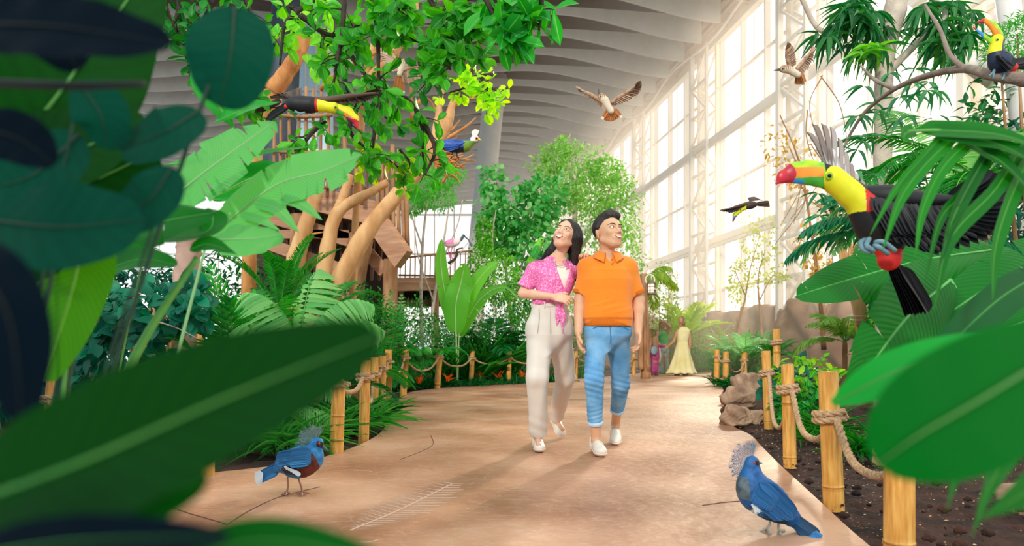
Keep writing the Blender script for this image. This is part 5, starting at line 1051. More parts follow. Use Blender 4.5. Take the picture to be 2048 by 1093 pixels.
b.cap((1515, 926), (1524, 927), 3.2, 1.2, k=2); b.body('beak', [fm('beak_slate', '28506c')], h=.7); b.eye(1509, 926, 2.2, -b.R(11.5), None, MATS['eye_red'])
b.fan('tail', P_FD, [(1578, 1030), (1586, 1046)], [(1640, 1072), (1624, 1090)], 8, 20, (0, 0), (-.08, -.10)); b.fan('tail_tip', P_FE, [(1625, 1066), (1613, 1080)], [(1643, 1078), (1628, 1092)], 6, 15, (-.075, -.085), (-.1, -.12))
b.fan('wing', P_FE2, [(1530, 962), (1510, 1000)], [(1597, 1028), (1590, 1040), (1560, 1040)], 14, 18, (-.10, -.11), (-.10, -.12), up=(0, -1, .2)); b.fan('wing_coverts', P_FE2, [(1518, 962), (1500, 998)], [(1560, 1000), (1546, 1018)], 12, 17, (-.11, -.115), (-.125, -.125), up=(0, -1, .2))
b.fan('wing_bar', P_WHT, [(1502, 1010), (1508, 1022)], [(1528, 1018), (1524, 1028)], 5, 11, (-.115, -.115), (-.12, -.12)); b.fan('wing_edge', P_FD, [(1512, 1026), (1520, 1024)], [(1530, 1030), (1548, 1016)], 5, 9, (-.12, -.12), (-.12, -.12))
crest(b, (1504, 928), 10, 47, 78, 258, 34, mat('crest_blue', '2a6c98', .8, col2='4a90b4', island=True), P_BLUE)
b.foot([[(1541, 1035), (1539, 1050), (1534, 1058)], [(1534, 1057), (1520, 1064, 0)], [(1534, 1057), (1541, 1068, -.04)], [(1534, 1057), (1530, 1063, .03)]], 2.2, LEGW, 'leg'); b.foot([[(1557, 1040), (1557, 1056), (1559, 1063)], [(1559, 1062), (1570, 1062, -.0)], [(1559, 1062), (1554, 1080, -.06)], [(1559, 1062), (1561, 1068, -.05)]], 2.2, LEGW, 'leg')
# ================================================================ plants
def bush(name, label, cat, c, r, n, L, w, m, tp=TP_S, stems=5, ground=True, sm=None, out=.8, shell=.55, trunk=.012, zb=.25, base=None, group=None, twigs=0, seed=None):
    c = np.array(c, float); r = np.array(r, float); b = np.array(base if base is not None else (c[0], c[1], -.03 if ground else c[2]-r[2]), float)
    t_ = thing(name, label, cat, b, group); d = rdir(n); f = rng.uniform(shell, 1, n)**(.7); lump = 1+.16*np.sin(d[:, 0]*7+c[0])*np.sin(d[:, 2]*6+c[1]*3)+.1*np.sin(d[:, 1]*11)
    P = c+d*r*(f*lump)[:, None]; keep = P[:, 2] > .0; P, d = P[keep], d[keep]; n = len(P)
    D = nrm(d*out+rng.normal(0, .6, (n, 3))+A(0, 0, -.25)); N = nrm(A(0, 0, 1)+d*.5+rng.normal(0, .35, (n, 3))+A(0, -.35, 0))
    mb = MB(); scatter(mb, tp, P, D, N, L*rng.uniform(.65, 1.2, n), w*rng.uniform(.7, 1.15, n)); mb.build('foliage', m, t_)
    ms = MB()
    for k in range(stems):
        e = c+rdir(1)[0]*r*A(.7, .7, .8); e[2] = max(e[2], c[2]-r[2]*.2); mid = (b+e)/2+rng.normal(0, .08, 3)*r
        tube(ms, [b+rng.normal(0, .02, 3)*A(1, 1, 0), mid, e], [trunk, trunk*.7, trunk*.25], 6, n=9)
        for q in range(twigs):
            f_ = rng.uniform(.4, .95); s_ = mid*(1-f_)+e*f_; tube(ms, [s_, s_+rdir(1, .3)[0]*r*.35], [trunk*.35, trunk*.12], 4, n=4)
    if stems: ms.build('stems', sm or BARK_B, t_)
    return t_
def palm(name, label, cat, b, nf, L, m=None, droop=1.3, ll=.3, lw=.03, nl=26, elev=(35, 80), az=(0, 360), h=0, tr=.05, vang=.3, sag=.35, rr=.01, dirs=None, sm=None, tp=None, group=None, start=.18):
    b = np.array(b, float); t_ = thing(name, label, cat, b*A(1, 1, 0 if h else 1), group); mb = MB(); ms = MB()
    if h: mt = MB(); tube(mt, [A(b[0], b[1], -.03), A(b[0], b[1], h)], [tr, tr*.8], 10, n=14, rough=.05); mt.build('trunk', BARK_B, t_)
    top = A(b[0], b[1], max(b[2], h))
    for i in range(nf):
        if dirs: d, l_ = A(*dirs[i][0]), dirs[i][1]*L
        else: a_ = math.radians(az[0]+(az[1]-az[0])*(i+rng.uniform(-.3, .3))/nf); e_ = math.radians(rng.uniform(*elev)); d = A(math.cos(a_)*math.cos(e_), math.sin(a_)*math.cos(e_), math.sin(e_)); l_ = L*rng.uniform(.8, 1.1)
        frond(mb, ms, top, d, l_, droop*rng.uniform(.8, 1.2), nl, ll, lw, vang=vang, sag=sag, rr=rr, tp=tp, start=start)
    mb.build('leaflets', m or L_PALM, t_); ms.build('stalks', sm or STEM_G, t_); return t_
def tuft(name, label, b, n, L, w, m, cat='grass', droop=.5, up=1.2, spread=.03, tp=None, group=None, mats2=None):
    b = np.array(b, float); t_ = None; mb = MB(); d = rdir(n); d[:, 2] = np.abs(d[:, 2])*.6+up*rng.uniform(.3, 1, n); tp = tp or template('strip', 7, .15, droop)
    P = b+rng.normal(0, spread, (n, 3))*A(1, 1, 0); scatter(mb, tp, P, d, A(0, 0, 1)+d*A(.3, .3, 0), L*rng.uniform(.6, 1.15, n), w*rng.uniform(.7, 1.1, n))
    return tag(mb.build(name, m, None, origin=b), label, cat, group)
def gp(px, Y, z=0): return A((px-1024)*Y/F, Y, z)
def bigleaves(name, label, cat, base, leaves, m, stalk=None, sm=None, kind='banana'):
    """leaves: (ctrl points, width, normal, tears, wave, fold)"""
    t_ = thing(name, label, cat, base); ms = MB()
    for (ct, wd, nm, te, wv, fo) in leaves:
        mb = MB(); P = blade(mb, ct, wd, nm, kind, nl=34, nc=7, fold=fo, wave=wv, tears=te); mb.build('leaf', m, t_)
        k = np.array(nm, float); k = nrm(k); tube(ms, P+k*.002, np.linspace(.028, .006, len(P))*wd, 6, caps=False)
        if stalk is not None: tube(ms, [np.array(base, float), (np.array(base)+P[0])/2+A(0, 0, .02), P[0]], [wd*.045, wd*.035, wd*.028], 7, n=12)
    ms.build('midrib', sm or STEM_G, t_); return t_
TP_STRIP_L = template('strip', 7, .15, .55)
# ---------------- centre: the big fig tree and its neighbours
def crown(t_, blobs, m, L, w, tp=TP_S, nm='foliage'):
    mb = MB()
    for (x, y, Y, rx, rz, n) in blobs:
        c = W(x, y, Y); s_ = Y/F; r = A(rx*s_, rx*s_*.8, rz*s_); d = rdir(n); f = rng.uniform(.35, 1, n)**.6*(1+.2*np.sin(d[:, 0]*9+x)*np.sin(d[:, 2]*8+y))
        P = c+d*r*f[:, None]; D = nrm(d+rng.normal(0, .7, (n, 3))+A(0, 0, -.5)); N = nrm(A(0, -.6, .8)+rng.normal(0, .5, (n, 3)))
        scatter(mb, tp, P, D, N, L*rng.uniform(.6, 1.2, n), w*rng.uniform(.7, 1.2, n))
    return mb.build(nm, m, t_)
def limbs(t_, segs, m, nm='trunk', rough=.04):
    mb = MB()
    for pts, r in segs: tube(mb, [W(*p) for p in pts], r, 10, n=6*len(pts), rough=rough)
    return mb.build(nm, m, t_)
ft = thing('fig_tree', 'large leafy fig tree in the middle behind the couple', 'tree', gp(1130, 21))
limbs(ft, [([(1128, 742, 21), (1120, 640, 21), (1135, 540, 21), (1150, 430, 21), (1140, 320, 21)], [.16, .13, .11, .08, .04]), ([(1120, 620, 21), (1080, 520, 21), (1050, 430, 21)], [.09, .06, .03]), ([(1135, 540, 21), (1190, 450, 21), (1220, 380, 21)], [.08, .05, .02]), ([(1150, 430, 21), (1110, 360, 21), (1120, 300, 21)], [.05, .03, .02])], BARK_P)
crown(ft, [(1135, 345, 21, 78, 62, 1500), (1190, 380, 21, 74, 62, 1300), (1232, 420, 21.5, 54, 75, 1100), (1160, 440, 21, 90, 70, 1300), (1110, 320, 21, 30, 30, 450), (1128, 292, 21, 18, 18, 160), (1215, 340, 21, 35, 28, 400), (1100, 560, 21, 80, 100, 1100), (1240, 520, 21, 50, 80, 900)], leafmat('leaf_fig', '64a848', 'b4d08c', c3='8cbc64', tr=.5), .16, .075)
f2 = thing('fig_tree', 'smaller heart-leaved tree with loose darker leaves, overlapping the grey column', 'tree', gp(1020, 19))
limbs(f2, [([(1030, 742, 19), (1022, 640, 19), (1010, 520, 19), (1000, 420, 19)], [.07, .05, .04, .02]), ([(1022, 640, 19), (1050, 500, 19), (1070, 410, 19)], [.05, .03, .015]), ([(1010, 540, 19), (980, 450, 19), (990, 350, 19)], [.035, .02, .01])], BARK_P)
crown(f2, [(1040, 420, 19, 80, 55, 620), (985, 370, 19, 25, 45, 130), (1000, 460, 19, 45, 60, 420), (1060, 480, 19, 55, 60, 420), (1090, 385, 19, 50, 35, 260)], leafmat('leaf_heart_green', '2f8c40', '98cc8c', c3='5cac5c', tr=.45), .20, .14, TP_HEART)
f3 = thing('vine', 'feathery green vine clump climbing beside the foot of the grey column', 'vine', gp(975, 18))
limbs(f3, [([(1000, 742, 18), (990, 600, 18), (985, 480, 18), (992, 420, 18)], [.03, .025, .02, .01]), ([(985, 740, 18), (965, 640, 18), (960, 560, 18)], [.03, .02, .01])], BARK_P, 'stem')
crown(f3, [(970, 470, 18, 22, 35, 450), (965, 530, 18, 32, 50, 1000), (1000, 560, 18, 45, 60, 1400), (1035, 600, 18, 30, 60, 700)], leafmat('leaf_vine', '4a9c2c', '8cc84a', tr=.45), .11, .05)
# slender tree with feathery crown, upper centre left
f4 = thing('slender_tree', 'thin-trunked tree with pale feathery leaves in front of the far white windows', 'tree', gp(850, 16.5))
limbs(f4, [([(845, 742, 16.5), (842, 600, 16.5), (846, 480, 16.5), (858, 380, 16.5)], [.055, .045, .035, .015]), ([(868, 742, 16.5), (866, 620, 16.5), (885, 500, 16.5), (900, 400, 16.5)], [.05, .04, .03, .012]), ([(846, 500, 16.5), (820, 420, 16.5), (808, 360, 16.5)], [.025, .018, .01]), ([(866, 600, 16.5), (838, 520, 16.5), (828, 450, 16.5)], [.025, .018, .01]), ([(885, 520, 16.5), (915, 450, 16.5), (925, 400, 16.5)], [.02, .015, .01]), ([(880, 560, 16.5), (940, 480, 16.5)], [.015, .008])], BARK_P)
crown(f4, [(845, 370, 16.5, 45, 30, 900), (890, 350, 16.5, 42, 26, 800), (870, 395, 16.5, 50, 26, 700), (825, 410, 16.5, 22, 22, 300)], leafmat('leaf_feathery', '4aa83c', '84d068', tr=.5), .12, .035, TP_S)
# banana plant, centre left
BB = gp(915, 14.3)
bigleaves('banana_plant', 'upright banana plant with three broad leaves left of centre', 'plant', BB, [
    ([W(912, 660, 14.3), W(893, 600, 14.3), W(882, 530, 14.2), W(884, 478, 14.1)], .34, (.5, -1, .1), 2, .01, .25),
    ([W(912, 665, 14.2), W(912, 610, 14.1), W(922, 565, 14.1), W(930, 528, 14)], .56, (-.1, -1, .15), 2, .01, .22),
    ([W(918, 665, 14.3), W(935, 600, 14.3), W(965, 550, 14.2), W(998, 522, 14.1)], .42, (-.4, -1, .5), 4, .02, .25),
    ([W(918, 670, 14.4), W(960, 600, 14.6), W(1005, 575, 14.8), W(1040, 600, 15)], .40, (0, -.6, 1), 8, .02, .25)], leafmat('leaf_banana_pale', '5cb43c', '84c858', rib='d0e8a8', veins=34, tr=.45), stalk=1, sm=mat('midrib_pale', 'b8dc90', .5))
t_ = palm('palm', 'dark arching palm between the banana plant and the woman', 'palm', gp(985, 16, .2), 9, 1.7, L_DARK, droop=1.9, ll=.5, lw=.05, nl=30, elev=(45, 80))
palm('fan_palm', 'blue-green spiky fan palm right of the timber post', 'palm', gp(798, 13.2, .9), 11, .95, L_PALE, droop=.2, ll=.12, lw=.035, nl=8, elev=(25, 85), h=.9, tr=.03, start=.5)
palm('palm', 'low dark palm in front of the walkway', 'palm', gp(850, 13.2, .35), 9, 1.0, L_PALM, droop=2.0, ll=.26, lw=.03, nl=26, elev=(40, 75))
for i, (x, Y, rx, rz, m_, lab) in enumerate([(775, 12.8, .55, .85, L_PALM, 'frilly green shrub behind the leaning left post'), (825, 14.4, .8, 1.0, L_MID, 'fine-leaved shrub behind the two green parrots'), (870, 14.8, .7, .75, leafmat('leaf_frilly', '4c9a54', '86c486', tr=.4), 'pale frilly shrub left of the banana plant'),
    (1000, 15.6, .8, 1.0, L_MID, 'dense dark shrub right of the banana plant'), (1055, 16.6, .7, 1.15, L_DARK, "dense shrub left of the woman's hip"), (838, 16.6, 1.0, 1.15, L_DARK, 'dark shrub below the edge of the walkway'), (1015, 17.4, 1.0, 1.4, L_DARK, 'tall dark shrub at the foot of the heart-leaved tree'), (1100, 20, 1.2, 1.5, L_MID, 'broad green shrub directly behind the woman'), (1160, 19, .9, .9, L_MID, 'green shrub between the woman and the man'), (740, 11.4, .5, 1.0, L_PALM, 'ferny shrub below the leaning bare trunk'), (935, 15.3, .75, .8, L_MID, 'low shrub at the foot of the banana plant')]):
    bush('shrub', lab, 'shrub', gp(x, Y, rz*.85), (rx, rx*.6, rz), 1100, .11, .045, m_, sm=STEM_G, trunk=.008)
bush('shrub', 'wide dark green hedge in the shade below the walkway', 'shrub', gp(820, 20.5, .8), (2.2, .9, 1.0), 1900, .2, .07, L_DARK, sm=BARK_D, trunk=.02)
for x, Y, h, lab in ((925, 14.9, 1.0, 'tall thin grass clump behind the ropes, left one'), (960, 15, 1.3, 'tall thin grass clump behind the ropes, middle one'), (1010, 15.6, 1.2, 'tall thin grass clump behind the ropes, nearest the woman'), (895, 14.6, .8, 'thin grass clump just right of the parrots')):
    tuft('reed_clump', lab, gp(x, Y), 90, h, .022, L_MID, 'grass', droop=.35, up=2.2, spread=.13)
for x, y, Y, lab in ((838, 742, 12.4, 'red and yellow bromeliad under the two parrots'), (895, 745, 13.2, 'red and yellow bromeliad right of the second rope post'), (962, 750, 14.6, 'red and yellow bromeliad right of the third rope post'), (996, 742, 14.6, 'red and yellow bromeliad left of the fourth rope post'), (1045, 745, 15, "red and yellow bromeliad by the woman's knee"), (1020, 0, 14.8, '')):
    if lab: tuft('bromeliad', lab, gp(x, Y, .12), 12, .20, .024, L_RED, 'plant', droop=.2, up=1.8, spread=.03, tp=template('lance', 5, .3, .2))
for k in range(26):
    x = 770+k*14; Y = 12.9+k*.1+rng.uniform(-.2, .5)
    tuft('ground_cover', 'low dark green leafy ground cover behind the left rope', gp(x, Y), 50, .26, .03, L_DARK, 'plant', droop=.6, up=.7, spread=.2, group='low dark ground cover behind the left rope')
# ---------------- bare climbing tree on the left
bt = thing('bare_tree', 'bare tan tree with thick leaning trunks and broken branches, upper left of centre', 'tree', gp(690, 11))
def knob(mb, pts, r, n=40):
    P = spline([W(*p) for p in pts], n); rr = np.interp(np.linspace(0, 1, n), np.linspace(0, 1, len(r)), r)*(1+.03*np.sin(np.linspace(0, 30, n)+pts[0][0])+rng.normal(0, .02, n)); tube(mb, P, rr, 12, rough=.025)
for pts, r in (([(600, 785, 10.6), (640, 640, 10.6), (695, 530, 10.6), (740, 455, 10.7), (790, 395, 10.8), (838, 340, 11), (868, 290, 11), (880, 240, 11)], [.2, .18, .15, .14, .125, .12, .11, .10]), ([(868, 300, 11), (893, 250, 11), (908, 195, 11)], [.11, .10, .04]), ([(880, 260, 11), (878, 215, 11), (888, 170, 11)], [.10, .05, .03]),
               ([(620, 780, 11), (638, 620, 11), (655, 500, 11), (668, 440, 11), (690, 412, 11), (735, 388, 11), (775, 365, 11)], [.18, .16, .13, .11, .10, .08, .06]), ([(560, 780, 11), (570, 620, 11), (600, 490, 11), (625, 410, 11), (640, 350, 11)], [.18, .16, .14, .11, .09]),
               ([(668, 440, 11), (684, 400, 11), (700, 350, 11)], [.10, .08, .07])):
    mb = MB(); knob(mb, pts, r); mb.build('trunk', BARK, bt)
b2 = thing('bare_tree', 'orange-brown bare trunk stub in front of the slate column, top left', 'tree', gp(575, 9))
for pts, r in (([(545, 185, 9), (570, 150, 9), (595, 110, 9), (612, 62, 9)], [.13, .11, .10, .09]), ([(590, 120, 9), (562, 72, 9), (535, 62, 9)], [.02, .02, .01]), ([(545, 185, 9), (515, 290, 9), (500, 480, 9), (495, 790, 9)], [.12, .09, .09, .12])):
    mb = MB(); knob(mb, pts, r); mb.build('trunk', BARK_O, b2)
b3 = thing('bare_tree', 'slim tan bare branches rising behind the hanging leaves, top centre left', 'tree', gp(740, 10))
for pts, r in (([(700, 780, 12), (712, 420, 11.4), (722, 250, 10.5), (730, 160, 10), (745, 100, 10), (760, 40, 10)], [.08, .06, .06, .055, .05, .04]), ([(785, 115, 10), (812, 62, 10), (832, 30, 10)], [.07, .08, .07]), ([(730, 165, 10), (765, 130, 10), (790, 105, 10)], [.07, .08, .09]), ([(832, 30, 10), (830, -20, 10)], [.05, .04])):
    mb = MB(); knob(mb, pts, r); mb.build('trunk', BARK, b3)
mb = MB()
for k in range(46):   # dry twigs and roots
    x, y = rng.uniform(840, 935), rng.uniform(270, 345); a_ = rng.uniform(-.9, 1.1); l_ = rng.uniform(25, 70)
    x, y = 878+rng.normal(0, 9), 320+rng.normal(0, 12); e = (x+l_*math.cos(a_), y+l_*math.sin(a_)*.6)
    tube(mb, [W(x, y, 11), W((x+e[0])/2+rng.normal(0, 6), (y+e[1])/2+rng.normal(0, 6), 10.9), W(*e, 10.9+rng.uniform(-.2, .2))], [.03, .018, .007], 5, n=9, rough=.08)
mb.build('dry_roots', BARK_O, bt)
mb = MB()
for pts in ([(880, 285), (930, 255), (952, 235)], [(885, 300), (915, 318), (950, 322)], [(868, 270), (900, 262), (920, 240)], [(880, 240), (862, 205), (842, 190)], [(700, 130), (770, 95), (806, 60)], [(905, 215), (925, 200), (958, 196)], [(640, 180), (690, 130), (720, 120)], [(825, 245), (822, 170), (830, 150)], [(835, 210), (850, 185), (858, 175)], [(590, 480), (620, 470), (665, 462)], [(700, 500), (704, 480), (705, 470)], [(750, 440), (752, 415), (753, 400)], [(520, 100), (560, 70), (575, 40)]):
    Yq = 11 if pts[0][1] > 200 else 9.8; tube(mb, [W(*p, Yq) for p in pts], [.035, .022, .009], 6, n=12, rough=.06)
mb.build('twigs', BARK_O, bt)
# ---------------- left bed
palm('areca_palm', 'palm with broad pale folded fronds arching behind the big blurred leaf', 'palm', gp(600, 5.9, .12), 5, .85, L_PALE, h=.78, tr=.016, droop=1.7, ll=.32, lw=.042, nl=15, vang=.1, sag=.75, dirs=[((.45, .05, 1), 1.0), ((-.35, 0, 1), .9), ((.8, .2, 1.0), 1.0), ((-.7, .1, .8), .9), ((.05, .1, 1), .9)], tp=TP_STRIP_L)
palm('areca_palm', 'dark green palm with upright fronds left of the pale one', 'palm', gp(465, 6.4, .1), 9, 1.35, L_PALM, droop=1.0, ll=.34, lw=.036, nl=20, elev=(60, 85), vang=.2, sag=.3)
palm('areca_palm', 'low palm with pale arching fronds just behind the big blurred leaf', 'palm', gp(540, 6.3, .1), 6, .7, L_PALE, h=.42, tr=.014, droop=2.0, ll=.27, lw=.03, nl=20, dirs=[((-.9, -.1, .8), 1), ((.9, -.1, .8), 1.1), ((-.5, -.4, .7), .8), ((.5, -.4, .7), .8), ((1, .2, .7), 1.2), ((-1, .1, .4), .9)], vang=.0, sag=.8)
palm('cycad', 'dark feathery cycad beneath the bare tree', 'palm', gp(665, 7.6, .25), 16, 1.1, L_DARK, droop=1.3, ll=.13, lw=.014, nl=60, elev=(20, 75), vang=.6, sag=.05, h=.25, tr=.12)
palm('cycad', 'bright feathery cycad right of the pale palm', 'palm', gp(700, 8.6, .35), 15, .95, L_PALM, droop=1.4, ll=.13, lw=.014, nl=60, elev=(15, 75), vang=.6, sag=.05, h=.35, tr=.12)
palm('cycad', 'tall feathery cycad fronds under the treehouse, left', 'palm', gp(560, 8.6, 1.2), 13, 1.2, L_PALM, droop=1.2, ll=.14, lw=.015, nl=56, elev=(20, 80), vang=.6, sag=.05, h=1.2, tr=.1)
palm('tree_fern', 'arching bright fern fronds in front of the treehouse posts', 'fern', gp(640, 9.5, 1.1), 11, 1.4, L_PALM, droop=1.5, ll=.2, lw=.022, nl=44, elev=(15, 70), vang=.4, sag=.2, h=1.1, tr=.08)
for x, Y, z, lab in ((735, 9.6, .7, 'hanging fern at the foot of the cycads'), (770, 11, .8, 'fern below the timber corner post')): palm('fern', lab, 'fern', gp(x, Y, z-.3), 11, .9, L_PALM, droop=1.6, ll=.16, lw=.02, nl=36, elev=(10, 70), vang=.3, sag=.2)
for (x, Y, n, L, lab) in ((560, 4.9, 70, .42, 'striped spider plant tuft behind the white-tailed pigeon'), (620, 5.1, 70, .42, 'striped spider plant tuft between the pigeon and the thick post'), (505, 5.0, 60, .40, 'striped spider plant tuft left of the pigeon'), (700, 6.0, 60, .4, 'striped spider plant tuft behind the thick post'), (742, 6.4, 70, .42, 'striped spider plant tuft between the bend posts'), (775, 7.2, 60, .38, 'striped spider plant tuft at the tight bend of the path'), (655, 5.9, 60, .42, 'striped spider plant tuft under the blurred leaf tip'), (450, 5.2, 60, .4, 'striped spider plant tuft behind the half hidden post'), (590, 6.2, 60, .45, 'striped spider plant tuft in the back row, left'), (725, 7.8, 60, .45, 'striped spider plant tuft in the back row, right')):
    tuft('spider_plant', lab, gp(x, Y), n, L, .016, leafmat('leaf_striped', '2c8a3c', '64b25c', rib='c8e0a8', tr=.35) if 'leaf_striped' not in MATS else MATS['leaf_striped'], 'plant', droop=.7, up=1.1, spread=.04)
palm('palm', 'pale-tipped fan of thin palm leaves low beside the pigeon', 'palm', gp(560, 5.3, .28), 7, .55, L_PALE, droop=1.0, ll=.2, lw=.012, nl=22, elev=(5, 50), az=(180, 360), vang=0, sag=.6)
mb = MB(); tube(mb, [W(428, 915, 4.5), W(460, 890, 4.6), W(485, 855, 4.7), (W(492, 835, 4.8))], [.012, .01, .008, .004], 6, n=20); tag(mb.build('dry_stem', BARK_P, None), 'thin pale curved dry stem right of the half hidden post', 'stem')
# heart-leaved shrub with pale trunk
hs_ = thing('heart_leaf_shrub', 'shrub with round dark teal leaves and a pale slim trunk, far left', 'shrub', gp(188, 6.3))
limbs(hs_, [([(186, 800, 6.3), (190, 700, 6.3), (193, 620, 6.3), (196, 590, 6.3)], [.045, .04, .036, .03]), ([(190, 700, 6.3), (225, 660, 6.2), (250, 640, 6.2)], [.012, .008, .004]), ([(190, 760, 6.3), (225, 720, 6.2), (256, 690, 6.2)], [.012, .008, .004]), ([(300, 640, 6), (350, 655, 5.9), (400, 680, 5.9)], [.008, .006, .004])], BARK_P, 'trunk')
crown(hs_, [(200, 630, 6.3, 70, 60, 150), (300, 620, 6.2, 90, 60, 170), (250, 700, 6.3, 90, 60, 130), (385, 610, 6, 45, 50, 90), (160, 740, 6.3, 40, 60, 70)], leafmat('leaf_heart_teal', '0c5a4c', '2a8a68', tr=.3), .14, .12, TP_HEART)
tr_ = thing('smooth_tree', 'thick smooth pinkish tree trunk among the left shrubs', 'tree', gp(362, 9)); limbs(tr_, [([(365, 745, 9), (368, 640, 9), (376, 520, 9), (380, 470, 9)], [.2, .18, .17, .16])], mat('bark_pink', 'a88474', .8, col2='c8a694', scale=3), 'trunk')
tc_ = thing('cane_thicket', 'thicket of thin bamboo canes left of the thick pinkish trunk', 'bamboo', gp(310, 8.6))
mb = MB()
for k in range(34):
    x = rng.uniform(262, 345); tube(mb, [gp(x, 8.6+rng.uniform(-.3, .3), 0), W(x+rng.uniform(-8, 8), rng.uniform(600, 640), 8.6)], [.02, .014], 6, n=5)
for y in (640, 668): tube(mb, [W(255, y, 8.4), W(350, y-4, 8.4)], .016, 6, n=6)
mb.build('canes', mat('cane', '8a6a3c', .7, col2='b8945c', scale=12), tc_)
mb = MB(); tube(mb, [gp(398, 8.6), W(400, 600, 8.6)], [.035, .03], 8, n=6); tube(mb, [gp(408, 8.4), W(404, 640, 8.4)], [.03, .02], 8, n=6); tag(mb.build('bamboo_cane', BAMBOO, None), 'two yellow bamboo canes right of the thick pinkish trunk', 'bamboo')
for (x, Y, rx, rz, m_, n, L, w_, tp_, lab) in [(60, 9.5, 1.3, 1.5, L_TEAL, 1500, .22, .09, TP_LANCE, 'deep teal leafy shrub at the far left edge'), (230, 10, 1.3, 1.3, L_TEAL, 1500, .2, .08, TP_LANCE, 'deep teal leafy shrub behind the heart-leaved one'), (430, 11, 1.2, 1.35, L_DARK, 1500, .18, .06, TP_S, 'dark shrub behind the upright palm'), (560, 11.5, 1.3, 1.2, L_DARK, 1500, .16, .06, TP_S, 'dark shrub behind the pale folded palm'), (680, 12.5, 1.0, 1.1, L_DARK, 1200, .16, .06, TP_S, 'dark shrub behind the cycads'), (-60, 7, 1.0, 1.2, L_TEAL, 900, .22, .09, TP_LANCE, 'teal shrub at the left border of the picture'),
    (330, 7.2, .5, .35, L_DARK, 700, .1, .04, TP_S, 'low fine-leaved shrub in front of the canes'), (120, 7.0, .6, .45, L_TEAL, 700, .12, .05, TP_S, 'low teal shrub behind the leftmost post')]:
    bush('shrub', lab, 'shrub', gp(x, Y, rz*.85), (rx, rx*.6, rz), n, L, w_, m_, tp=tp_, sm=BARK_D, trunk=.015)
for k in range(16):
    tuft('ground_cover', 'low strappy ground cover in the left bed', gp(150+k*38, 6.3+rng.uniform(-.5, .9)), 40, .4, .018, L_DARK if k % 2 else L_TEAL, 'plant', droop=.6, up=1, spread=.12, group='strappy ground cover in the left bed')
# ---------------- right bed, mid distance
lt = thing('lantern_post', 'smooth weathered tree post right of the man, carrying the lantern', 'post', gp(1291, 17.3))
limbs(lt, [([(1291, 762, 17.3), (1291, 660, 17.3), (1289, 590, 17.3), (1287, 548, 17.3)], [.13, .10, .09, .085]), ([(1282, 740, 17.2), (1281, 690, 17.2), (1284, 650, 17.2)], [.08, .07, .04]), ([(1296, 742, 17.2), (1295, 640, 17.2), (1293, 560, 17.2)], [.05, .04, .03])], BARK_B, 'post')
ln = thing('lantern', 'small caged metal lantern hanging from a curled bracket on the tree post', 'lantern', W(1303, 588, 17))
mb = MB(); a = np.linspace(-.5, 1.25*PI, 20); tube(mb, [W(1300+9*math.cos(q), 560-10*math.sin(q), 17) for q in a], .018, 6); tube(mb, [W(1303, 550, 17), W(1303, 562, 17)], .012, 6); mb.build('bracket', WHITE_ST, ln)
MET = mat('lantern_metal', '8a7464', .5, metal=.4); mb = MB(); tube(mb, [W(1303, 561, 17), W(1303, 565, 17), W(1303, 568, 17)], [.02, .09, .13], 12); mb.build('lid', MET, ln)
mb = MB(); tube(mb, [W(1303, 590, 17), W(1303, 586, 17)], .12, 12)
for q in range(6): cx_ = W(1303, 578, 17)+A(math.cos(q*PI/3)*.11, math.sin(q*PI/3)*.11, 0); tube(mb, [cx_+A(0, 0, -.12), cx_+A(0, 0, .13)], .01, 5)
for z in (-.04, .05): aa = np.linspace(0, 2*PI, 20); tube(mb, [W(1303, 578, 17)+A(math.cos(q)*.115, math.sin(q)*.115, z) for q in aa], .008, 5)
mb.build('cage', MET, ln); mb = MB(); tube(mb, [W(1303, 588, 17), W(1303, 568, 17)], .085, 12); mb.build('glass', mat('lantern_glass', 'fff2dc', .3, emis=('fff0d8', .6)), ln)
sg = thing('notice_board', 'blank brown wooden board on a stake behind the child', 'board', gp(1303, 21)); mb = MB(); cube(mb, W(1304, 682, 21), (.28, .06, .75)); mb.build('board', WOOD, sg); mb = MB(); beam(mb, gp(1304, 21), W(1304, 690, 21), .06, .06, up=(0, 1, 0)); mb.build('stake', WOOD_D, sg)
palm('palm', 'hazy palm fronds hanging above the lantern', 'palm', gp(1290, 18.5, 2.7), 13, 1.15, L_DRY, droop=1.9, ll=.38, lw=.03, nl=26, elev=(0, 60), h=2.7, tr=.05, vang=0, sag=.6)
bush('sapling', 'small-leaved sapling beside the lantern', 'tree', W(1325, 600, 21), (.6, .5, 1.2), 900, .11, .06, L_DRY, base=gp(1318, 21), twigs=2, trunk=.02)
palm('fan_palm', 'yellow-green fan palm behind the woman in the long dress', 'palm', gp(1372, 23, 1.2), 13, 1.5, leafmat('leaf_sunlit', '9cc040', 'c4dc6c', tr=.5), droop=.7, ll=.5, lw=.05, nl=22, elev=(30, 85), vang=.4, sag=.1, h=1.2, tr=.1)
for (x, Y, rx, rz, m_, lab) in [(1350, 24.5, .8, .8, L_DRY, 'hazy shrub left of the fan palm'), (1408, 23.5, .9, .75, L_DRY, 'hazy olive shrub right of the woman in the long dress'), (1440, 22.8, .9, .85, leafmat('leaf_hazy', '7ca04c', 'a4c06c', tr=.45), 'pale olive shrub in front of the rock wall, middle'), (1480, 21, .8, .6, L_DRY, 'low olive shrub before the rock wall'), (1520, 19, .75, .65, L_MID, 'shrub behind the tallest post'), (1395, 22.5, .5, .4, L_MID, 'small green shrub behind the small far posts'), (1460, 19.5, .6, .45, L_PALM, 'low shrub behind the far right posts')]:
    bush('shrub', lab, 'shrub', gp(x, Y, rz*.9), (rx, rx*.6, rz), 1000, .15, .06, m_, trunk=.01)
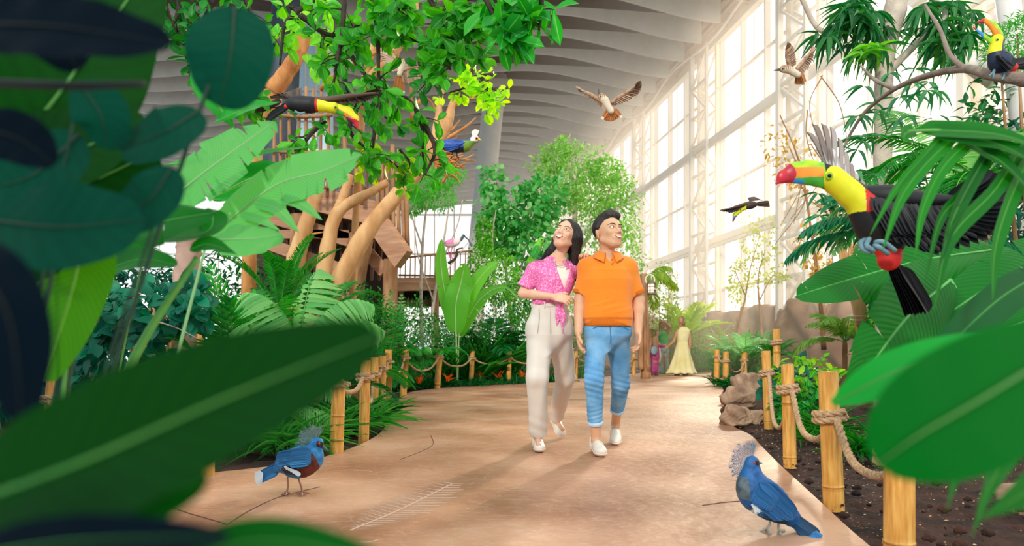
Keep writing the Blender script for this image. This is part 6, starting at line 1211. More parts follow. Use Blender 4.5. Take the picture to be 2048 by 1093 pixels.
for x, Y, L, m_, lab in ((1490, 18, .95, L_PALE, 'greyish arching fern behind the flat boulder'), (1512, 20, 1.1, L_PALM, 'bright palm frond clump in front of the rock wall'), (1450, 20.5, 1.0, L_PALE, 'pale fern at the foot of the rock wall'), (1545, 16, .9, L_PALM, 'fern behind the tallest bamboo post')):
    palm('fern', lab, 'fern', gp(x, Y, .5), 10, L, m_, droop=1.4, ll=.2, lw=.03, nl=26, elev=(25, 75), vang=.3, sag=.2)
for x, Y, lab in ((1452, 13.6, 'small green tuft at the foot of the far right posts'), (1468, 12.8, 'dark green tuft behind the boulders'), (1478, 14.5, 'small round-leaved tuft behind the boulders')): tuft('tuft', lab, gp(x, Y), 60, .34, .035, L_DARK, 'plant', droop=.6, up=.9, spread=.1)
for (pts, cr, lab, mm_) in [(([(1480, 720, 20), (1477, 650, 20), (1490, 600, 20), (1500, 540, 20), (1520, 470, 20)], [(1490, 590, 20), (1470, 540, 20), (1475, 520, 20)]), [(1478, 560, 20, 22, 50, 260), (1500, 480, 20, 18, 40, 110), (1530, 455, 20, 25, 20, 90), (1512, 540, 20, 14, 40, 80)], 'thin crooked sapling before the windows, left one', 0), (([(1526, 720, 19), (1522, 640, 19), (1516, 560, 19), (1530, 500, 19)], [(1520, 600, 19), (1540, 560, 19), (1560, 545, 19)]), [(1548, 556, 19, 26, 12, 90), (1532, 500, 19, 22, 30, 100), (1560, 540, 19, 14, 16, 30)], 'thin crooked sapling before the windows, right one', 0),
        (([(1648, 700, 13), (1640, 600, 13), (1625, 480, 13), (1600, 330, 13), (1560, 230, 13)], [(1625, 480, 13), (1650, 420, 13), (1660, 330, 13)]), [(1620, 490, 13, 26, 50, 110), (1590, 330, 13, 50, 60, 90), (1650, 560, 13, 30, 50, 130), (1555, 290, 13, 30, 40, 40)], 'sparse vine stems with dry leaves against the bright windows', 1)]:
    t_ = thing('sapling', lab, 'tree', gp(pts[0][0][0], pts[0][0][2])); limbs(t_, [(pts[0], [.05, .035, .02, .01]), (pts[1], [.02, .01, .006])], BARK_B, 'stem'); crown(t_, cr, leafmat('leaf_dry', 'b89a4c', 'd8c078', tr=.5) if mm_ else leafmat('leaf_sapling', '9cb04c', 'ccd07c', tr=.5), .13, .07)
mb = MB()
for k in range(9):
    x = rng.uniform(1540, 1700); y = rng.uniform(150, 420); tube(mb, [W(x, y, 12), W(x+rng.uniform(-40, 40), y+60, 12), W(x+rng.uniform(-50, 60), y+150, 12)], [.012, .01, .005], 5, n=14)
tag(mb.build('vine', BARK_B, None), 'tangle of bare looping vines in front of the windows', 'vine')
# croton-like bush and others
bush('leafy_shrub', 'bright yellow-green leafy shrub behind the third and fourth right posts', 'shrub', gp(1612, 7.2, .5), (.32, .28, .2), 130, .13, .06, leafmat('leaf_croton', '3c9c28', 'b4d83c', c3='6cc030', rib='d8e870', tr=.45), tp=TP_OVAL, trunk=.008, sm=STEM_G, stems=8)
bush('leafy_shrub', 'dark glossy shrub under the bright one', 'shrub', gp(1605, 6.6, .2), (.3, .3, .2), 170, .12, .07, L_GLOSS, tp=TP_OVAL, trunk=.008, sm=STEM_G)
bush('leafy_shrub', 'bluish round-leaved shrub between the right posts', 'shrub', gp(1590, 8.2, .3), (.4, .3, .28), 130, .16, .12, L_TEAL, tp=TP_HEART, trunk=.008, sm=STEM_G)
tuft('spider_plant', 'green strappy tuft right of the third right post', gp(1650, 5.8), 70, .34, .018, L_MID, 'plant', droop=.6, up=1, spread=.05); tuft('spider_plant', 'green strappy tuft behind the knotted right post', gp(1720, 4.8), 80, .3, .016, L_PALM, 'plant', droop=.6, up=.8, spread=.05)
tuft('spider_plant', 'small tuft growing on the dark soil between the right posts', gp(1615, 5.6), 30, .22, .016, L_MID, 'plant', droop=.6, up=.6, spread=.03)
palm('areca_palm', 'soft palm left of the tied cane bundle', 'palm', gp(1690, 11.5, .9), 13, 1.0, leafmat('leaf_soft', '5c8c3c', '8cb45c', tr=.4), droop=1.8, ll=.25, lw=.02, nl=34, elev=(20, 75), vang=.1, sag=.5, h=.9, tr=.05)
# rubber tree with bundled stems
rb = thing('rubber_tree', 'slim rubber tree with bundled tan stems tied with white string', 'tree', gp(1722, 9))
mb = MB()
for k in range(9):
    f = k-4; tube(mb, [gp(1735+f*2, 9), W(1722+f*2.5, 640, 9), W(1700+f*3.5, 540, 9), W(1680+f*5+rng.uniform(-6, 6), 440, 9), W(1665+f*10+rng.uniform(-8, 8), 400, 9)], [.028, .024, .02, .014, .007], 7, n=24)
mb.build('stems', BARK, rb); mb = MB()
for y in (632, 640): c_ = W(1717, y, 9); tube(mb, [c_+A(math.cos(q)*.11, math.sin(q)*.08, .01*math.sin(q)) for q in np.linspace(0, 6.3, 20)], .006, 5)
mb.build('string', K_WHITE, rb)
def whorl(mb, c, n, L, w, down=.5, tp=TP_OVAL, spread=1):
    d = np.array([(math.cos(a_)*spread, math.sin(a_)*.8, rng.uniform(-down-.3, .25)) for a_ in np.linspace(0, 2*PI, n, endpoint=False)+rng.uniform(0, 1)]); scatter(mb, tp, np.repeat(np.array(c)[None], n, 0), d, A(0, -.5, 1), L*rng.uniform(.8, 1.15, n), w*rng.uniform(.85, 1.1, n))
mb = MB()
for x, y in ((1640, 432), (1636, 460), (1690, 400), (1665, 410), (1700, 430), (1745, 470), (1752, 560), (1748, 600)): whorl(mb, W(x, y, 9), 8, .26, .085, .5)
mb.build('foliage', leafmat('leaf_rubber', '1c6a44', '3c9058', rib='7cb88c', rough=.3), rb)
# mango tree with drooping leaf clusters, upper right
mg = thing('mango_tree', 'tree with drooping dark leaf clusters and a pale trunk, upper right', 'tree', gp(1768, 7.5))
limbs(mg, [([(1770, 745, 7.5), (1768, 500, 7.5), (1766, 300, 7.5), (1770, 120, 7.5), (1790, 20, 7.5), (1800, -60, 7.5)], [.10, .10, .095, .10, .12, .10]), ([(1775, 70, 7.5), (1740, 60, 7.5), (1700, 10, 7.4)], [.06, .05, .03]), ([(1770, 150, 7.5), (1830, 90, 7.4), (1890, 30, 7.3), (1850, -20, 7.3)], [.05, .04, .03, .02]), ([(1600, -10, 8), (1640, 60, 8), (1700, 50, 7.8)], [.03, .03, .02])], BARK_P)
mb = MB()
for x, y, n in [(1700, 30, 2), (1680, 55, 3), (1730, 50, 3), (1715, 85, 2), (1745, 95, 2), (1780, 60, 2), (1660, 75, 2), (1850, 10, 3), (1880, 40, 3), (1905, 70, 3), (1870, 85, 3), (1890, 115, 2), (1830, 60, 1), (1925, 60, 2), (1720, 10, 3), (1900, 5, 3), (1940, 20, 2), (1690, 10, 3), (1750, 20, 2), (1770, 110, 1)]:
    for q in range(n): whorl(mb, W(x+rng.normal(0, 10), y+rng.normal(0, 8), 7.3+rng.uniform(-.3, .3)), 9, .33, .06, 1.1, TP_LANCE)
mb.build('foliage', leafmat('leaf_mango', '1c5a34', '4a8a4c', c3='2c7040', rib='7cae6c', tr=.35), mg); mb = MB()
for x, y in ((1740, 92), (1752, 98), (1728, 105)): whorl(mb, W(x, y, 6.9), 6, .24, .07, .1, TP_LANCE)
mb.build('young_foliage', leafmat('leaf_young', '5cb040', '8cd05c', rib='b0e080', tr=.45), mg)
br = thing('perch_tree', 'long grey-brown branch sweeping up to the perched toucan', 'tree', gp(2100, 6))
limbs(br, [([(2120, 180, 4.25), (2048, 160, 4.2), (1990, 152, 4.25), (1930, 138, 4.6), (1860, 150, 5), (1790, 178, 5.4), (1730, 225, 5.8), (1690, 290, 6), (1668, 360, 6)], [.05, .042, .034, .028, .024, .02, .016, .012, .008]), ([(1930, 138, 4.6), (1900, 110, 4.7), (1880, 60, 4.8), (1850, 10, 5)], [.02, .016, .014, .01]), ([(1790, 178, 5.4), (1750, 160, 5.6), (1720, 130, 5.8)], [.02, .015, .008]), ([(2120, 180, 4.25), (2150, 400, 4.4), (2160, 700, 4.6), (2164, 935, 4.6)], [.055, .07, .085, .11])], mat('bark_grey', '7a6a5e', .85, col2='9c8c7c', scale=6, bump=.5), 'branch')
mb = MB()
for k in range(24): 
    f = rng.uniform(0, 1); x = 1850-170*f+rng.normal(0, 25); y = 160+210*f*f+rng.normal(0, 28); whorl(mb, W(x, y, 5.8+rng.uniform(-.4, .6)), 4, .20, .04, .8, TP_LANCE)
mb.build('foliage', leafmat('leaf_willowy', '2c6a48', '5c9468', tr=.35), br)
TUBE = MB(); tube(TUBE, [W(1800, 25, 12), W(1990, 160, 11)], .16, 14, n=4); tag(TUBE.build('duct', WHITE_ST, None), 'thick white pipe slanting behind the upper right leaves', 'pipe')
TUBE = MB(); tube(TUBE, [W(2010, -40, 10), W(2035, 150, 10), W(2060, 400, 10)], .16, 14, n=4); tag(TUBE.build('roof_column', COLM, None), 'grey column at the top right corner behind the perched toucan', 'column')
# right-hand greenery
palm('tree_fern', 'feathery fern below the perched toucan', 'fern', gp(1960, 6.2, 2.4), 14, 1.5, L_PALM, droop=1.5, ll=.24, lw=.022, nl=46, elev=(0, 50), vang=.2, sag=.2, h=2.4, tr=.1)
palm('tree_fern', 'grey-green feathery fern in the light beam at the upper right', 'fern', gp(1860, 7.2, 2.5), 13, 1.5, L_PALE, droop=1.4, ll=.26, lw=.024, nl=40, elev=(-5, 50), vang=.1, sag=.2, h=2.5, tr=.1)
palm('tree_fern', 'dark teal palm with long leaflets behind the big toucan', 'palm', gp(1800, 6.6, 1.9), 12, 1.2, leafmat('leaf_palm_teal', '1c6a4c', '3c9068', tr=.35), droop=1.5, ll=.32, lw=.035, nl=26, elev=(10, 70), vang=.1, sag=.4, h=1.9, tr=.06)
bush('cypress', 'soft bright feathery bush at the top right edge', 'tree', W(2040, 90, 6), (.3, .3, .26), 1600, .06, .015, leafmat('leaf_soft_green', '2c8a3c', '5cb04c', tr=.4), base=gp(2080, 6), stems=3, trunk=.03)
for (x, y, Y, rx, rz, n, L, w_, m_, tp_, lab) in [(2000, 430, 9, 1.3, 1.2, 1500, .2, .08, L_TEAL, TP_LANCE, 'tall dark teal tree filling the right side behind the big toucan'), (1880, 620, 8.5, .8, .8, 1100, .16, .07, L_PALM, TP_LANCE, 'green shrub behind the hanging banana leaf on the right'), (2030, 640, 7.5, .9, .9, 1200, .18, .07, L_TEAL, TP_LANCE, 'dark teal shrub at the right edge'), (1960, 730, 5.5, .7, .35, 700, .16, .03, L_DARK, TP_STRIP_S, 'low strappy shrub behind the nearest right post'), (1780, 690, 8.5, .4, .35, 500, .1, .05, L_MID, TP_S, 'small shrub behind the cane bundle'), (2090, 290, 10.5, 1.5, 1.4, 1000, .24, .09, L_DARK, TP_LANCE, 'dark leafy tree behind the fern on the right edge')]:
    c_ = W(x, y, Y); c_[2] = max(c_[2], rz*.6); bush('shrub' if y > 500 else 'leafy_tree', lab, 'shrub' if y > 500 else 'tree', c_, (rx, rx*.7, rz), n, L, w_, m_, tp=tp_, sm=BARK_D, trunk=.03, stems=4)
for x, Y, lab in ((1865, 7.0, 'thin pale trunk among the right shrubs, left of the pair'), (1895, 7.0, 'thin brown trunk among the right shrubs, right of the pair')): mb = MB(); tube(mb, [gp(x, Y), W(x, 480, Y)], [.03, .025], 8, n=8); t_ = thing('slim_tree', lab, 'tree', gp(x, Y)); mb.build('trunk', BARK_P if x < 1880 else BARK_B, t_)
# ---------------- hanging branches, top centre left
def hanging(label, stems, nt, L, w, m, lp=TP_OBOV, spread=34, per=4, sm=BARK_D, r=.012, Y=5):
    s0 = stems[0][0]; t_ = thing('hanging_branch', label, 'branch', W(s0[0], s0[1], Y)); ms = MB(); ml = MB()
    for st in stems:
        P = spline([W(x, y, Y+dy) for x, y, dy in st], 26); tube(ms, P, np.linspace(r*2.0, r*.7, 26)*Y/5, 6, rough=.05)
        for k in range(nt):
            i = rng.integers(3, 26); d = rdir(1, -.2)[0]*A(1, .7, .8); e = P[i]+d*spread*Y/F*rng.uniform(.4, 1.2); tube(ms, [P[i], (P[i]+e)/2+A(0, 0, .01), e], [r*.5, r*.35, r*.2], 4, n=5)
            n = per; dd = nrm(d*.6+rng.normal(0, .7, (n, 3))+A(0, 0, -.35)); pp = e+(P[i]-e)*rng.uniform(0, .35, (n, 1)); scatter(ml, lp, pp, dd, nrm(A(0, -.9, .6)+rng.normal(0, .5, (n, 3))), L*rng.uniform(.65, 1.15, n), w*rng.uniform(.8, 1.1, n))
    ms.build('twigs', sm, t_); ml.build('foliage', m, t_); return t_
LH1 = leafmat('leaf_hang_green', '1f7a22', '5cb83c', c3='38982c', rib='7cc45c', tr=.45); LH2 = leafmat('leaf_hang_dark', '0f5a24', '2c8a34', c3='1c7028', rib='4c9c4c', tr=.35); LH3 = leafmat('leaf_hang_light', '5cb030', 'a4dc54', c3='7cc83c', rib='b8e478', tr=.5)
hanging('drooping leafy branch on the far left of the top, beside the blurred round leaf', [[(320, -20, 0), (350, 60, .1), (400, 110, .2)], [(440, -20, 0), (400, 60, .1), (380, 150, .1)], [(360, -10, .3), (350, 40, .3), (300, 90, .3)]], 12, .13, .06, LH2, Y=4.6, spread=45)
hanging('leafy branch with pale leaves in front of the blue glazing', [[(640, -10, 0), (600, 20, 0), (570, 50, 0), (560, 130, 0)], [(650, 60, 0), (640, 120, 0), (625, 160, 0)], [(700, 60, 0), (660, 90, 0), (600, 60, .1)]], 9, .13, .07, LH3, Y=4.8, spread=40)
hanging('long dark leafy branch hanging straight down above the flying toucan', [[(690, -20, 0), (685, 60, 0), (675, 120, 0), (668, 165, 0)], [(680, 80, 0), (730, 150, 0), (770, 200, 0)], [(740, -20, 0), (755, 60, 0), (757, 150, 0), (760, 220, 0)], [(755, 40, 0), (800, 70, 0), (860, 90, 0)], [(600, 30, 0), (660, 70, .1), (720, 50, .1)]], 11, .13, .065, LH1, Y=4.4, spread=50)
hanging('dense bright leafy branch at the top centre', [[(850, -20, 0), (880, 40, 0), (900, 100, 0), (900, 140, 0)], [(905, -20, 0), (912, 60, 0), (900, 110, 0)], [(960, -20, 0), (950, 50, 0), (930, 120, .1)], [(820, -20, 0), (790, 20, .1), (760, 20, .1)]], 17, .14, .08, LH1, Y=4.2, spread=46)
hanging('large-leaved twig hanging furthest right under the ceiling', [[(1010, -20, 0), (1015, 40, 0), (1013, 90, 0)], [(1085, -20, 0), (1082, 30, 0), (1078, 60, 0)], [(1050, -20, 0), (1045, 30, 0), (1030, 60, 0)], [(960, -20, 0), (1000, 50, .0), (1010, 90, 0)]], 6, .19, .09, leafmat('leaf_hang_large', '1a8030', '4cb040', c3='2c9838', rib='7ccc6c', tr=.4), Y=3.9, spread=26)
hanging('lime green leafy branch in front of the bare tree fork', [[(900, 110, 0), (930, 150, 0), (970, 170, 0), (1000, 185, 0)], [(950, 120, 0), (935, 170, 0), (900, 185, 0)], [(960, 150, 0), (985, 200, 0), (975, 215, 0)]], 14, .09, .05, L_LIME, Y=5.4, spread=28, r=.008)
hanging('leafy branch trailing down between the flying toucan and the blue bird', [[(790, 185, 0), (825, 210, 0), (845, 260, 0), (845, 320, 0)], [(755, 180, 0), (750, 250, 0), (745, 310, 0)], [(650, 240, 0), (620, 270, 0), (600, 300, 0)], [(720, 200, 0), (700, 260, 0), (735, 300, .1)], [(850, 250, 0), (870, 300, 0), (850, 350, 0)]], 8, .13, .065, LH1, Y=4.7, spread=44)
hanging('yellow-green leafy twigs hanging over the treehouse railing', [[(715, 290, 0), (760, 310, 0), (790, 330, 0), (810, 350, 0)], [(800, 300, 0), (820, 330, 0), (800, 370, 0)], [(730, 280, 0), (740, 320, 0), (735, 335, 0)]], 9, .11, .06, leafmat('leaf_yellow_green', '1c7a20', 'c8d828', c3='5cb024', tr=.45), Y=5.0, spread=30, r=.006)
hanging('leafy branches behind the blurred leaves in the top left', [[(480, -20, 0), (520, 60, 0), (560, 100, 0)], [(560, 200, 0), (520, 220, 0), (480, 200, 0)], [(420, 150, 0), (450, 200, 0), (500, 190, 0)], [(560, -20, 0), (590, 20, 0), (640, 20, 0)]], 9, .13, .065, LH1, Y=5.2, spread=40)
hanging('leafy branch right behind the toucan bill', [[(850, 90, 0), (840, 130, 0), (870, 170, 0)], [(690, 160, .2), (700, 190, .2), (780, 240, .2)], [(900, 0, .3), (860, 60, .3), (870, 120, .3)]], 9, .12, .06, LH2, Y=5.0, spread=40)
# ================================================================ near leaves, left and right
L_NAVY_SHADE = leafmat('leaf_navy_shade', '020c14', '04141e', tr=.04, rough=.7, spec=.08)  # near-left shade is put into the leaf colour
L_NEARG_SHADE = leafmat('leaf_near_green_shade', '05340c', '0a4410', rib='04280a', tr=.3, rough=.6, veins=14, spec=.12); L_NEART_SHADE = leafmat('leaf_near_teal_shade', '063c30', '0a4c3a', rib='125c44', tr=.2, rough=.7, veins=8, spec=.1); L_NEARB = leafmat('leaf_near_bright', '2c6e18', '3f8422', rib='8cc850', tr=.5, veins=26)  # the dark green and dark teal carry the near-left shade as colour
def leafY(name, label, cat, base, lv, m, sm=None, stalk=1):
    """lv: (list of (px, py, depth), width in px at mid depth, normal, kind, tears, wave, fold)"""
    t_ = thing(name, label, cat, base); ms = MB()
    for iq, (pts, wpx, nm, kd, te, wv, fo) in enumerate(lv):
        ct_first = iq == 0
        Ym = np.mean([p[2] for p in pts]); wd = wpx*Ym/F; mb = MB(); P = blade(mb, [W(*p) for p in pts], wd, nm, kd, nl=40, nc=8, fold=fo, wave=wv, tears=te); mb.build('leaf', m, t_)
        k = nrm(A(*nm)); tube(ms, P+k*.001, np.linspace(.022, .004, len(P))*wd, 6, caps=False)
        if stalk == 1 or (stalk == 2 and ct_first): b_ = np.array(base, float); tube(ms, [b_, b_*.45+P[0]*.55+A(0, 0, .05), P[0]], [wd*.035, wd*.03, wd*.024], 7, n=14)
    ms.build('stalk', sm or STEM_G, t_); return t_
def npx(px, Y): return A((px-1024)*Y/F, Y, -.03)
N0 = (0.05, -1, .25)
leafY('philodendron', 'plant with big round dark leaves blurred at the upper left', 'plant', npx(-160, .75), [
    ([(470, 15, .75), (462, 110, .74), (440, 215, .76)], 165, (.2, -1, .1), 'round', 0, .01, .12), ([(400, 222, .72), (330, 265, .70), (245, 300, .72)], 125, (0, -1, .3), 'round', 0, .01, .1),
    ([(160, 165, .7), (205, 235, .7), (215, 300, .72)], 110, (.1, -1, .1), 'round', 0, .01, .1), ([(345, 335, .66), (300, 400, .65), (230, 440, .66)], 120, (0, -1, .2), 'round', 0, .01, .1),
    ([(-30, 440, .62), (120, 455, .60), (290, 440, .62)], 190, (0, -1, .3), 'round', 0, .01, .1), ([(160, 270, .72), (70, 350, .7), (-30, 380, .7)], 170, (0, -1, .2), 'round', 0, .01, .1)], L_NEART_SHADE, sm=mat('stem_dark_green', '0c3a24', .6))
leafY('broad_leaf_plant', 'broad leaves coloured near black for shade, blurred in the top left corner', 'plant', npx(-300, .5), [([(-40, 50, .46), (120, 55, .45), (345, 88, .45)], 150, N0, 'banana', 0, .02, .1), ([(-40, 15, .5), (80, 40, .5), (160, 140, .5)], 150, N0, 'banana', 0, .02, .1), ([(-60, 500, .36), (20, 640, .35), (45, 850, .36)], 150, (.3, -1, 0), 'banana', 0, .02, .1), ([(-60, 250, .5), (40, 280, .5), (110, 330, .5)], 110, N0, 'banana', 0, .02, .1)], L_NAVY_SHADE, sm=mat('stem_black', '06140f', .6))
leafY('banana_plant', 'big dull green leaf blurred behind the black ones, top left', 'plant', npx(-260, .95), [([(-60, 420, .95), (110, 200, .93), (300, -60, .93)], 330, (.1, -1, 0), 'banana', 0, .015, .1), ([(-60, 60, .98), (100, 20, .98), (290, -30, .98)], 200, N0, 'banana', 2, .02, .1), ([(-80, 330, .9), (80, 320, .9), (300, 250, .9)], 210, (0, -1, .2), 'banana', 0, .015, .1), ([(-40, 520, 1.0), (120, 400, 1.0), (320, 300, 1.02)], 260, (0, -1, .1), 'banana', 0, .015, .1)], L_NEARG_SHADE)
leafY('bird_of_paradise_plant', 'plant with large grey-green torn leaves reaching to the treehouse', 'plant', npx(225, 1.7), [
    ([(415, 478, 1.9), (545, 375, 1.88), (640, 345, 1.85), (722, 312, 1.83)], 112, (-.1, -1, .35), 'banana', 5, .012, .1), ([(340, 400, 1.85), (430, 330, 1.83), (550, 243, 1.85)], 118, (.15, -1, .4), 'banana', 8, .02, .15),
    ([(425, 480, 1.85), (500, 478, 1.83), (565, 470, 1.83)], 72, (0, -1, .5), 'banana', 2, .02, .15),
    ([(560, 398, 1.86), (600, 408, 1.84), (644, 440, 1.83)], 24, (0, -1, .3), 'strip', 0, .01, .2), ([(508, 405, 1.87), (556, 420, 1.85), (598, 466, 1.84)], 26, (0, -1, .3), 'strip', 0, .01, .2), ([(480, 430, 1.87), (520, 440, 1.85), (560, 462, 1.84)], 18, (0, -1, .3), 'strip', 0, .01, .2)], L_STREL, stalk=2, sm=mat('stem_pale_green', '84b878', .5))
leafY('banana_plant', 'plant with mid green sword leaves in front of the treehouse, left', 'plant', npx(150, 2.1), [([(330, 330, 2.1), (450, 320, 2.1), (635, 290, 2.15)], 62, (0, -.7, 1), 'lance', 0, .02, .2), ([(420, 400, 2.1), (520, 350, 2.15), (590, 330, 2.2)], 80, (0, -1, .4), 'lance', 2, .02, .2), ([(390, 130, 2), (430, 200, 2), (470, 260, 2.05)], 60, (.5, -1, 0), 'lance', 0, .02, .2), ([(430, 245, 2.0), (500, 215, 2.0), (560, 205, 2.0)], 45, (0, -.8, .6), 'lance', 0, .02, .2)], L_GLOSS, stalk=2)
leafY('banana_plant', 'dark glossy leaves crossing the middle of the left side, with a long green stalk', 'plant', npx(120, 1.5), [([(200, 510, 1.3), (310, 450, 1.28), (430, 425, 1.3)], 95, (0, -1, .4), 'banana', 2, .02, .2), ([(430, 420, 1.35), (400, 470, 1.33), (200, 480, 1.3)], 70, (0, -.6, .8), 'banana', 0, .02, .2), ([(205, 545, 1.25), (280, 520, 1.25), (355, 530, 1.25)], 60, (0, -.8, .6), 'banana', 0, .02, .2), ([(380, 500, 1.3), (420, 490, 1.3), (475, 510, 1.3)], 48, (0, -.8, .6), 'lance', 0, .02, .2)], L_BANANA_D, stalk=0, sm=mat('midrib_mid', '5cac58', .5))
leafY('banana_leaf', 'sunlit green veined leaf hanging tip down at the left', 'leaf', npx(40, 1.08), [([(165, 455, 1.05), (150, 560, 1.03), (88, 765, 1.05)], 150, (.1, -1, -.1), 'banana', 0, .01, .12)], L_NEARB)
mb = MB(); tube(mb, [W(225, 800, 1.25), W(300, 660, 1.27), W(395, 515, 1.3)], [.010, .008, .006], 8, n=20); tag(mb.build('leaf_stalk', STEM_G, None), 'long bright green leaf stalk slanting up through the left side', 'stalk')
mb = MB(); tube(mb, [W(110, 860, 1.1), W(140, 700, 1.1), (W(200, 530, 1.12))], [.013, .011, .008], 8, n=20); tag(mb.build('leaf_stalk', MATS['stem_dark_green'], None), 'thick dark green leaf stalk beside the leftmost post', 'stalk')
mb = MB(); tube(mb, [W(-20, 166, .55), W(150, 172, .55), W(290, 168, .56)], [.004, .004, .003], 8, n=20); tag(mb.build('leaf_stalk', MATS['stem_black'], None), 'blurred dark horizontal stalk at the upper left', 'stalk')
leafY('near_leaf', 'huge out-of-focus green leaf sweeping across the lower left', 'leaf', npx(-420, .31), [([(-60, 1010, .29), (180, 920, .285), (450, 800, .285), (765, 672, .29)], 315, (-.1, -1, .45), 'banana', 0, .01, .18)], L_NEARG_SHADE)
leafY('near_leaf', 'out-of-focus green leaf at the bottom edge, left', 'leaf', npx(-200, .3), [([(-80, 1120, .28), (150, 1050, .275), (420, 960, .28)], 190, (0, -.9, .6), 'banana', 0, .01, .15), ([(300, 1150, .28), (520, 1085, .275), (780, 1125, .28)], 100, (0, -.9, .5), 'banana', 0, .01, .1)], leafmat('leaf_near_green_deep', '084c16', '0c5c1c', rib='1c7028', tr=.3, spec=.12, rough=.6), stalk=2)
leafY('near_leaf', 'out-of-focus dark blue-green leaf in the bottom left corner', 'leaf', npx(-260, .27), [([(-80, 1120, .26), (150, 1085, .255), (460, 1075, .26)], 110, (0, -.9, .6), 'banana', 0, .01, .15)], L_NAVY_SHADE)
# right side
leafY('banana_plant', 'broad glossy banana leaves behind and below the big toucan', 'plant', npx(2150, 2.9), [([(1990, 500, 2.9), (1850, 520, 2.8), (1700, 560, 2.75), (1594, 592, 2.7)], 118, (0, -1, .5), 'banana', 3, .012, .22), ([(1900, 560, 2.7), (1810, 640, 2.6), (1700, 790, 2.5)], 175, (.35, -1, .25), 'banana', 2, .012, .2),
    ([(2120, 500, 2.8), (2000, 560, 2.7), (1790, 700, 2.65)], 120, (0, -1, .6), 'banana', 3, .012, .2), ([(2120, 620, 2.4), (2000, 660, 2.4), (1890, 700, 2.4)], 90, (0, -1, .5), 'banana', 3, .012, .2)], L_BANANA_D, sm=mat('midrib_mid', '5cac58', .5))
pf = thing('palm', 'near palm frond drooping across the big toucan from the right', 'palm', npx(2350, 1.5)); mb = MB(); ms = MB()
tube(ms, [W(2250, 330, 1.4), W(2050, 275, 1.42), W(1900, 262, 1.42), W(1815, 262, 1.4)], [.012, .008, .005, .002], 7, n=30); tube(ms, [W(2350, 1200, 1.5), W(2330, 700, 1.45), W(2250, 330, 1.4)], [.02, .016, .012], 7, n=12)
for ct, wpx in (([(1830, 262), (1810, 268), (1808, 285)], 30), ([(1920, 264), (1850, 330), (1800, 400), (1765, 500)], 26), ([(1960, 266), (1890, 330), (1845, 420), (1830, 515)], 26), ([(2000, 268), (1950, 350), (1905, 440), (1880, 530)], 30), ([(2048, 285), (1990, 380), (1900, 480), (1868, 620)], 32), ([(2070, 290), (2020, 400), (1990, 500), (1985, 600)], 34), ([(1900, 262), (1960, 300), (2010, 330), (2080, 400)], 42), ([(1850, 262), (1930, 275), (2000, 290), (2100, 340)], 46), ([(1830, 260), (1910, 262), (2000, 270), (2100, 300)], 40), ([(1890, 264), (1850, 310), (1790, 380), (1740, 470)], 18), ([(1990, 270), (1930, 380), (1880, 440), (1850, 560)], 22)):
    blade(mb, [W(x, y, 1.42-.01*i) for i, (x, y) in enumerate(ct)], wpx*1.42/F, (.3, -1, .3), 'strip', nl=22, nc=3, fold=.3)
mb.build('leaflets', L_FGB, pf); ms.build('stalk', STEM_G, pf)
leafY('near_leaf', 'large out-of-focus bright green leaf at the lower right', 'leaf', npx(2500, .42), [([(2140, 690, .40), (1960, 800, .385), (1840, 870, .38), (1755, 930, .385)], 250, (-.1, -1, .4), 'banana', 0, .01, .15)], leafmat('leaf_near_vivid', '066422', '0a7028', rib='055a1c', tr=.35, spec=.12, rough=.6))
leafY('near_leaf', 'soft green blade slanting up to the right edge', 'leaf', npx(2500, .8), [([(1665, 808, .72), (1800, 740, .7), (1950, 690, .7), (2120, 650, .72)], 90, (0, -1, .5), 'lance', 0, .01, .2), ([(1740, 790, .72), (1880, 720, .72), (2110, 710, .72)], 90, (0, -1, .5), 'lance', 0, .01, .2)], leafmat('leaf_near_fresh', '1c9038', '2cac4c', rib='5cc870', tr=.4), stalk=0)
leafY('near_leaf', 'pointed green blades hanging down at the lower right', 'leaf', npx(2400, .7), [([(2048, 880, .62), (1985, 960, .6), (1943, 1075, .6)], 42, (.2, -1, .2), 'lance', 0, .01, .2), ([(1960, 900, .62), (1915, 950, .6), (1893, 1022, .6)], 26, (.2, -1, .2), 'lance', 0, .01, .2), ([(2120, 940, .5), (2060, 980, .5), (1960, 1040, .5)], 80, (.2, -1, .4), 'lance', 0, .01, .2)], L_FGB, stalk=0)
leafY('banana_plant', 'dark folded leaf at the right edge below the toucan tail', 'plant', npx(2300, 1.7), [([(2140, 520, 1.7), (2010, 590, 1.65), (1900, 690, 1.6), (1840, 760, 1.6)], 75, (.2, -1, .5), 'banana', 2, .02, .4)], L_FG)
# ================================================================ the family in the distance
def simple(label, x0, Y, loc): return thing('person', label, 'person', loc)
YL = 19.3; s_ = YL/F
def q(px, py, dy=0): return W(px, py, YL+dy)
# woman in long dress
p1 = thing('person', 'woman seen from behind in a long sleeveless pale yellow dress, holding a hand', 'person', q(1362, 750)*A(1, 1, 0))
s = SDF(); s.ell(q(1362, 642), (.085, .095, .115)).cap(q(1363, 650), q(1366, 662), .05, .055, k=.03).cap(q(1356, 662), q(1378, 662), .06, .06, k=.05).cap(q(1366, 664), q(1364, 690), .11, .10, k=.05).cap(q(1364, 690), q(1364, 735), .10, .08, k=.05)
s.cap(q(1354, 664), q(1347, 684, -.1), .045, .04).cap(q(1347, 684, -.1), q(1337, 692, -.2), .038, .028).cap(q(1378, 664), q(1380, 686), .045, .038).cap(q(1380, 686), q(1379, 706), .036, .028)
hand(s, q(1337, 692, -.2), A(-1, -.2, -.4), A(0, .3, -1), A(0, -1, 0), .5); hand(s, q(1379, 706), A(0, -.1, -1), A(-1, 0, 0), A(0, -1, 0), .4)
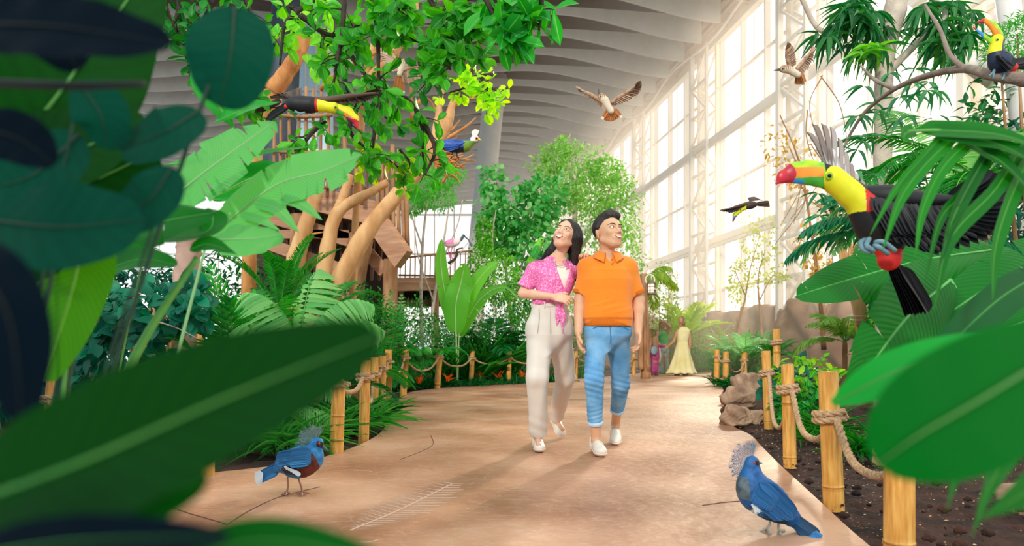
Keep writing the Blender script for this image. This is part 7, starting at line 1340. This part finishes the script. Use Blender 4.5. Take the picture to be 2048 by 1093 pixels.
s.cap(q(1355, 735), q(1354, 747), .045, .05).cap(q(1371, 735), q(1371, 748), .045, .05); mb = MB(); s.mesh(mb, .012); mb.build('body', SK_B, p1)
s = SDF(); s.loft([(CH-(747-HY)*s_, q(1364, 0)[0]-.03, YL, .46, .3), (CH-(738-HY)*s_, q(1364, 0)[0]-.02, YL, .38, .26), (CH-(715-HY)*s_, q(1364, 0)[0], YL, .26, .2), (CH-(695-HY)*s_, q(1364, 0)[0], YL, .19, .15), (CH-(684-HY)*s_, q(1365, 0)[0], YL, .155, .12), (CH-(672-HY)*s_, q(1366, 0)[0], YL, .185, .13), (CH-(662-HY)*s_, q(1367, 0)[0], YL, .19, .12), (CH-(655-HY)*s_, q(1367, 0)[0], YL, .10, .08)], k=.03)
s.fn(lambda P: .012*np.sin(np.arctan2(P[:, 1]-YL, P[:, 0]-q(1364, 0)[0])*9)*np.clip((.9-P[:, 2])*2, 0, 1), 0, 'd'); mb = MB(); s.mesh(mb, .012); mb.build('dress', mat('dress_yellow', 'd8cc84', .8, col2='ece2b0', scale=3), p1)
s = SDF(); s.ell(q(1363, 641, .02), (.095, .105, .115)).ell(q(1367, 648, -.06), (.06, .06, .07)); mb = MB(); s.mesh(mb, .010); mb.build('hair', HAIR_BR, p1)
mb = MB(); [cube(mb, q(x, 747)*A(1, 1, 0)+A(0, 0, .03), (.1, .26, .06)) for x in (1354, 1371)]; mb.build('sandal', mat('sandal', '9c6850', .7), p1)
# child
p2 = thing('person', 'small child in a magenta outfit with long fair brown hair and a grey-blue backpack', 'person', q(1309, 750)*A(1, 1, 0))
s = SDF(); s.ell(q(1311, 681), (.075, .08, .095)).cap(q(1311, 690), q(1311, 706), .05, .08, k=.03).cap(q(1310, 706), q(1310, 724), .08, .09, k=.03).cap(q(1308, 724), q(1306, 747), .06, .045).cap(q(1313, 724), q(1312, 747), .06, .045)
s.cap(q(1305, 694), q(1302, 706), .03, .028).cap(q(1302, 706), q(1300, 716), .026, .02).cap(q(1317, 692), q(1325, 693, -.1), .03, .028).cap(q(1325, 693, -.1), q(1332, 692, -.2), .026, .02)
hand(s, q(1332, 692, -.2), A(1, -.2, .3), A(0, .3, 1), A(0, -1, 0), .5, .7); hand(s, q(1300, 716), A(0, 0, -1), A(1, 0, 0), A(0, -1, 0), .4, .7); mb = MB(); s.mesh(mb, .011); mb.build('body', SK_B, p2)
MAG = mat('magenta_cloth', 'b03a80', .8, col2='cc5a98', scale=12)
s = SDF(); s.cap(q(1311, 692), q(1311, 716), .10, .12, k=.03).cap(q(1306, 694), q(1302, 706), .045, .042).cap(q(1302, 706), q(1300.5, 714), .04, .036).cap(q(1316, 692), q(1325, 693, -.1), .045, .04).cap(q(1325, 693, -.1), q(1330, 692, -.17), .038, .034); mb = MB(); s.mesh(mb, .011); mb.build('jacket', MAG, p2)
s = SDF(); s.cap(q(1308, 718), q(1306, 744), .075, .065, k=.02).cap(q(1313, 718), q(1312, 744), .075, .065, k=.02); mb = MB(); s.mesh(mb, .011); mb.build('trousers', MAG, p2)
s = SDF(); s.ell(q(1311, 680, -.01), (.09, .095, .10)).cap(q(1311, 684, -.07), q(1312, 702, -.12), .085, .05, k=.05); mb = MB(); s.mesh(mb, .010); mb.build('hair', mat('hair_fair', '9a7450', .6, col2='b8906a', scale=20, stretch=(5, 5, .5)), p2)
s = SDF(); s.ell(q(1308, 702, -.17), (.10, .07, .13)).ell(q(1308, 706, -.23), (.06, .03, .06)); mb = MB(); s.mesh(mb, .010); bp = mb.build('backpack', mat('backpack_cloth', '7a98a0', .7, col2='94b0b4', scale=12), None); tag(bp, "grey-blue backpack on the small child's back", 'backpack')
mb = MB(); [cube(mb, q(x, 748)*A(1, 1, 0)+A(0, 0, .03), (.08, .18, .06)) for x in (1306, 1313)]; mb.build('shoe', mat('shoe_brown', '7a5040', .7), p2)
# person in green
YG = 20.6
def g_(px, py, dy=0): return W(px, py, YG+dy)
p3 = thing('person', 'person in a green top and pale jeans standing with one arm raised behind the child', 'person', g_(1328, 750)*A(1, 1, 0))
s = SDF(); s.ell(g_(1325, 652), (.085, .095, .11)).cap(g_(1325, 660), g_(1326, 668), .05, .055).cap(g_(1318, 668), g_(1334, 668), .055, .055, k=.05).cap(g_(1326, 672), g_(1327, 690), .12, .11, k=.05).cap(g_(1324, 700), g_(1325, 744), .09, .05).cap(g_(1330, 700), g_(1331, 744), .09, .05)
s.cap(g_(1334, 668), g_(1340, 655, -.1), .05, .042).cap(g_(1340, 655, -.1), g_(1330, 646, -.15), .038, .03).cap(g_(1318, 668), g_(1312, 676, -.1), .05, .04).cap(g_(1312, 676, -.1), g_(1318, 688, -.2), .036, .028)
hand(s, g_(1330, 646, -.15), A(-1, -.1, .5), A(0, 1, -.3), A(0, 0, 1), .5); hand(s, g_(1318, 688, -.2), A(.8, -.3, -.4), A(0, .5, -1), A(0, -1, 0), .5); mb = MB(); s.mesh(mb, .012); mb.build('body', SK_B, p3)
s = SDF(); s.cap(g_(1326, 671), g_(1326, 680), .145, .135, k=.05).cap(g_(1326, 680), g_(1327, 692), .135, .15, k=.05); mb = MB(); s.mesh(mb, .011); mb.build('top', mat('green_top', '3aa04c', .8, col2='5cbc68', scale=6), p3)
s = SDF(); s.cap(g_(1327, 694), g_(1327, 700), .15, .15, k=.03).cap(g_(1323, 702), g_(1322, 720), .10, .08, k=.03).cap(g_(1322, 720), g_(1322, 745), .075, .10).cap(g_(1331, 702), g_(1332, 720), .10, .08, k=.03).cap(g_(1332, 720), g_(1334, 745), .075, .10); mb = MB(); s.mesh(mb, .011); mb.build('jeans', mat('pale_jeans', '8c9c94', .8, col2='a8b4ac', scale=8), p3)
s = SDF(); s.ell(g_(1325, 650, .03), (.095, .10, .11)); mb = MB(); s.mesh(mb, .010); mb.build('hair', HAIR_BR, p3)
s = SDF(); s.ell(g_(1317, 712, -.35), (.09, .05, .22)); mb = MB(); s.mesh(mb, .012); tube(mb, [g_(1315, 700, -.35), g_(1318, 689, -.24), g_(1320, 700, -.35)], .014, 6, n=10); tag(mb.build('cloth_bag', mat('white_cloth', 'ece6dc', .8), None), 'white cloth bag held low between the child and the person in green', 'bag')
